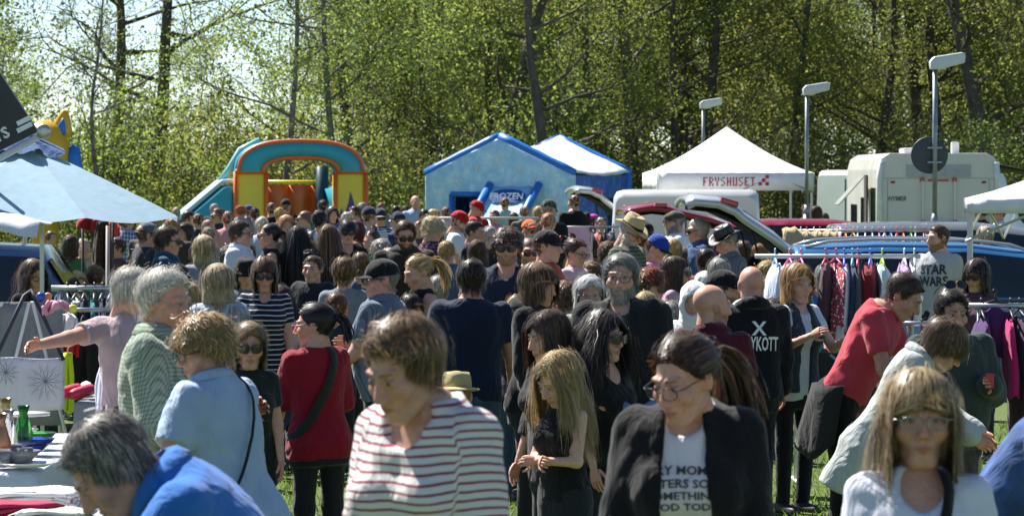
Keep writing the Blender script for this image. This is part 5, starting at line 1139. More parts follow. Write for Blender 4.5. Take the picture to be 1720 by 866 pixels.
class Person: pass
PEOPLE = {}
NPER = [0]
def person(px, py, hp, yaw, label, sex='m', hair='short', hc='#4a382b', hc2=None, top='tee', tc='#555555', pat='plain', tc2=None, psc=1.0, bot='#23252b', inner=None,
           skin='#c08a6c', nod=5, hy=0, roll=0, h=None, w=1.0, belly=0, arms=('down', 'down'), hat=None, hatc='#222222', hatc2=None, hatyaw=0, hatdx=0, glasses=None, beard=0, bcol=None, stub=0,
           kid=0, scoop=0, collar=None, strap=None, hem=None, sleeve=None, vol=1.0, length=None, curl=.35, legs='trousers', group='visitors in the market crowd', key=None, lean=None, neck=None, hood=0, logo=None):
    NPER[0] += 1; seed = NPER[0]*7+int(px); rs = np.random.RandomState(seed)
    f = 1 if sex == 'f' else 0
    if hat and sex == 'm' and hair == 'short': hair = 'crop'
    HS = {0: 1.0, 1: .90}[kid]*(.97 if f else 1.0)
    ppm = hp/(.250*HS)
    skin = '#%02x%02x%02x' % tuple(int(int(skin[i:i+2], 16)*.56+q*.44) for i, q in ((1, 222), (3, 190), (5, 172))); d = FX/ppm
    ztop = CH-(py-YH)/ppm
    th = .030 if hat else .003 if hair in ('bald', 'buzz') else .010 if hair in ('crop', 'receding', 'pony') else .018
    head_h = (.118+th+.128)*HS
    if h:            # real standing height known: bend forward until the head is where it is seen
        s = (h-head_h)/1.475
        cosb = (ztop-head_h*.9-.93*s)/(.545*s)
        be = math.acos(max(-.05, min(1, cosb)))
    else:
        s = (ztop-head_h)/1.475; be = R(3)
        if lean:
            be = R(lean)
            nk = R(neck) if neck is not None else R(nod)*.55+be*.35
            s = (ztop-(.122+th)*HS*(.92 if neck else 1)-.113*HS*math.cos(nk))/(.93+.545*math.cos(be))
    lod = 2 if hp > 74 else 1 if hp > 38 else 0
    v = {2: .0115, 1: .017, 0: .027}[lod]
    pel = np.array([0, .01, .93*s], np.float32)
    RT = roty(rs.uniform(-.03, .03)) @ rotx(be)
    def pose(q): return pel+RT @ (np.asarray(q, np.float32)-pel)
    def unpose(P): return (P-pel) @ RT+pel          # RT^-1 = RT.T ; row vectors
    ak, bk = PROF['f' if f else 'm']; ak = np.array(ak); bk = np.array(bk)
    bl = np.interp(PROF_Z, [.85, 1.02, 1.12, 1.3], [0, belly, belly*.9, 0])
    def torso(P, off, top_=1.49, bot_=.78):
        Q = unpose(P)/s; z = Q[..., 2]
        a = np.interp(z, PROF_Z, ak*w+bl*.35)+off/s; b = np.interp(z, PROF_Z, bk*(1+(w-1)*.8)+bl*.5)+off/s; yc = np.interp(z, PROF_Z, [.012, .018, .01, -.004, -.004, -.0, .004, .012, .016, .02])-np.interp(z, PROF_Z, bl*.5)
        ex = 2.35
        e = (np.abs(Q[..., 0]/a)**ex+np.abs((Q[..., 1]-yc)/b)**ex)**(1/ex)
        dd = (e-1)*b
        return np.maximum(np.maximum(dd, (z-top_)*.8), (bot_-z))*s
    sh = (.134 if f else .164)*(1+(w-1)*.95)
    J = {}
    for k, sg in enumerate((-1, 1)):                 # -1: viewer-left when facing away = person's right for -y forward
        A = arms[k]; A = ARMS[A] if isinstance(A, str) else A
        p_, a_, e_, i_ = [R(x) for x in A]; p_ = p_+(be*.25 if A[0] < 30 else 0)
        S0 = pose((sg*sh*s, .012*s, 1.395*s))
        u = np.array([sg*math.sin(a_), -math.sin(p_)*math.cos(a_), -math.cos(p_)*math.cos(a_)])
        w_ = np.array([-sg*math.sin(i_), -math.sin(p_+e_)*math.cos(i_), -math.cos(p_+e_)*math.cos(i_)])
        E0 = S0+u*.285*s; W0 = E0+w_*.245*s
        J[sg] = (S0, E0, W0, w_)
    gr = 1+(w-1)*.7-(.10 if f else 0)
    stance = .085
    LEG = {sg: ((sg*.088*s, .012*s, .90*s), (sg*(stance+.01)*s, -.012*s, .48*s), (sg*stance*s, .02*s, .085*s)) for sg in (-1, 1)}
    # origin so that the head lands at its pixel
    nb = pose((0, .018*s, 1.475*s))
    nd = R(nod)
    ndir = rotx(R(neck) if neck is not None else nd*.55+be*.35) @ np.array([0, 0, 1.0])
    hc0 = nb+ndir*.113*HS+np.array([0, -.006, 0])
    RH = rotz(R(hy)) @ roty(R(roll)) @ rotx(nd)
    byaw = R(yaw-hy)
    target = np.array([(px-860)/FX*d, d])
    c_, s_ = math.cos(byaw), math.sin(byaw)
    off2 = np.array([c_*hc0[0]-s_*hc0[1], s_*hc0[0]+c_*hc0[1]])
    loc = (target[0]-off2[0], target[1]-off2[1], 0)
    root = empty('person', loc, byaw, label, 'person', group)
    # ---- skin
    lo = np.array([-.55, -.75, .0])*max(s, .6); hi = np.array([.55, .45, 1.56])*max(s, .6)
    pts = [J[g][i] for g in J for i in range(3)]
    lo = np.minimum(lo, np.min(pts, 0)-.12); hi = np.maximum(np.array([.3, .3, 1.5*s]), np.max(pts, 0)+.12)
    lo = np.minimum(np.maximum(lo, [-.75, -.95, -.02]), [-.3, -.3, -.02]); lo[1] = min(-.3, np.min(pts, 0)[1]-.12, hc0[1]-.1); hi[2] = max(hi[2], nb[2]+.12)
    vb = v*1.15
    V0 = Vol(lo, hi, vb)
    tb = [pose((sx*.26*w, sy*.22*w, z*s)) for sx in (-1, 1) for sy in (-1, 1) for z in (.76, 1.5)]
    tlo, thi = np.min(tb, 0)-belly, np.max(tb, 0)+belly
    V0.add(lambda P: torso(P, -.006), tlo, thi, .02)
    V0.cap(nb+np.array([0, .0, -.06*s]), nb+ndir*.10*HS, (.060-.010*f)*HS, (.053-.009*f)*HS, .03)
    for sg in (-1, 1):
        S0, E0, W0, _ = J[sg]
        V0.cap(S0, E0, .050*gr*s, .039*gr*s, .03); V0.cap(E0, W0, .040*gr*s, .026*gr*s, .02)
        H, K, An = LEG[sg]
        V0.cap(H, K, .082*gr*s, .052*gr*s, .03); V0.cap(K, An, .052*gr*s, .034*gr*s, .02); 
    if f and not kid:
        bu = [pose((sg*.066*s*w, -.082*s, 1.255*s)) for sg in (-1, 1)]
        for b_ in bu: V0.ell(b_, np.array([.066, .06, .064])*s*w, .04)
    BV, BF = V0.mesh()
    sk = np.array(srgb(skin), np.float32)
    BC = np.tile(sk, (len(BV), 1)); BC = BC*(1+.10*fnoise(BV, 9, seed)[:, None]*np.array([.3, .6, .6]))
    g = {2: (84, 84), 1: (44, 48), 0: (26, 28)}[lod]
    HV, HF = head_grid(f, *g)
    jit = np.array([rs.uniform(.96, 1.05), rs.uniform(.97, 1.03), rs.uniform(.98, 1.02)])*HS*(np.array([1.04, 1.02, .95]) if kid else 1)
    HCc = head_colors(HV, skin, bcol or hc, f, beard, stub, 1, .85 if hair == 'buzz' else 0)
    HVp = (HV*jit) @ RH.T+hc0
    Vs, Fs, Cs = [BV, HVp], [BF, HF+len(BV)], [BC, HCc]; n0 = len(BV)+len(HVp)
    for sg in (-1, 1):
        TV, TF = hand_template(curl)
        x = J[sg][3]; zb = np.array([sg*1.0, -.15, .25]); zb = zb-x*(zb @ x); zb /= np.linalg.norm(zb); y = np.cross(zb, x)
        if y[1] > 0: y = -y                       # thumb to the front
        M = np.stack([x, y, zb], 1)*(s*.97*(.93 if f else 1.0))
        hv = TV @ M.T+J[sg][2]; Vs.append(hv); Fs.append(TF+n0 if np.linalg.det(M) > 0 else TF[:, ::-1]+n0); Cs.append(np.tile(sk*np.array([1, .88, .85]), (len(hv), 1))); n0 += len(hv)
    body = mesh_obj('body', np.concatenate(Vs), np.concatenate(Fs).astype(np.int32), skin_mat(), root, attrs={'Col': np.concatenate(Cs)})
    # ---- clothes
    def rest_of(VV):
        Q = unpose(VV)/s; out = Q.copy()
        dt = torso(VV, 0)
        for sg in (-1, 1):
            S0, E0, W0, _ = J[sg]
            du = np.minimum(capsule(VV, S0, E0, .05, .04), capsule(VV, E0, W0, .04, .03)); m = (du < dt)
            ab = E0-S0; t1 = np.clip(((VV-S0) @ ab)/(ab @ ab), -.3, 1); ab2 = W0-E0; t2 = np.clip(((VV-E0) @ ab2)/(ab2 @ ab2), 0, 1)
            al = (t1*np.linalg.norm(ab)+t2*np.linalg.norm(ab2))/s
            out[m, 2] = 1.40-al[m]
        return out
    def garment(name, mat, off, hem_, sl, scoop_=0, open_=0, neck=1.49, par=root, puff=0, tankw=0):
        VG = Vol(lo-.04, hi+.04, v)
        VG.add(lambda P: torso(P, off, neck, hem_), tlo-.05, thi+.05, .02)
        if f and not kid:
            for b_ in bu: VG.ell(b_+np.array([0, -.006, 0]), np.array([.068, .062, .066])*s*w+off*.8, .05)
        if sl > 0:
            for sg in (-1, 1):
                S0, E0, W0, _ = J[sg]; o2 = off*1.05+puff
                if sl <= 1: VG.cap(S0, S0+(E0-S0)*sl, .052*gr*s+o2, .044*gr*s+o2*1.3, .03)
                else:
                    VG.cap(S0, E0, .052*gr*s+o2, .043*gr*s+o2, .03); VG.cap(E0, E0+(W0-E0)*(sl-1), .043*gr*s+o2, .032*gr*s+o2, .02)
                if sl <= 1 or sl < 1.9:            # square sleeve end
                    ax_, bx_ = (S0, E0) if sl <= 1 else (E0, W0); q = ax_+(bx_-ax_)*(sl if sl <= 1 else sl-1); nn = (bx_-ax_)/np.linalg.norm(bx_-ax_); rr = .13*s
                    ssl = VG.sl(q-rr, q+rr); P = VG.pts(ssl); near = np.linalg.norm(P-q, axis=-1) < rr*.9
                    dpl = (P-q) @ nn; ti = torso(P, off)
                    VG.d[ssl] = np.where(near & (ti > .004), np.maximum(VG.d[ssl], dpl), VG.d[ssl])
        elif tankw:
            pass
        amp = .006 if lod else .008
        P = None
        if scoop_:
            c0 = pose((0, -.105*s, (1.475-.03*scoop_)*s)); r0 = np.array([.055+.018*scoop_, .11, .05+.03*scoop_])*s
            ssl = VG.sl(c0-r0*1.5, c0+r0*1.5); P = VG.pts(ssl); VG.d[ssl] = np.maximum(VG.d[ssl], -ellip(P, c0, r0))
        if sl == 0:                                 # armholes
            for sg in (-1, 1):
                c0 = pose((sg*(sh+.035)*s, .0, 1.40*s)); r0 = np.array([.075, .14, .135])*s
                ssl = VG.sl(c0-r0*1.5, c0+r0*1.5); P = VG.pts(ssl); VG.d[ssl] = np.maximum(VG.d[ssl], -ellip(P, c0, r0))
        if open_:
            P = VG.pts((slice(None),)*3); Q = unpose(P)/s
            wdg = np.interp(Q[..., 2], [.7, 1.1, 1.3, 1.47], [.10*open_, .075*open_, .06*open_, .05])
            VG.d = np.maximum(VG.d, np.where(Q[..., 1] < -.01, wdg-np.abs(Q[..., 0]), -1)*s)
        near = np.abs(VG.d) < .05
        ii = np.argwhere(near)
        if len(ii):
            PP = VG.lo+ii.astype(np.float32)*v; Z = PP*np.array([1, 1, .6], np.float32)
            VG.d[near] += fnoise(Z, 24, seed)*amp+fnoise(PP, 55, seed+5)*amp*.45
        GV, GF = VG.mesh()
        return mesh_obj(name, GV, GF, mat, par, attrs={'rest': rest_of(GV)})
    kinds = {'tee': ('shirt', .014, .84, .62, 0), 'long': ('sweater', .018, .82, 1.9, 0), 'shirt': ('shirt', .020, .80, 1.9, 0), 'sshirt': ('shirt', .022, .80, .72, 0), 'tank': ('tank_top', .010, .86, 0, 0),
             'jacket': ('jacket', .028, .80, 1.92, 1), 'cjacket': ('jacket', .030, .78, 1.92, 0), 'hoodie': ('hoodie', .026, .82, 1.92, 0), 'threeq': ('shirt', .018, .78, 1.35, 0), 'vest': ('waistcoat', .024, .86, 0, 1), 'dress': ('dress', .014, .80, .5, 0)}
    nm, off, hem0, sl, op = kinds[top]
    if sleeve is not None: sl = sleeve
    if hem is not None: hem0 = hem
    mat = cloth(tc, pat, tc2, psc)
    if inner:
        garment('shirt', cloth(*inner), .013, .80, .4 if sl else .5, scoop or .4, 0)
    main = garment(nm, mat, off, hem0, sl, 0 if inner else scoop, op*(.42 if top == 'vest' else 1.0) if inner else 0, 1.482 if collar or hood else 1.475)
    if collar:
        mb = MB(); P2 = []
        for r_, z_, q_ in ((.066, 1.462, 0), (.064, 1.49, 0), (.066, 1.508, 0), (.082, 1.495, .0), (.094, 1.462, .0)):
            row = []
            for k in range(25):
                a = 2*math.pi*k/24; dip = .026*max(0, -math.sin(a))**3
                ra, rb = r_*(1-.1*f)*w**.5, r_*(1-.1*f)
                if r_ > .075: ra = max(ra, float(np.interp(z_-dip, PROF_Z, ak*w))+off/s+.007); rb = max(rb, float(np.interp(z_-dip, PROF_Z, bk*(1+(w-1)*.8)))+off/s+.007)
                row.append(pose(np.array([ra*math.cos(a), .016+rb*math.sin(a), z_-dip])*s))
            P2.append(row)
        mb.grid(P2); mb.build('collar', cloth(collar if isinstance(collar, str) else tc, 'plain' if isinstance(collar, str) else pat, tc2, psc), main, True, solid=.004)
    if hood:
        mb = MB(); ring = []
        for k in range(20):
            a = R(-40)+R(260)*k/19; rr = .095; ring.append(pose(np.array([rr*math.cos(a), .03+rr*.95*math.sin(a)+.02*max(0, math.sin(a)), 1.445+.035*max(0, math.sin(a))])*s))
        mb.tube(ring, [.018+.026*max(0, math.sin(math.pi*k/19)) for k in range(20)], 8); mb.build('hood', mat, main, True)
    if strap:
        sgs, scol = strap[0], strap[1]; wd = strap[2] if len(strap) > 2 else .03; mb = MB(); rows = []; cen = []
        for k in range(49):
            a = 2*math.pi*k/48; z = min(1.468, 1.20+.28*math.cos(a)); aa = np.interp(z, PROF_Z, ak*w+bl*.35)+off/s+.012; bb = np.interp(z, PROF_Z, bk*(1+(w-1)*.8)+bl*.5)+off/s+.014
            fx = math.cos(a); fy = math.sin(a); x = sgs*aa*fx*(.62 if fx > 0 else .96); y = .006+bb*math.copysign(max(0, 1-abs(x/aa)**2.35)**(1/2.35)*min(1, abs(fy)*3), fy)
            if f and fy < -.3: y -= .045*math.exp(-((z-1.25)/.09)**2)*abs(fy)
            cen.append(np.array([x, y, z]))
        for k in range(49):
            tn = cen[min(k+1, 48)]-cen[max(k-1, 0)]; ou = cen[k]*np.array([1, 1.6, 0])+np.array([0, 0, .25 if cen[k][2] > 1.44 else 0]); sd = np.cross(tn, ou); sd = sd/(np.linalg.norm(sd)+1e-9)
            rows.append([pose((cen[k]+sd*q*wd/2)*s) for q in (-1, 0, 1)])
        mb.grid(rows); mb.build('bag_strap', cloth(scol), main, True, solid=.006)
    if legs:
        VT = Vol(np.array([-.36, -.3, .0])*s, np.array([.36, .3, 1.06])*s, v*1.2)
        VT.add(lambda P: np.maximum(torso((P-pel) @ np.eye(3, dtype=np.float32)+pel if be < .2 else P,   .010, .97, .74), 0*P[..., 0]-1) if be < .35 else np.minimum(1, ellip(P, (0, .03*s, .92*s), np.array([.19*w, .15*w, .13])*s)), np.array([-.3, -.3, .7])*s, np.array([.3, .3, 1.06])*s, .02)
        hemz = {'trousers': .07, 'shorts': .5, 'skirt': .45}[legs]
        for sg in (-1, 1):
            H, K, An = LEG[sg]
            if legs == 'skirt': VT.cap(H, (K[0], K[1], hemz*s), .10*s, .15*s, .08)
            else:
                VT.cap(H, K, .092*gr*s, .066*gr*s, .03)
                if legs == 'trousers': VT.cap(K, An, .066*gr*s, .056*gr*s, .03)
        VT.cut(lambda P: hemz*s-P[..., 2])
        TV, TF = VT.mesh(); mesh_obj('skirt' if legs == 'skirt' else legs, TV, TF, cloth(bot, 'denim' if bot in ('#3a4f6e', '#2c3d58', '#56708f') else 'plain'), root, attrs={'rest': TV})
    for sg in (-1, 1):
        VSh = Vol(np.array([sg*stance*s-.08, -.24, -.004]), np.array([sg*stance*s+.08, .14, .14]), .016 if lod == 2 else .022)
        x = sg*stance*s; VSh.cap((x, .04*s, .045), (x*1.05, -.13*s, .032), .046*s, .040*s, .03); VSh.cap((x, .035*s, .05), (x, .03*s, .10*s), .042*s, .040*s, .03); VSh.cut(lambda P: .0-P[..., 2])
        SV, SF = VSh.mesh(); mesh_obj('shoe', SV, SF, plain('shoe_dark' if rs.rand() < .6 else 'shoe_pale', (.03, .03, .035) if 'shoe_dark' not in MATS else (.45, .45, .44), .5), root)
    # ---- hair and things on the head (head coordinates -> body)
    def H2B(V): return (np.asarray(V, np.float32)*jit) @ RH.T+hc0
    dn = (np.array([0, 0, -1.0]) @ RH)
    if hair not in ('bald', 'buzz', None):
        kd = hair
        RV, RF, CV, CF = hair_build(kd, f, lod, rs, dn, vol if not hat else min(vol, .7), length=length)
        if hat:                                    # what the hat presses flat is left out
            hat_z = .055 if hat != 'flat' else .06
            for A in (RV, CV):
                r_ = np.maximum(0, A[:, 2]-hat_z); A[:, 2] = np.where(A[:, 2] > hat_z, hat_z+r_*.55, A[:, 2]); A[:, :2] *= np.where(A[:, 2:3] > hat_z, .93, 1)
        hm = hair_mat(hc, hc2)
        V_ = np.concatenate([CV, RV]); F_ = np.concatenate([CF, RF+len(CV)])
        mesh_obj('hair', H2B(V_), F_.astype(np.int32), hm, root, mats=[hm, hair_cap_mat(hc, hc2)], mi=np.concatenate([np.ones(len(CF)), np.zeros(len(RF))]))
    if beard and (lod == 2 or beard == 1):
        nB = {2: 900, 1: 450, 0: 120}[lod]; D = rs.normal(size=(nB*8, 3)).astype(np.float32); D[:, 1] = -np.abs(D[:, 1])-.1; D /= np.linalg.norm(D, axis=1, keepdims=True)
        HVn, _ = HV, None
        idx = rs.randint(0, len(HV), nB*10); Q = HV[idx]; bz = np.interp(Q[:, 1], [-.12, -.07, -.03, .0, .02], [-.040, -.045, -.035, -.005, .015])
        m = (Q[:, 2] < bz) & (Q[:, 1] < .02) & (Q[:, 2] > -.118) & ((np.abs(Q[:, 0]) > .025) | (Q[:, 2] < -.07) | (Q[:, 2] > -.048)); Q = Q[m][:nB]
        ex = MBraw()
        for q in Q:
            o_ = (q-np.array([0, .0, -.03])); o_ = o_/np.linalg.norm(o_); q = q+rs.normal(size=3)*.002; L = .026 if beard == 1 else .014
            ex.ribbon([q, q+o_*L*.5+np.array([0, 0, -L*.4]), q+o_*L*.6+np.array([0, 0, -L])], .0035 if lod == 2 else .006, rs)
        if len(ex.v): mesh_obj('beard', H2B(np.array(ex.v)), np.array(ex.f, dtype=np.int32), hair_mat(bcol or hc), root)
    HM = Matrix([[*(RH[i]), hc0[i]] for i in range(3)]+[[0, 0, 0, 1]]) @ Matrix.Diagonal((*jit, 1))
    if hat: make_hat(hat, hatc, hatc2, HM @ Matrix.Rotation(R(hatyaw), 4, 'Z'), root, lod, rs)
    if glasses: make_glasses(glasses, HM, root, lod)
    P = Person(); P.root = root; P.s = s; P.pose = pose; P.loc = loc; P.yaw = byaw; P.main = main; P.J = J; P.d = d; P.HM = HM; P.unpose = unpose; P.rs = rs; P.body = body
    if key: PEOPLE[key] = P
    return P

def make_hat(kind, c, c2, M, root, lod, rs):
    n = 28 if lod else 16
    def ell_rows(rx, ry, zc, rz, yo, a0, a1, k, f=lambda a, b, p: p):
        rows = []
        for i in range(k):
            b = a0+(a1-a0)*i/(k-1); rows.append([M @ Vector(f(2*math.pi*j/n, b, (rx*math.cos(b)*math.cos(2*math.pi*j/n), yo+ry*math.cos(b)*math.sin(2*math.pi*j/n), zc+rz*math.sin(b)))) for j in range(n+1)])
        return rows
    if kind in ('cap', 'softcap'):
        cm = cloth(c, 'camo' if c == '#5a5d48' else 'plain', c2 if c == '#5a5d48' else None); mb = MB(); mb.grid(ell_rows(.086, .110, .045, .095, .012, -.12, R(89.5), 9)); o = mb.build('cap', cm, root, True, solid=.003)
        br = MB(); rows = []
        for i in range(7):
            t = i/6; rows.append([M @ Vector((math.sin(a)*(.080+.004*t), .012-.098*math.cos(a)-.072*t*math.cos(a*.8)**1.2*(1-.1*abs(a)), .047-.010*t-.020*abs(math.sin(a))**2*(1-.3*t)-.006*t)) for a in [R(-62)+R(124)*j/12 for j in range(13)]])
        br.grid(rows); br.build('brim', cloth(c2) if c2 and c != '#5a5d48' else cm, o, True, solid=.004)
        bt = MB(); bt.lathe([(.005, .139), (.008, .141), (.003, .144)], 8, M @ Matrix.Translation((0, .012, 0))); bt.build('button', cm, o, True)
        if c2 and c2.startswith('#f'):
            pn = MB(); rows = []
            for i in range(5):
                b = R(2)+R(48)*i/4; rows.append([M @ Vector((.0885*math.cos(b)*math.cos(a), .012+.1125*math.cos(b)*math.sin(a), .045+.0975*math.sin(b))) for a in [R(-135)+R(90)*j/8 for j in range(9)]])
            pn.grid(rows); pn.build('front_panel', cloth(c2), o, True)
    elif kind in ('fedora', 'straw', 'leather'):
        B = {'fedora': .150, 'straw': .135, 'leather': .155}[kind]; hgt = {'fedora': .115, 'straw': .098, 'leather': .105}[kind]; z0 = .055
        cm = straw_mat(c) if kind != 'leather' else plain('hat_leather', (.02, .018, .017), .45, bump=.2)
        mb = MB(); rows = []
        prof = [(.086, z0), (.085, z0+.03), (.080, z0+hgt*.7), (.070, z0+hgt*.95), (.052, z0+hgt), (.02, z0+hgt*.93), (.0015, z0+hgt*.91)]
        for r_, z_ in prof: rows.append([M @ Vector((r_*.96*math.cos(2*math.pi*j/n), .012+r_*1.20*math.sin(2*math.pi*j/n), z_-.012*(1 if z_ > z0+hgt*.9 else 0)*abs(math.cos(2*math.pi*j/n))**2*(1 if r_ < .06 else 0))) for j in range(n+1)])
        mb.grid(rows); o = mb.build({'fedora': 'straw_hat', 'straw': 'straw_hat', 'leather': 'leather_hat'}[kind], cm, root, True, solid=.003)
        br = MB(); rows = []
        for i in range(6):
            t = i/5; r_ = .084+(B-.084)*t
            rows.append([M @ Vector((r_*.96*math.cos(a), .012+(r_*1.12+.012*(1-t))*math.sin(a), z0-.012*t*t*(1.6*abs(math.sin(a))**2)+.034*t*t*abs(math.cos(a))**2*(1 if kind != 'straw' else -.3))) for a in [2*math.pi*j/n for j in range(n+1)]])
        br.grid(rows); br.build('brim', cm, o, True, solid=.004)
        if c2:
            bd = MB(); bd.grid([[M @ Vector((.0885*.96*math.cos(a), .012+.0885*1.20*math.sin(a), z0+zz)) for a in [2*math.pi*j/n for j in range(n+1)]] for zz in (.004, .030)]); bd.build('hat_band', cloth(c2), o, True)
    elif kind == 'flat':
        cm = cloth(c, 'marl', c2); mb = MB()
        mb.grid(ell_rows(.092, .118, .055, .07, .004, -.2, R(89.5), 8, lambda a, b, p: (p[0], p[1]-.012*max(0, math.sin(b)), p[2]-(.022*max(0, -math.sin(a))*math.sin(max(b, 0)))))); o = mb.build('flat_cap', cm, root, True, solid=.004)
        br = MB(); br.grid([[M @ Vector((math.sin(a)*.078, .008-.105*math.cos(a)-.035*t*math.cos(a), .046-.012*t-.014*abs(math.sin(a)))) for a in [R(-60)+R(120)*j/10 for j in range(11)]] for t in (0, .5, 1)]); br.build('brim', cm, o, True, solid=.006)
    elif kind == 'bucket':
        cm = cloth(c, 'camo' if c2 else 'plain', c2); mb = MB(); rows = []
        for r_, z_ in ((.128, .022), (.108, .038), (.091, .055), (.088, .09), (.080, .125), (.06, .138), (.002, .142)): rows.append([M @ Vector((r_*.95*math.cos(2*math.pi*j/n), .012+r_*1.15*math.sin(2*math.pi*j/n), z_)) for j in range(n+1)])
        mb.grid(rows); mb.build('bucket_hat', cm, root, True, solid=.004)
    elif kind == 'beanie':
        mb = MB(); mb.grid(ell_rows(.086, .108, .035, .10, .012, -.25, R(89.5), 9)); mb.build('knitted_hat', cloth(c, 'marl', c2), root, True, solid=.006)
    elif kind == 'hijab':
        vo = Vol((-.17, -.14, -.27), (.17, .18, .17), .010 if lod else .02)
        def fn(P):
            d = head_sdf(P, 1, False)-.017; d = smin(d, capsule(P, (0, .01, -.08), (0, .01, -.22), .085, .13), .06)
            d = np.maximum(d, -.25-P[..., 2]); d = np.maximum(d, -ellip(P, (0, -.115, -.012), (.052, .075, .074)))
            return d+fnoise(P*np.array([1, 1, .5], np.float32), 45, 3)*.004
        vo.add(fn, vo.lo, vo.lo+np.array(vo.n)*vo.v, 0); V, F = vo.mesh()
        V2 = np.array([tuple(M @ Vector(p)) for p in V.tolist()]); mesh_obj('headscarf', V2, F, cloth(c), root, attrs={'rest': V})
def straw_mat(c):
    key = ('straw', c)
    if key in MATS: return MATS[key]
    a = srgb(c); m, nt, b = new_mat('straw'); tc = N(nt, 'ShaderNodeTexCoord')
    wv = N(nt, 'ShaderNodeTexWave', i_Scale=90.0, i_Distortion=2.0); wv.bands_direction = 'Z'; nt.links.new(tc.outputs['Object'], wv.inputs['Vector'])
    nt.links.new(ramp(nt, wv.outputs[1], [(.2, tuple(v*.6 for v in a)), (.7, a)]), b.inputs['Base Color']); b.inputs['Roughness'].default_value = .8
    bp = N(nt, 'ShaderNodeBump', i_Strength=.5, i_Distance=.004); nt.links.new(wv.outputs[1], bp.inputs['Height']); nt.links.new(bp.outputs[0], b.inputs['Normal'])
    MATS[key] = m; return m

def make_glasses(kind, M, root, lod):
    up = Matrix.Identity(4)
    if kind == 'head': up = Matrix.Translation((0, .050, .092)) @ Matrix.Rotation(R(-38), 4, 'X')
    M = M @ up
    sun_ = kind in ('sun', 'head'); fm = plain('frame_black', (.012, .012, .014), .3) if kind != 'red' else plain('frame_red', (.35, .02, .03), .3)
    if kind == 'wire': fm = plain('frame_wire', (.35, .33, .30), .3, .9)
    mb = MB(); lens = MB(); w_, h_ = (.0285, .0225) if sun_ else (.024, .017)
    zc = .008; rt = .0022 if sun_ else .0017
    rt = max(rt, {2: 0, 1: .0026, 0: .004}[lod] if kind != 'wire' else {2: 0, 1: .0015, 0: .002}[lod])
    for sg in (-1, 1):
        ring = []
        for k in range(13):
            a = 2*math.pi*k/12; cx = math.copysign(abs(math.cos(a))**.7, math.cos(a)); cz = math.copysign(abs(math.sin(a))**.75, math.sin(a))
            x = sg*.033+w_*cx; ring.append(M @ Vector((x, -.117+max(0, abs(x)-.02)**1.5*1.4, zc+h_*cz*(1 if cz > 0 else 1.05))))
        mb.tube(ring, rt, 5, False)
        lens.add(ring[:-1]+[M @ Vector((sg*.033, -.1185, zc))], [[k, (k+1) % 12, 12] for k in range(12)])
        mb.tube([M @ Vector((sg*(.033+w_), -.1105, zc+.008)), M @ Vector((sg*.074, -.094, zc+.009)), M @ Vector((sg*.083, -.03, zc+.009)), M @ Vector((sg*.082, .012, zc+.002))], rt*1.1, 5)
    mb.tube([M @ Vector((-.007, -.117, zc+.006)), M @ Vector((0, -.1195, zc+.009)), M @ Vector((.007, -.117, zc+.006))], rt, 5)
    o = mb.build('sunglasses' if sun_ else 'glasses', fm, root, True)
    lens.build('lens', glass_mat('lens_dark', (.006, .006, .007), .22) if sun_ else glass_mat('lens_clear', (.6, .62, .65), .03, .06), o, True)
# ---------------------------------------------------------------- the crowd, roughly from the back to the front
G, BR, DB, BK, BL, WH, GY, RD = '#8a8680', '#664c3a', '#45342a', '#221d1c', '#b39562', '#d6d2c8', '#9d9994', '#7a3a22'
P_ = person
PALE, TAN, DARKSK = '#c99a80', '#b07c5e', '#8a5a40'
# far rows
P_(296, 346, 22.5, 180, 'grey cropped man far off at the tip of the blue parasol', hair='crop', hc=GY, tc='#6b6258')
P_(86, 386, 23.4, 60, 'brown haired person far off beneath the white canopy', hair='short', hc=BR, tc='#5a5048')
P_(360, 340, 21.6, 170, 'grey haired man nearest the foot of the castle slide', hair='crop', hc=GY, tc='#2a2c36')
P_(366, 347, 27.0, -60, 'man in dark glasses below the castle slide', hc=BR, glasses='sun', tc='#1c1e26')
P_(383, 352, 30.6, 190, 'brown cropped man in a pink shirt before the castle slide', hair='crop', hc=BR, tc='#c88a90')
P_(405, 342, 22.5, 150, 'ginger haired child before the left yellow column', hair='fringe', hc='#9a5a32', kid=1, tc='#8a8f98')
P_(417, 341, 21.6, 200, 'child in a blue cap before the left yellow column', hat='cap', hatc='#2a3f86', kid=1, tc='#6a7078')
P_(456, 338, 25.2, 185, 'black haired man in black before the orange wall, capless', hair='crop', hc=BK, tc='#16171c')
P_(480, 331, 25.2, 170, 'man in a black cap and black shirt before the orange wall', hair='crop', hc=DB, hat='cap', hatc='#15161a', tc='#1a1b20', hatyaw=0)
P_(542, 333, 24.3, 200, 'black haired man in a teal shirt before the castle arch', hc=BK, tc='#2f6a68', arms=('down', 'bent'))
P_(608, 338, 22.5, 180, 'grey haired person at the purple flame column', hair='short', hc=GY, tc='#55606a')
P_(665, 343, 21.6, 180, 'black haired person far off between the two castles, left one', hc=BK, tc='#2b2e38')
P_(681, 343, 21.6, 185, 'dark brown haired person far off between the two castles, right one', hc=DB, tc='#3b3036')
P_(698, 327, 24.3, 20, 'tall bald man in a pale blue shirt left of the blue castle', hair='bald', tc='#9db6d0', stub=.3)
P_(712, 348, 27.0, 10, 'black haired man looking down by the blue castle corner', hc=BK, nod=30, tc='#3a3f4c')
P_(801, 333, 27.9, 80, 'man in a red cap and red shirt before the castle door', hat='cap', hatc='#b0141c', tc='#b01a22', nod=25, hc=GY)
P_(848, 330, 22.5, 170, 'black haired man in a pale teal shirt on the castle slide side', hair='crop', hc=BK, tc='#8fb2b4')
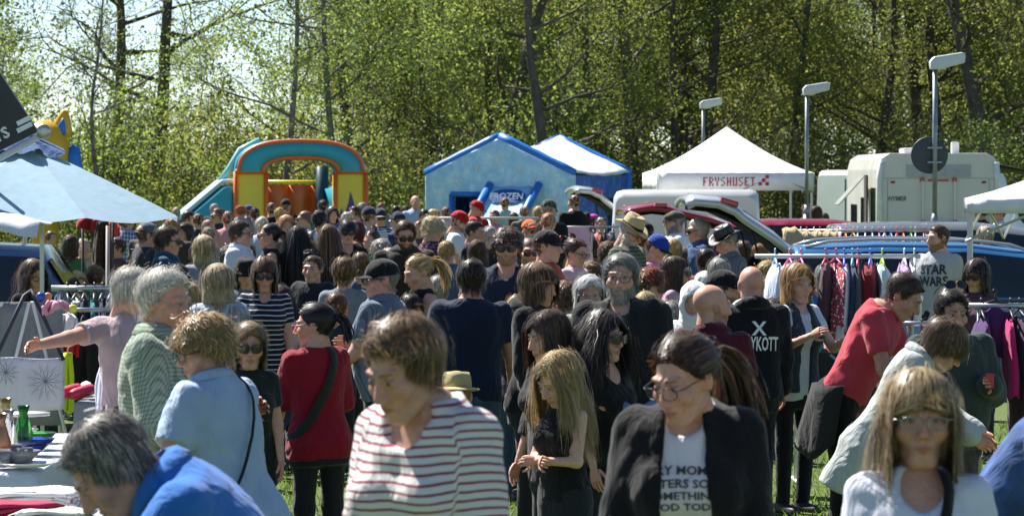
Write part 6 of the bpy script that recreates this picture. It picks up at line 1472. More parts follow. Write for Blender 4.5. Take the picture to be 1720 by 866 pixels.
P_(862, 355, 22.5, 200, 'dark haired woman raising a hand by the pale bar', sex='f', hair='bob', hc=DB, tc='#b08a80', arms=('up', 'down'))
P_(881, 344, 25.2, 185, 'grey brown haired man before the castle slide', hair='crop', hc='#6a5a4c', tc='#5a5550')
P_(922, 331, 36.0, 150, 'man in a grey camouflage cap and black shirt', hat='cap', hatc='#5a5d48', hatc2='#3a3c30', hc=G, tc='#17181c', nod=15)
P_(964, 325, 27.9, 215, 'man in black turned away by the silver tailgate', hair='crop', hc=DB, tc='#101216', w=1.15)
P_(995, 356, 24.3, -95, 'child in a bright pink cap by the middle rail', sex='f', hat='cap', hatc='#c8489c', hair='bob', hc=BR, kid=1, tc='#c0708c')
P_(1356, 340, 22.5, 40, 'leftmost of three brown heads by the camper van', hc=BR, tc='#5a4a48')
P_(1372, 344, 23.4, 150, 'middle of three brown heads by the camper van', hc=DB, sex='f', hair='bob', tc='#6a5048')
P_(1384, 355, 22.5, 190, 'lowest of three brown heads by the camper van', hc=DB, tc='#4a3a38')
P_(1648, 340, 27.9, -70, 'dark haired person in black with glasses under the right gazebo', sex='f', hair='fringe', hc=DB, glasses='spec', top='long', tc='#17181e')
P_(1678, 344, 26.1, -75, 'dark haired person in a white tee under the right gazebo', sex='f', hair='bun', vol=.9, hc=DB, glasses='sun', tc='#d8dcde')
P_(1655, 375, 37.8, 180, 'grey blond haired person with raised arm behind the blue car', sex='f', hair='fringe', hc='#a89a80', hc2='#d8d0bc', tc='#d8b8b0', arms=('down', 'up'))
# second band
for i_, (a_, b_, c_, lb_) in enumerate(((118, 392, 40, 'dark haired person in a green shirt under the parasol, left one'), (140, 398, 38, 'grey haired person in a beige shirt under the parasol'), (196, 396, 38, 'dark haired person in a dark shirt behind the plaid shirt man'), (262, 352, 30, 'light haired far person above the camouflage hat'), (318, 352, 28, 'far man in a pale shirt at the tip of the parasol'), (332, 356, 30, 'far dark haired woman left of the slide foot'), (310, 372, 38, 'brown haired woman right of the man in teal'), (470, 346, 28, 'far blond woman before the orange wall'), (428, 346, 27, 'far dark man before the left yellow column'), (558, 345, 30, 'far brown haired woman below the castle arch'), (596, 344, 27, 'far man in a grey shirt below the castle arch'), (640, 338, 24, 'far dark head left of the tall bald man'), (730, 350, 28, 'far fair haired woman before the blue castle'), (748, 345, 27, 'far dark haired man before the blue castle door'), (830, 350, 28, 'far woman in pink before the castle slide'), (905, 345, 27, 'far fair man left of the camouflage cap'), (940, 372, 36, 'dark haired woman behind the middle rail'), (1010, 362, 32, 'dark haired man right of the pink cap'))):
    fe_ = 'woman' in lb_ or i_ % 3 == 0
    P_(a_, b_, c_*.92, [180, 20, -60, 170, 80, 200, -30, 175][i_ % 8], lb_, sex='f' if fe_ else 'm', hair=['bob', 'short', 'crop'][i_ % 3] if fe_ else ['short', 'crop'][i_ % 2], hc='#b09668' if 'blond' in lb_ or 'fair' in lb_ or 'light' in lb_ else '#8c8a84' if 'grey haired' in lb_ else '#3a2a20', tc='#3f6a48' if 'green' in lb_ else '#b8a888' if 'beige' in lb_ else '#c8889c' if 'pink' in lb_ else '#c8ccd4' if 'pale' in lb_ else ['#2c303c', '#7a828c', '#5a3a40', '#c8c8c4', '#38507a'][i_ % 5])
P_(212, 352, 32.4, 140, 'man in a blue and white plaid shirt, head hidden by the parasol', top='sshirt', pat='plaid', tc='#34427a', tc2='#b9c0d8', hc=BR, sleeve=1.9)
P_(248, 360, 36.0, 170, 'person in a camouflage bucket hat behind the grey cap', hat='bucket', hatc='#7a7a68', hatc2='#55584a', hc=G, tc='#4a4a44')
P_(246, 369, 41.4, 120, 'person with a slate grey cap worn backwards', hat='cap', hatc='#5a6268', hatyaw=180, hc=DB, tc='#2a2e38', skin=TAN)
P_(289, 362, 37.8, 190, 'light brown haired man right behind the man in sunglasses', hc='#8a6a44', hc2='#c09a62', tc='#3a3330')
P_(240, 408, 36.0, 185, 'curly grey brown haired person low behind the white haired man', sex='f', hair='curly', hc='#6a5c50', hc2='#a89a8a', tc='#5a5a60')
P_(282, 376, 49.5, 80, 'dark haired man in sunglasses and teal shirt, facing right', hc=DB, glasses='sun', top='sshirt', tc='#1f4a66', collar=1, vol=1.2)
P_(349, 366, 30.6, 185, 'reddish grey cropped man in the far left crowd', hair='crop', hc='#8a7468', tc='#8a8f9c')
P_(350, 378, 32.4, 180, 'grey brown curly head in front of the reddish cropped man', hair='short', hc='#7a7066', hc2='#b8b0a4', tc='#4a5a8a')
P_(342, 394, 45.0, 195, 'woman with a wide grey blond bob seen from behind', sex='f', hair='bob', hc='#a8946a', hc2='#e0d4b4', tc='#8a8f98', vol=1.35, top='long')
P_(346, 422, 43.2, 180, 'auburn haired woman below the grey blond bob', sex='f', hair='bob', hc='#4a2a1c', hc2='#8a5638', tc='#5a5046', top='long')
P_(385, 412, 39.6, 185, 'dark grey curly haired woman beside the man in glasses', sex='f', hair='curly', hc='#3a342f', hc2='#7a7268', tc='#4a4e5a')
P_(416, 405, 39.6, 185, 'brown haired man seen from behind above the black hat', hc='#4a3626', hc2='#8a6c4a', tc='#c8ccd8')
P_(404, 366, 45.0, 75, 'dark haired man with glasses and white shirt, facing right', hc=DB, glasses='spec', top='shirt', tc='#cfd6e4', collar=1)
P_(440, 361, 30.6, 175, 'white haired person behind the dark haired profile woman', sex='f', hair='short', hc='#c8c2b4', hc2='#eeeae0', tc='#a8b8cc')
P_(452, 372, 43.2, -80, 'dark woman with slick hair and bare shoulders, facing left', sex='f', hair='pony', length=.12, hc=BK, glasses='sun', top='tank', tc='#1a1a1e', skin=TAN)
P_(481, 359, 36.0, 15, 'strawberry blond woman beneath the black haired man', sex='f', hair='bob', hc='#a87850', hc2='#d8a878', tc='#6a5850')
P_(511, 352, 30.6, -70, 'shaven man in sunglasses facing left', hair='buzz', hc='#4a3a30', glasses='sun', tc='#8a8a90')
P_(537, 352, 32.4, 160, 'dark curly haired woman in a white tee with raised hand', sex='f', hair='curly', vol=.8, hc=BK, tc='#d8dbe0', arms=('up', 'down'), strap=(1, '#1a2438', .05))
P_(500, 376, 43.2, 180, 'woman with waist long black hair seen from behind', sex='f', hair='long', length=.62, hc='#100e10', hc2='#2c2a2e', tc='#111216', top='long')
P_(553, 374, 43.2, 165, 'woman with long brown hair beside the black haired woman', sex='f', hair='long', length=.45, hc='#5a4030', hc2='#9a7854', tc='#1c1d22')
P_(584, 366, 41.4, 5, 'short black haired woman in sunglasses and black top', sex='f', hair='fringe', hc=BK, glasses='sun', top='tee', tc='#101114', scoop=.8)
P_(599, 368, 36.0, 150, 'dark red haired woman behind the black haired sunglasses woman', sex='f', hair='bob', hc='#4a1418', hc2='#7a2428', tc='#3a4a3a')
P_(583, 353, 28.8, 180, 'grey white haired person behind the dark red hair', hair='short', hc='#b0aca4', hc2='#dcd8d0', tc='#a8b0bc')
P_(620, 343, 34.2, 165, 'man in a navy cap and striped tee, broad back', hat='cap', hatc='#1c2440', hc=DB, pat='thin', tc='#c8ccd4', tc2='#28304a')
P_(639, 346, 30.6, 10, 'man in a dark cap and sunglasses facing the camera', hat='cap', hatc='#2a2c36', hatc2='#8a8c90', glasses='sun', pat='thin', tc='#28304e', tc2='#c8ccd8', hc=G)
P_(668, 352, 32.4, -140, 'man in a navy cap with a white panel and navy shirt', hat='cap', hatc='#28304a', hatc2='#f0f0f0', hatyaw=0, tc='#24365a', hc=BR)
P_(624, 382, 37.8, -35, 'dark haired woman with a top bun and green top', sex='f', hair='bun', hc=DB, tc='#3f8a50', skin=PALE, nod=15)
P_(704, 367, 32.4, -40, 'brown haired woman peering over the bearded man', sex='f', hair='pony', hc='#6a4c38', tc='#5a4a4a')
P_(681, 366, 49, 8, 'bearded man in sunglasses and dark shirt looking down', hc='#4a3424', beard=.9, bcol='#4a2a1c', glasses='sun', top='shirt', tc='#2a2520', nod=18, w=1.15, collar=1)
P_(728, 363, 39.6, 120, 'short blond woman in a navy and striped top', sex='f', hair='curly', hc='#b8a67c', hc2='#e8dcbc', tc='#1c2848', vol=.9, nod=20, pat='thin', tc2='#b04a58')
P_(771, 350, 36.0, 90, 'man in a red cap and white tee facing right', hat='cap', hatc='#b0141e', tc='#dfe2e6', nod=25, hc=DB, stub=.6)
P_(809, 362, 27.0, 60, 'person in a low red cap behind the man in black', hat='cap', hatc='#9a1420', hc=DB, tc='#3a2a2e', nod=30)
P_(798, 368, 39.6, 70, 'dark haired man in a black suit jacket, facing right', hair='receding', hc=BK, top='cjacket', tc='#15161a', skin=TAN, nod=15)
P_(823, 377, 34.2, 175, 'round grey haired person left of the goatee man', sex='f', hair='fringe', hc='#8f9296', hc2='#c8ccd0', tc='#22262e')
P_(802, 400, 41.4, 170, 'brown haired woman seen from behind in front of the suit man', sex='f', hair='bob', hc='#3f2c20', hc2='#6a4c36', tc='#2a3040')
P_(890, 364, 34.2, -150, 'child in a bright orange cap', hat='cap', hatc='#e8641c', kid=1, hc=BR, tc='#4a4a50', hatyaw=180)
P_(921, 354, 37.8, 170, 'light brown short haired boy seen from behind', hair='crop', hc='#7a5c3c', hc2='#b89264', tc='#24262c', nod=15)
P_(1059, 359, 48, 62, 'white bearded man in a straw fedora looking down', hat='fedora', hatc='#d2bf92', hatc2='#2a221c', glasses='spec', hc='#c8c4bc', beard=1, bcol='#cfcac0', top='cjacket', tc='#3a4436', pat='thin', tc2='#6a7a60', nod=30)
P_(1085, 368, 39.6, 165, 'dark haired woman in a black cap and white top', sex='f', hat='cap', hatc='#16181c', hair='pony', hc=DB, tc='#d8d6d6')
P_(1133, 347, 39.6, -75, 'grey bearded man in a dark flat cap and white tee', hat='flat', hatc='#3a322c', hatc2='#5a5048', glasses='spec', hc=G, beard=1, bcol='#a8a29a', tc='#dfe3ea')
P_(1172, 363, 42.3, -70, 'white haired man in a blue denim shirt facing left', hair='short', hc='#c4bfb2', hc2='#eeebe2', glasses='sun', top='shirt', tc='#3c5c86', pat='denim', collar=1)
P_(1220, 376, 46.8, -60, 'man in a black leather hat and grey striped shirt', hat='leather', hc=G, top='shirt', tc='#70767c', pat='vstripe', tc2='#4a5058', nod=25, collar=1)
P_(1277, 408, 30.6, 150, 'curly light brown haired child under the raised tailgate', hair='curly', hc='#8a643c', kid=1, tc='#2a3a5a')
P_(1575, 374, 47, -58, 'bearded man in a grey lettered tee before the blue car', hair='crop', hc='#4a3224', beard=.75, bcol='#6a4430', tc='#b4b6bc', pat='marl', tc2='#a0a2aa', hy=-30, key='sw', skin=PALE)
# third band
P_(89, 412, 46.8, 70, 'man in an olive camouflage cap behind the curly haired woman', hat='cap', hatc='#5a5d48', hatc2='#3a3c30', hc=BR, tc='#3a4238', glasses='spec')
P_(90, 447, 32.4, 40, 'brown haired child between the curly woman and the rail', sex='f', hair='bob', hc=BR, kid=1, tc='#4a3a3a')
P_(56, 433, 53, 35, 'curly brown haired woman with glasses at the left stall', sex='f', hair='wavy', length=.24, hc='#3a2619', hc2='#7a5638', glasses='spec', top='long', tc='#15171c', nod=10, strap=(1, '#c04a5c', .04))
P_(412, 428, 50.4, 10, 'woman in a black brimmed hat looking down', sex='f', hat='bucket', hatc='#191a1e', hair='bob', hc=DB, top='long', tc='#6a6f7c', nod=15, skin=TAN)
P_(444, 429, 57, 5, 'brown haired woman in sunglasses and white striped navy top', sex='f', hair='bobf', hc='#4a3222', hc2='#7a563a', glasses='sun', top='tee', tc='#161a2a', pat='thin', tc2='#c8ccd4', psc=1.3, w=1.12, scoop=.5)
P_(480, 454, 36.0, 20, 'child in a pale pink cap behind the striped navy top', sex='f', hat='cap', hatc='#d8a0b4', kid=1, hc=BR, tc='#c090a0')
P_(525, 425, 48, -18, 'brown haired man with sunglasses pushed up on his head', hair='crop', hc='#4a3a2c', glasses='head', top='cjacket', tc='#24272c', skin=PALE)
P_(549, 428, 37.8, 180, 'frizzy blond person behind the man with raised sunglasses', sex='f', hair='curly', hc='#9a8460', hc2='#d0bc94', tc='#5a5048')
P_(528, 466, 41.4, -100, 'person in a shiny black cap, low in the crowd', hat='cap', hatc='#121316', hc=BK, tc='#1a1b20', top='long')
P_(592, 404, 39.6, 180, 'light brown curly head left of the black capped man, rear one', sex='f', hair='curly', vol=.8, hc='#8a6c48', hc2='#c8a878', tc='#5a5a5a')
P_(606, 420, 45.0, 175, 'brown haired head left of the black capped man, front one', hair='short', hc='#5a4430', hc2='#a88a62', tc='#4a5a6a')
P_(654, 414, 43.2, 180, 'grey blond head behind the black capped man', sex='f', hair='bob', hc='#a49474', hc2='#d8ccb0', tc='#6a6a6a')
P_(686, 418, 45.0, -130, 'person in a black cap behind the blond ponytail', hat='cap', hatc='#16181e', hc=DB, tc='#1a1c22')
P_(578, 427, 54, 178, 'brown haired woman in a grey marl tee seen from behind', sex='f', hair='short', vol=1.3, hc='#4a3826', hc2='#b49468', tc='#7d868c', pat='marl', tc2='#6a7278', w=1.1)
P_(852, 378, 63, -4, 'curly haired goatee man in sunglasses and navy tee', hair='curly', vol=.75, hc='#3a2a20', hc2='#6a5240', glasses='sun', tc='#1a2238', beard=.55, bcol='#3a2a22', skin=TAN, scoop=.5)
P_(889, 396, 52, 8, 'cropped man in sunglasses right of the goatee man', hair='buzz', hc='#3a2e28', glasses='sun', tc='#2a2026', stub=.5)
P_(920, 380, 54, 72, 'man in a black cap with red mark and brick orange tee', hat='cap', hatc='#1c181a', tc='#a8452e', hc=BR, skin=PALE, key='capred')
P_(968, 396, 48, 55, 'red brown haired woman with glasses facing right', sex='f', hair='bun', vol=1.3, hc='#4a2e22', hc2='#8a5a3c', glasses='spec', tc='#d8b0b4', nod=15)
P_(992, 436, 46, 185, 'tousled brown haired person behind the white haired woman', sex='f', hair='curly', vol=.7, hc='#5a4432', hc2='#9a8060', tc='#4a4642')
P_(1104, 388, 45, 62, 'woman in a blue and black cap and pink top looking down', sex='f', hat='cap', hatc='#1f3f9c', hatc2='#14161c', hair='pony', hc='#6a4c36', tc='#d890a8', nod=30)
P_(1092, 447, 53, -32, 'red haired woman in sunglasses', sex='f', hair='curly', vol=.85, hc='#6a2c14', hc2='#a85a2c', glasses='sun', tc='#2a2a30', nod=10)
P_(1153, 415, 41, 70, 'dark brown haired woman behind the long haired one', sex='f', hair='bob', hc=DB, tc='#6a5a5a', nod=20)
P_(1136, 427, 52, 75, 'woman with long straight brown hair and pale pink tee', sex='f', hair='long', length=.26, hc='#3a2a1f', hc2='#6e523a', glasses='sun', tc='#cfa8b4')
P_(1182, 450, 46, 200, 'person in a white headscarf mostly hidden, farther one', sex='f', hat='hijab', hatc='#dcdfe2', hair=None, tc='#c8ccd0')
P_(1265, 426, 42, -160, 'person in a black cap above the bald man in the hoodie', hat='cap', hatc='#101214', hc=BK, tc='#20242c')
P_(1365, 432, 42, 190, 'grey headed person behind the grey haired stooping man', hair='short', hc='#6f6e6c', tc='#3a4250')
P_(1374, 425, 36, 180, 'black haired head touching the white rail', hair='short', hc=BK, tc='#2a2c34')
P_(1305, 460, 50, 72, 'blond woman with white framed sunglasses facing right', sex='f', hair='bob', vol=.8, hc='#8f7650', hc2='#c8ac7c', glasses='sun', tc='#c8c4c8', nod=5)
P_(1392, 442, 56, 62, 'grey haired man with glasses in a bright blue tee looking down', hair='short', hc='#8c8c8a', hc2='#c4c4c0', glasses='spec', tc='#1f6cb4', nod=32, h=1.74, arms=('reach', 'low'))
P_(1640, 432, 54, -28, 'smiling dark haired woman in large sunglasses', sex='f', hair='bobf', hc='#1c1414', hc2='#40281e', glasses='sun', tc='#5a3a4a', skin=TAN)
# half hidden people that fill the gaps
FILL = [(470, 474, 56, 185, 'dark bobbed woman half hidden left of the red blouse'), (566, 486, 58, 170, 'brown haired man half hidden between red blouse and striped shirt'), (736, 458, 52, 178, 'grey haired man half hidden left of the navy tee back'), (832, 476, 58, 182, 'dark haired woman half hidden right of the navy tee back'), (872, 490, 62, 165, 'fair haired woman half hidden left of the black hoodie'), (948, 470, 56, 190, 'brown haired man half hidden left of the white haired woman'), (1085, 486, 58, 175, 'fair haired man half hidden below the red haired woman'), (1124, 500, 62, 185, 'grey haired woman half hidden left of the headscarf'), (1298, 500, 60, 185, 'dark haired woman half hidden right of the lettered hoodie'), (318, 470, 58, 175, 'fair haired woman half hidden right of the checked shirt'), (690, 486, 60, 180, 'dark haired man half hidden below the blond ponytail'), (1022, 404, 42, 170, 'brown haired woman half hidden above the camouflage tee man'), (1060, 412, 44, 185, 'grey haired man half hidden below the straw fedora'), (1130, 398, 42, 180, 'fair haired woman half hidden below the flat cap'), (1186, 412, 46, 175, 'dark haired man half hidden below the denim shirt man'), (1206, 430, 48, 185, 'grey haired woman half hidden left of the leather hat man'), (1248, 400, 40, 190, 'brown haired man half hidden right of the leather hat'), (1290, 436, 48, 170, 'fair haired woman half hidden under the raised tailgate'), (900, 420, 46, 180, 'dark haired woman half hidden below the cropped man'), (750, 400, 42, 178, 'fair haired man half hidden below the red cap'), (640, 400, 40, 182, 'grey haired woman half hidden below the top bun'), (520, 400, 42, 176, 'fair haired man half hidden beside the long black hair'), (300, 440, 50, 184, 'dark haired woman half hidden behind the checked shirt man'), (160, 440, 48, 170, 'brown haired man half hidden behind the steel rail'), (130, 452, 46, 30, 'fair haired woman half hidden behind the steel rail')]
for i_, (a_, b_, c_, y_, lb_) in enumerate(FILL):
    fe_ = 'woman' in lb_; P_(a_, b_, c_, y_, lb_, sex='f' if fe_ else 'm', hair=['bob', 'fringe', 'curly'][i_ % 3] if fe_ else ['short', 'crop'][i_ % 2], vol=.85, hc={'dark': '#2c211b', 'brow': '#5a4230', 'fair': '#a88f62', 'grey': '#98958f'}[lb_[:4]], top=['tee', 'long', 'sshirt'][i_ % 3], tc=['#c4cad2', '#2c3444', '#b8a49a', '#4a6a8c', '#20222a', '#d8d4cc', '#7c3a44', '#5c6a58'][i_ % 8], pat=['plain', 'plain', 'thin', 'check'][i_ % 4], bot=['#3a4f6e', '#23252b'][i_ % 2], collar=1 if i_ % 3 == 2 else None)
# nearer people
P_(223, 444, 78, 62, 'white haired man in sunglasses reaching left', hair='fringe', vol=1.1, hc='#b8b4aa', hc2='#eceae4', glasses='sun', tc='#b9a0a4', nod=22, hy=62, arms=((78, 34, 5, -34), 'low'), skin='#c89078', w=1.1)
P_(366, 440, 64, 190, 'grey blond bobbed woman in a pale blue grey jacket', sex='f', hair='bob', hc='#8f7a58', hc2='#ddd4c0', top='cjacket', tc='#a9b6c2', vol=1.1)
P_(392, 508, 64, 195, 'smooth silver haired woman behind the curly blond', sex='f', hair='bob', hc='#a4a098', hc2='#dcdad4', tc='#6a7280', top='long')
P_(640, 427, 68, -72, 'older man in a black cap and grey blue striped shirt', hat='cap', hatc='#121417', glasses='spec', hc=G, top='sshirt', tc='#6d7a88', pat='vstripe', tc2='#4f5c6c', collar=1, hy=38, w=1.18, belly=.05, skin='#c48a72', arms=('bent', 'low'))
P_(702, 424, 58, -62, 'blond woman with a high ponytail and black tank top', sex='f', hair='pony', hc='#a88a58', hc2='#dcc494', length=.26, top='tank', tc='#14161a', nod=22, hy=-10)
P_(791, 428, 70, 188, 'dark haired man in a navy tee seen from behind', hair='short', hc='#221a15', hc2='#3e3026', tc='#17223a', w=1.18, bot='#3a4f6e', skin=TAN, arms=('side', 'side'))
P_(905, 438, 70, 58, 'brown bobbed woman in a black hoodie facing right', sex='f', hair='bobf', hc='#4a3524', hc2='#8a6a48', top='hoodie', tc='#131419', hood=1, nod=12)
P_(990, 456, 65, 3, 'old woman with white hair and glasses', sex='f', hair='bob', vol=.8, hc='#b8b8b6', hc2='#e6e6e4', glasses='wire', tc='#b8b4a8', top='long', nod=8, pat='marl', tc2='#8a8a80')
P_(1043, 420, 79, -8, 'grey bearded man with glasses, black jacket over camouflage tee', hair='short', hc='#7d7b78', hc2='#aca9a4', glasses='spec', beard=.85, bcol='#a09c96', top='jacket', tc='#14171c', inner=('#4a4d38', 'camo', '#2c3024'), skin='#bf8a72', w=1.1, nod=4)
P_(1166, 464, 65, -12, 'woman in a white headscarf beside the maroon polo', sex='f', hat='hijab', hatc='#e4e6e8', hair=None, top='long', tc='#d6d8dc')
P_(1216, 446, 63, 78, 'bearded man in a black cap and pale cyan tee', hat='cap', hatc='#0e0f12', hc=BK, beard=.6, bcol='#2a201c', tc='#96c2cc', skin=TAN, hy=-40, arms=('down', 'bent'), w=1.08)
P_(1261, 443, 67, 190, 'bald man in a black hoodie with white back print', hair='bald', hc='#4a3a30', top='hoodie', tc='#101218', hood=1, collar='#c8ccd2', stub=.0, w=1.15, key='kott', skin='#b5836a', bot='#14161c')
P_(1196, 473, 78, 118, 'bald bearded man in a maroon polo seen from behind', hair='bald', stub=.5, hc='#4a3026', bcol='#6a4230', tc='#4e1626', collar=1, hy=-40, w=1.12, sleeve=.75, arms=('down', 'side'), skin='#b9876c')
P_(1340, 440, 64, 32, 'blond woman in a patterned waistcoat holding up a purple garment', sex='f', hair='bob', vol=1.05, hc='#9a7644', hc2='#d8b478', top='vest', tc='#3f4a58', pat='marl', tc2='#1c2430', inner=('#cdd2da',), arms=((40, 14, 70, 8), (34, 14, 72, 12)), skin='#c49a84', key='vest', bot='#16181e')
P_(1518, 462, 76, 70, 'man in a coral pink tee bending over the table', hair='crop', vol=1.3, hc='#3a2a20', hc2='#5a4434', tc='#c2404f', lean=25, neck=68, nod=38, arms=((10, 8, 18, 4), (14, 8, 20, 0)), bot='#0f1013', skin='#b07a5e', sleeve=.7, key='pink')
P_(1598, 480, 78, 18, 'dark haired moustached man in a dark green jacket', hair='short', hc='#181412', hc2='#3a302a', glasses='head', top='cjacket', tc='#353f3c', stub=.35, beard=0, skin='#a9775c', w=1.22, belly=.05, nod=10, arms=('down', 'bent'), key='green')
P_(1586, 540, 82, 75, 'woman in a pale sage jacket stooping, hair over her ear', sex='f', hair='fringe', vol=1.0, hc='#4a3624', hc2='#a08460', top='cjacket', tc='#b4bab8', lean=30, neck=72, nod=42, hood=0, collar=1, hem=.60, arms=('low', 'low'))
P_(278, 448, 106, 62, 'white haired man in a green checked shirt, arms down', hair='receding', vol=2.0, hc='#bcb9b0', hc2='#f0eee8', glasses='wire', top='shirt', tc='#9aa894', pat='check', tc2='#56665a', psc=1.0, collar=1, hy=-18, w=1.2, belly=.07, skin='#c07f66', nod=12, arms=('bent', 'hold'))
P_(418, 534, 80, 8, 'ash blond woman in dark sunglasses behind the light blue shirt', sex='f', hair='bob', vol=.75, hc='#75603f', hc2='#a8916a', glasses='sun', top='tee', tc='#1a2420', nod=6)
P_(342, 530, 106, -62, 'curly blond woman in a light blue shirt with a thin strap', sex='f', hair='curly', vol=.8, hc='#8f7248', hc2='#d6ba88', glasses='spec', top='sshirt', tc='#a3b6cf', collar=1, hy=62, w=1.2, lean=16, strap=(-1, '#16202c', .012), nod=16, skin='#c48a72', arms=('low', (-4, 30, 48, 4)), hem=.80)
P_(528, 503, 77, -102, 'woman in a red blouse with black ponytail and red glasses', sex='f', hair='pony', length=.16, hc='#100d0e', hc2='#2a2224', glasses='red', top='threeq', tc='#8c1226', hy=52, strap=(-1, '#2a2f28', .055), w=1.12, sleeve=1.05, scoop=0, nod=8, arms=('bent', 'low'), key='red')
P_(767, 618, 74, 178, 'small child in a straw hat and pale striped top', hat='straw', hatc='#d8c890', hair='short', hc='#a88a5a', kid=1, pat='thin', tc='#c8dcd8', tc2='#6aa8b0', scoop=0)
P_(920, 515, 84, -58, 'brown haired young woman in a black lace top', sex='f', hair='long', length=.25, hc='#33241b', hc2='#6a4c34', top='threeq', tc='#15151a', pat='marl', tc2='#2a2a30', nod=16, skin=PALE)
P_(1015, 517, 84, 48, 'long dark haired woman in sunglasses and black top', sex='f', hair='wavy', length=.30, hc='#1a1213', hc2='#3e2a26', glasses='sun', top='tee', tc='#101014', scoop=1.2, skin='#c08c74', arms=('down', 'bent'), key='dark')
P_(938, 583, 88, -52, 'blond girl in a black sleeveless top with clasped hands', sex='f', hair='long', length=.32, hc='#94794c', hc2='#dcc698', top='tank', tc='#0f1014', nod=32, skin='#cfa088', arms=('clasp', 'clasp'), hy=-12, curl=.8)
# foreground
P_(678, 538, 166, -42, 'short haired woman in a red and white striped boat neck top', sex='f', hair='short', vol=1.25, hc='#5a432c', hc2='#c09c68', top='threeq', sleeve=1.9, tc='#d9d5d2', tc2='#8a3044', pat='hstripe', psc=.72, scoop=.8, nod=26, neck=52, lean=8, hy=-4, skin='#b98268')
P_(1150, 568, 147, -42, 'brown ponytailed woman with glasses, black jacket over printed tee', sex='f', hair='pony', length=.30, vol=1.3, hc='#3a281c', hc2='#7a5636', glasses='spec', top='jacket', tc='#101116', inner=('#d3d4d8',), nod=22, neck=52, lean=8, hy=-34, scoop=.4, skin='#b9836a', key='moment')
P_(1545, 612, 160, 0, 'blond woman with fringe in a white top at the front right', sex='f', hair='longf', length=.24, vol=1.0, hc='#8d744a', hc2='#d8c69c', glasses='wire', tc='#d6d8e6', scoop=1.1, strap=(1, '#16161c', .03), nod=2, skin='#b9836a')
P_(185, 706, 165, -78, 'grey haired man in a blue fleece stooping over the linen table', hair='short', vol=1.1, hc='#4e4a46', hc2='#c8c2b6', top='long', tc='#2a6cb8', lean=42, neck=80, nod=50, skin='#a97258', collar='#2a6cb8', arms=('reach', 'reach'), w=1.15)
P_(1822, 590, 125, 78, 'person in a denim shirt bending at the right edge', sex='f', hair='bob', hc=BR, top='sshirt', tc='#3f5c92', pat='denim', lean=38, nod=30, sleeve=1.15, arms=('low', 'reach'), w=1.15)

# ---- things held and print on clothes
def on_garment(P, q, back=False):
    "project a point given in the person's rest torso space straight onto the garment"
    pass
def shirt_text(P, lines, size, zc, dz, mat, xo=0, back=False, width=None, bold=.0):
    me = P.main.data; bvh = BVHTree.FromPolygons([v.co.copy() for v in me.vertices], [list(p.vertices) for p in me.polygons])
    sg = 1 if back else -1
    for i, t in enumerate(lines):
        def proj(p):
            c = Vector(P.pose((p.x, sg*.5, p.z))); dr = Vector(P.pose((p.x, 0, p.z)))-c; dr.normalize(); h_ = bvh.ray_cast(c, dr)
            return (h_[0]-dr*.004) if h_[0] is not None else Vector(P.pose((p.x, sg*.13, p.z)))
        M = facing((xo, 0, zc-dz*i), math.pi if back else 0)
        lettering(t, size, M, mat, P.main, proj=proj, width=width[i] if width else None, bold=bold)
INKD = plain('print_charcoal', (.03, .035, .045), .7); INKW = plain('print_white', (.8, .82, .85), .5)
shirt_text(PEOPLE['sw'], ['STAR', 'WARS'], .115, 1.335, .105, INKD, width=[.25, .27], bold=.004)
shirt_text(PEOPLE['kott'], ['X', 'BOYKOTT'], .12, 1.20, .095, INKW, xo=-.02, back=True, width=[.10, .26], bold=.003)
pm_ = PEOPLE['moment']; inner_ = [c for c in pm_.root.children if c.name.startswith('shirt')][0]
pm_.main_old = pm_.main; pm_.main = inner_; shirt_text(pm_, ['EVERY MOMENT', 'MATTERS SO DO', 'SOMETHING', 'GOOD TODAY'], .031, 1.365, .033, INKD, width=[.27, .28, .20, .24], bold=.0006)
pr_ = PEOPLE['capred']; cp_ = [c for c in pr_.root.children if c.name.startswith('cap')][0]
mm = MB(); mm.tube([pr_.HM @ Vector(q) for q in ((-.018, -.098, .085), (0, -.104, .07), (.014, -.098, .085), (.0, -.094, .098), (-.018, -.098, .085))], .006, 6); mm.build('badge', plain('badge_red', (.45, .03, .03), .6), cp_, True)
def hand_point(P, sg, along=.09): w_ = P.J[sg][2]+P.J[sg][3]*along; return P.root.matrix_basis @ Vector(w_)
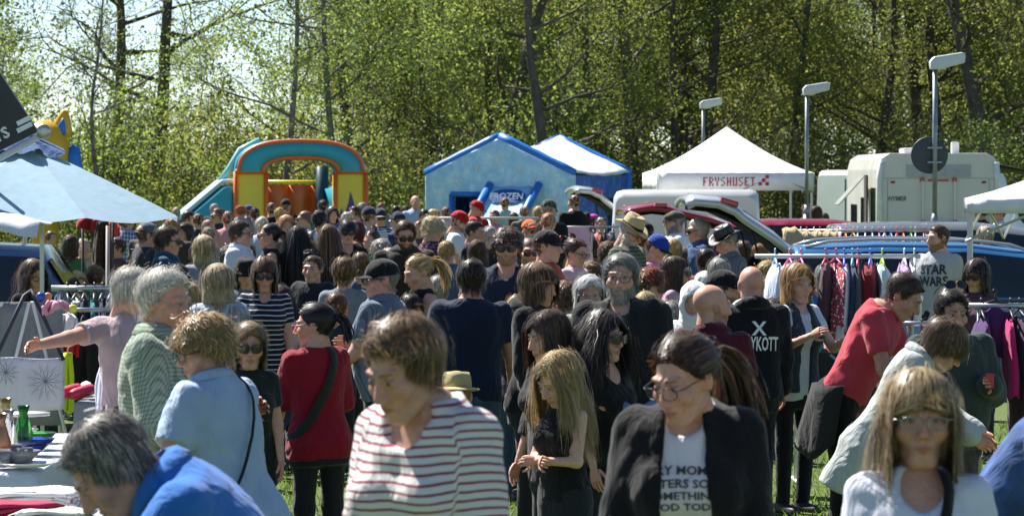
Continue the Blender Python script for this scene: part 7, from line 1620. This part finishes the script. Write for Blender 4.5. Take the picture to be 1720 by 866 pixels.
bpy.context.view_layer.update()
pv = PEOPLE['vest']; hp_ = hand_point(pv, 1)
gp = empty('purple_garment', (hp_.x+.02, hp_.y, hp_.z), .3, 'dark purple garment held up by the waistcoat woman', 'garment')
rows = [[((u-.5)*.30*(.35+.65*min(1, t*2))+.03*t, .05*math.sin(u*9+t*2)*min(1, t*3), .03-.62*t+.03*math.sin(u*7)) for u in [q/14 for q in range(15)]] for t in [q/12 for q in range(13)]]; mm = MB(); mm.grid(rows); mm.build('cloth', cloth('#2f1f4a'), gp, True, solid=.02)
pg = PEOPLE['green']; hp_ = hand_point(pg, 1, .06); rdp = empty('red_phone', (hp_.x, hp_.y-.02, hp_.z), .2, 'small red case held by the man in dark green', 'phone'); MB().box((-.025, -.006, -.03), (.025, .006, .05)).build('case', plain('case_red', (.5, .02, .02), .35), rdp, bevel=.005)
pd = PEOPLE['dark']; hp_ = hand_point(pd, 1, .0); dj = empty('denim_jacket', (hp_.x, hp_.y, hp_.z), .2, 'pale denim jacket over the arm of the long dark haired woman', 'jacket')
rows = [[((u-.5)*.24, -.05+.10*math.cos(math.pi*t*1.0)*.6, .05*math.sin(math.pi*t)-.30*abs(t-.45)+.02*math.sin(u*9+t*5)) for u in [q/12 for q in range(13)]] for t in [q/10 for q in range(11)]]; mm = MB(); mm.grid(rows); mm.build('cloth', cloth('#6f8cae', 'denim'), dj, True, solid=.03)
pk = PEOPLE['pink']; wj = empty('tied_jacket', tuple(Vector(pk.loc)+Vector((0, 0, .93*pk.s))), pk.yaw, 'grey black jacket tied around the waist of the man in coral', 'jacket')
rows = [[(.20*math.cos(a)*(1+.10*t)*(1+.05*math.sin(a*7)*t), .17*math.sin(a)*(1+.25*t)*(1+.07*math.sin(a*9)*t)+.06*t, .06-.36*t+.05*t*math.sin(a*4)) for a in [R(-15)+R(210)*q/20 for q in range(21)]] for t in [q/8 for q in range(9)]]; mm = MB(); mm.grid(rows); mm.build('cloth', cloth('#2b2c2e'), wj, True, solid=.03)
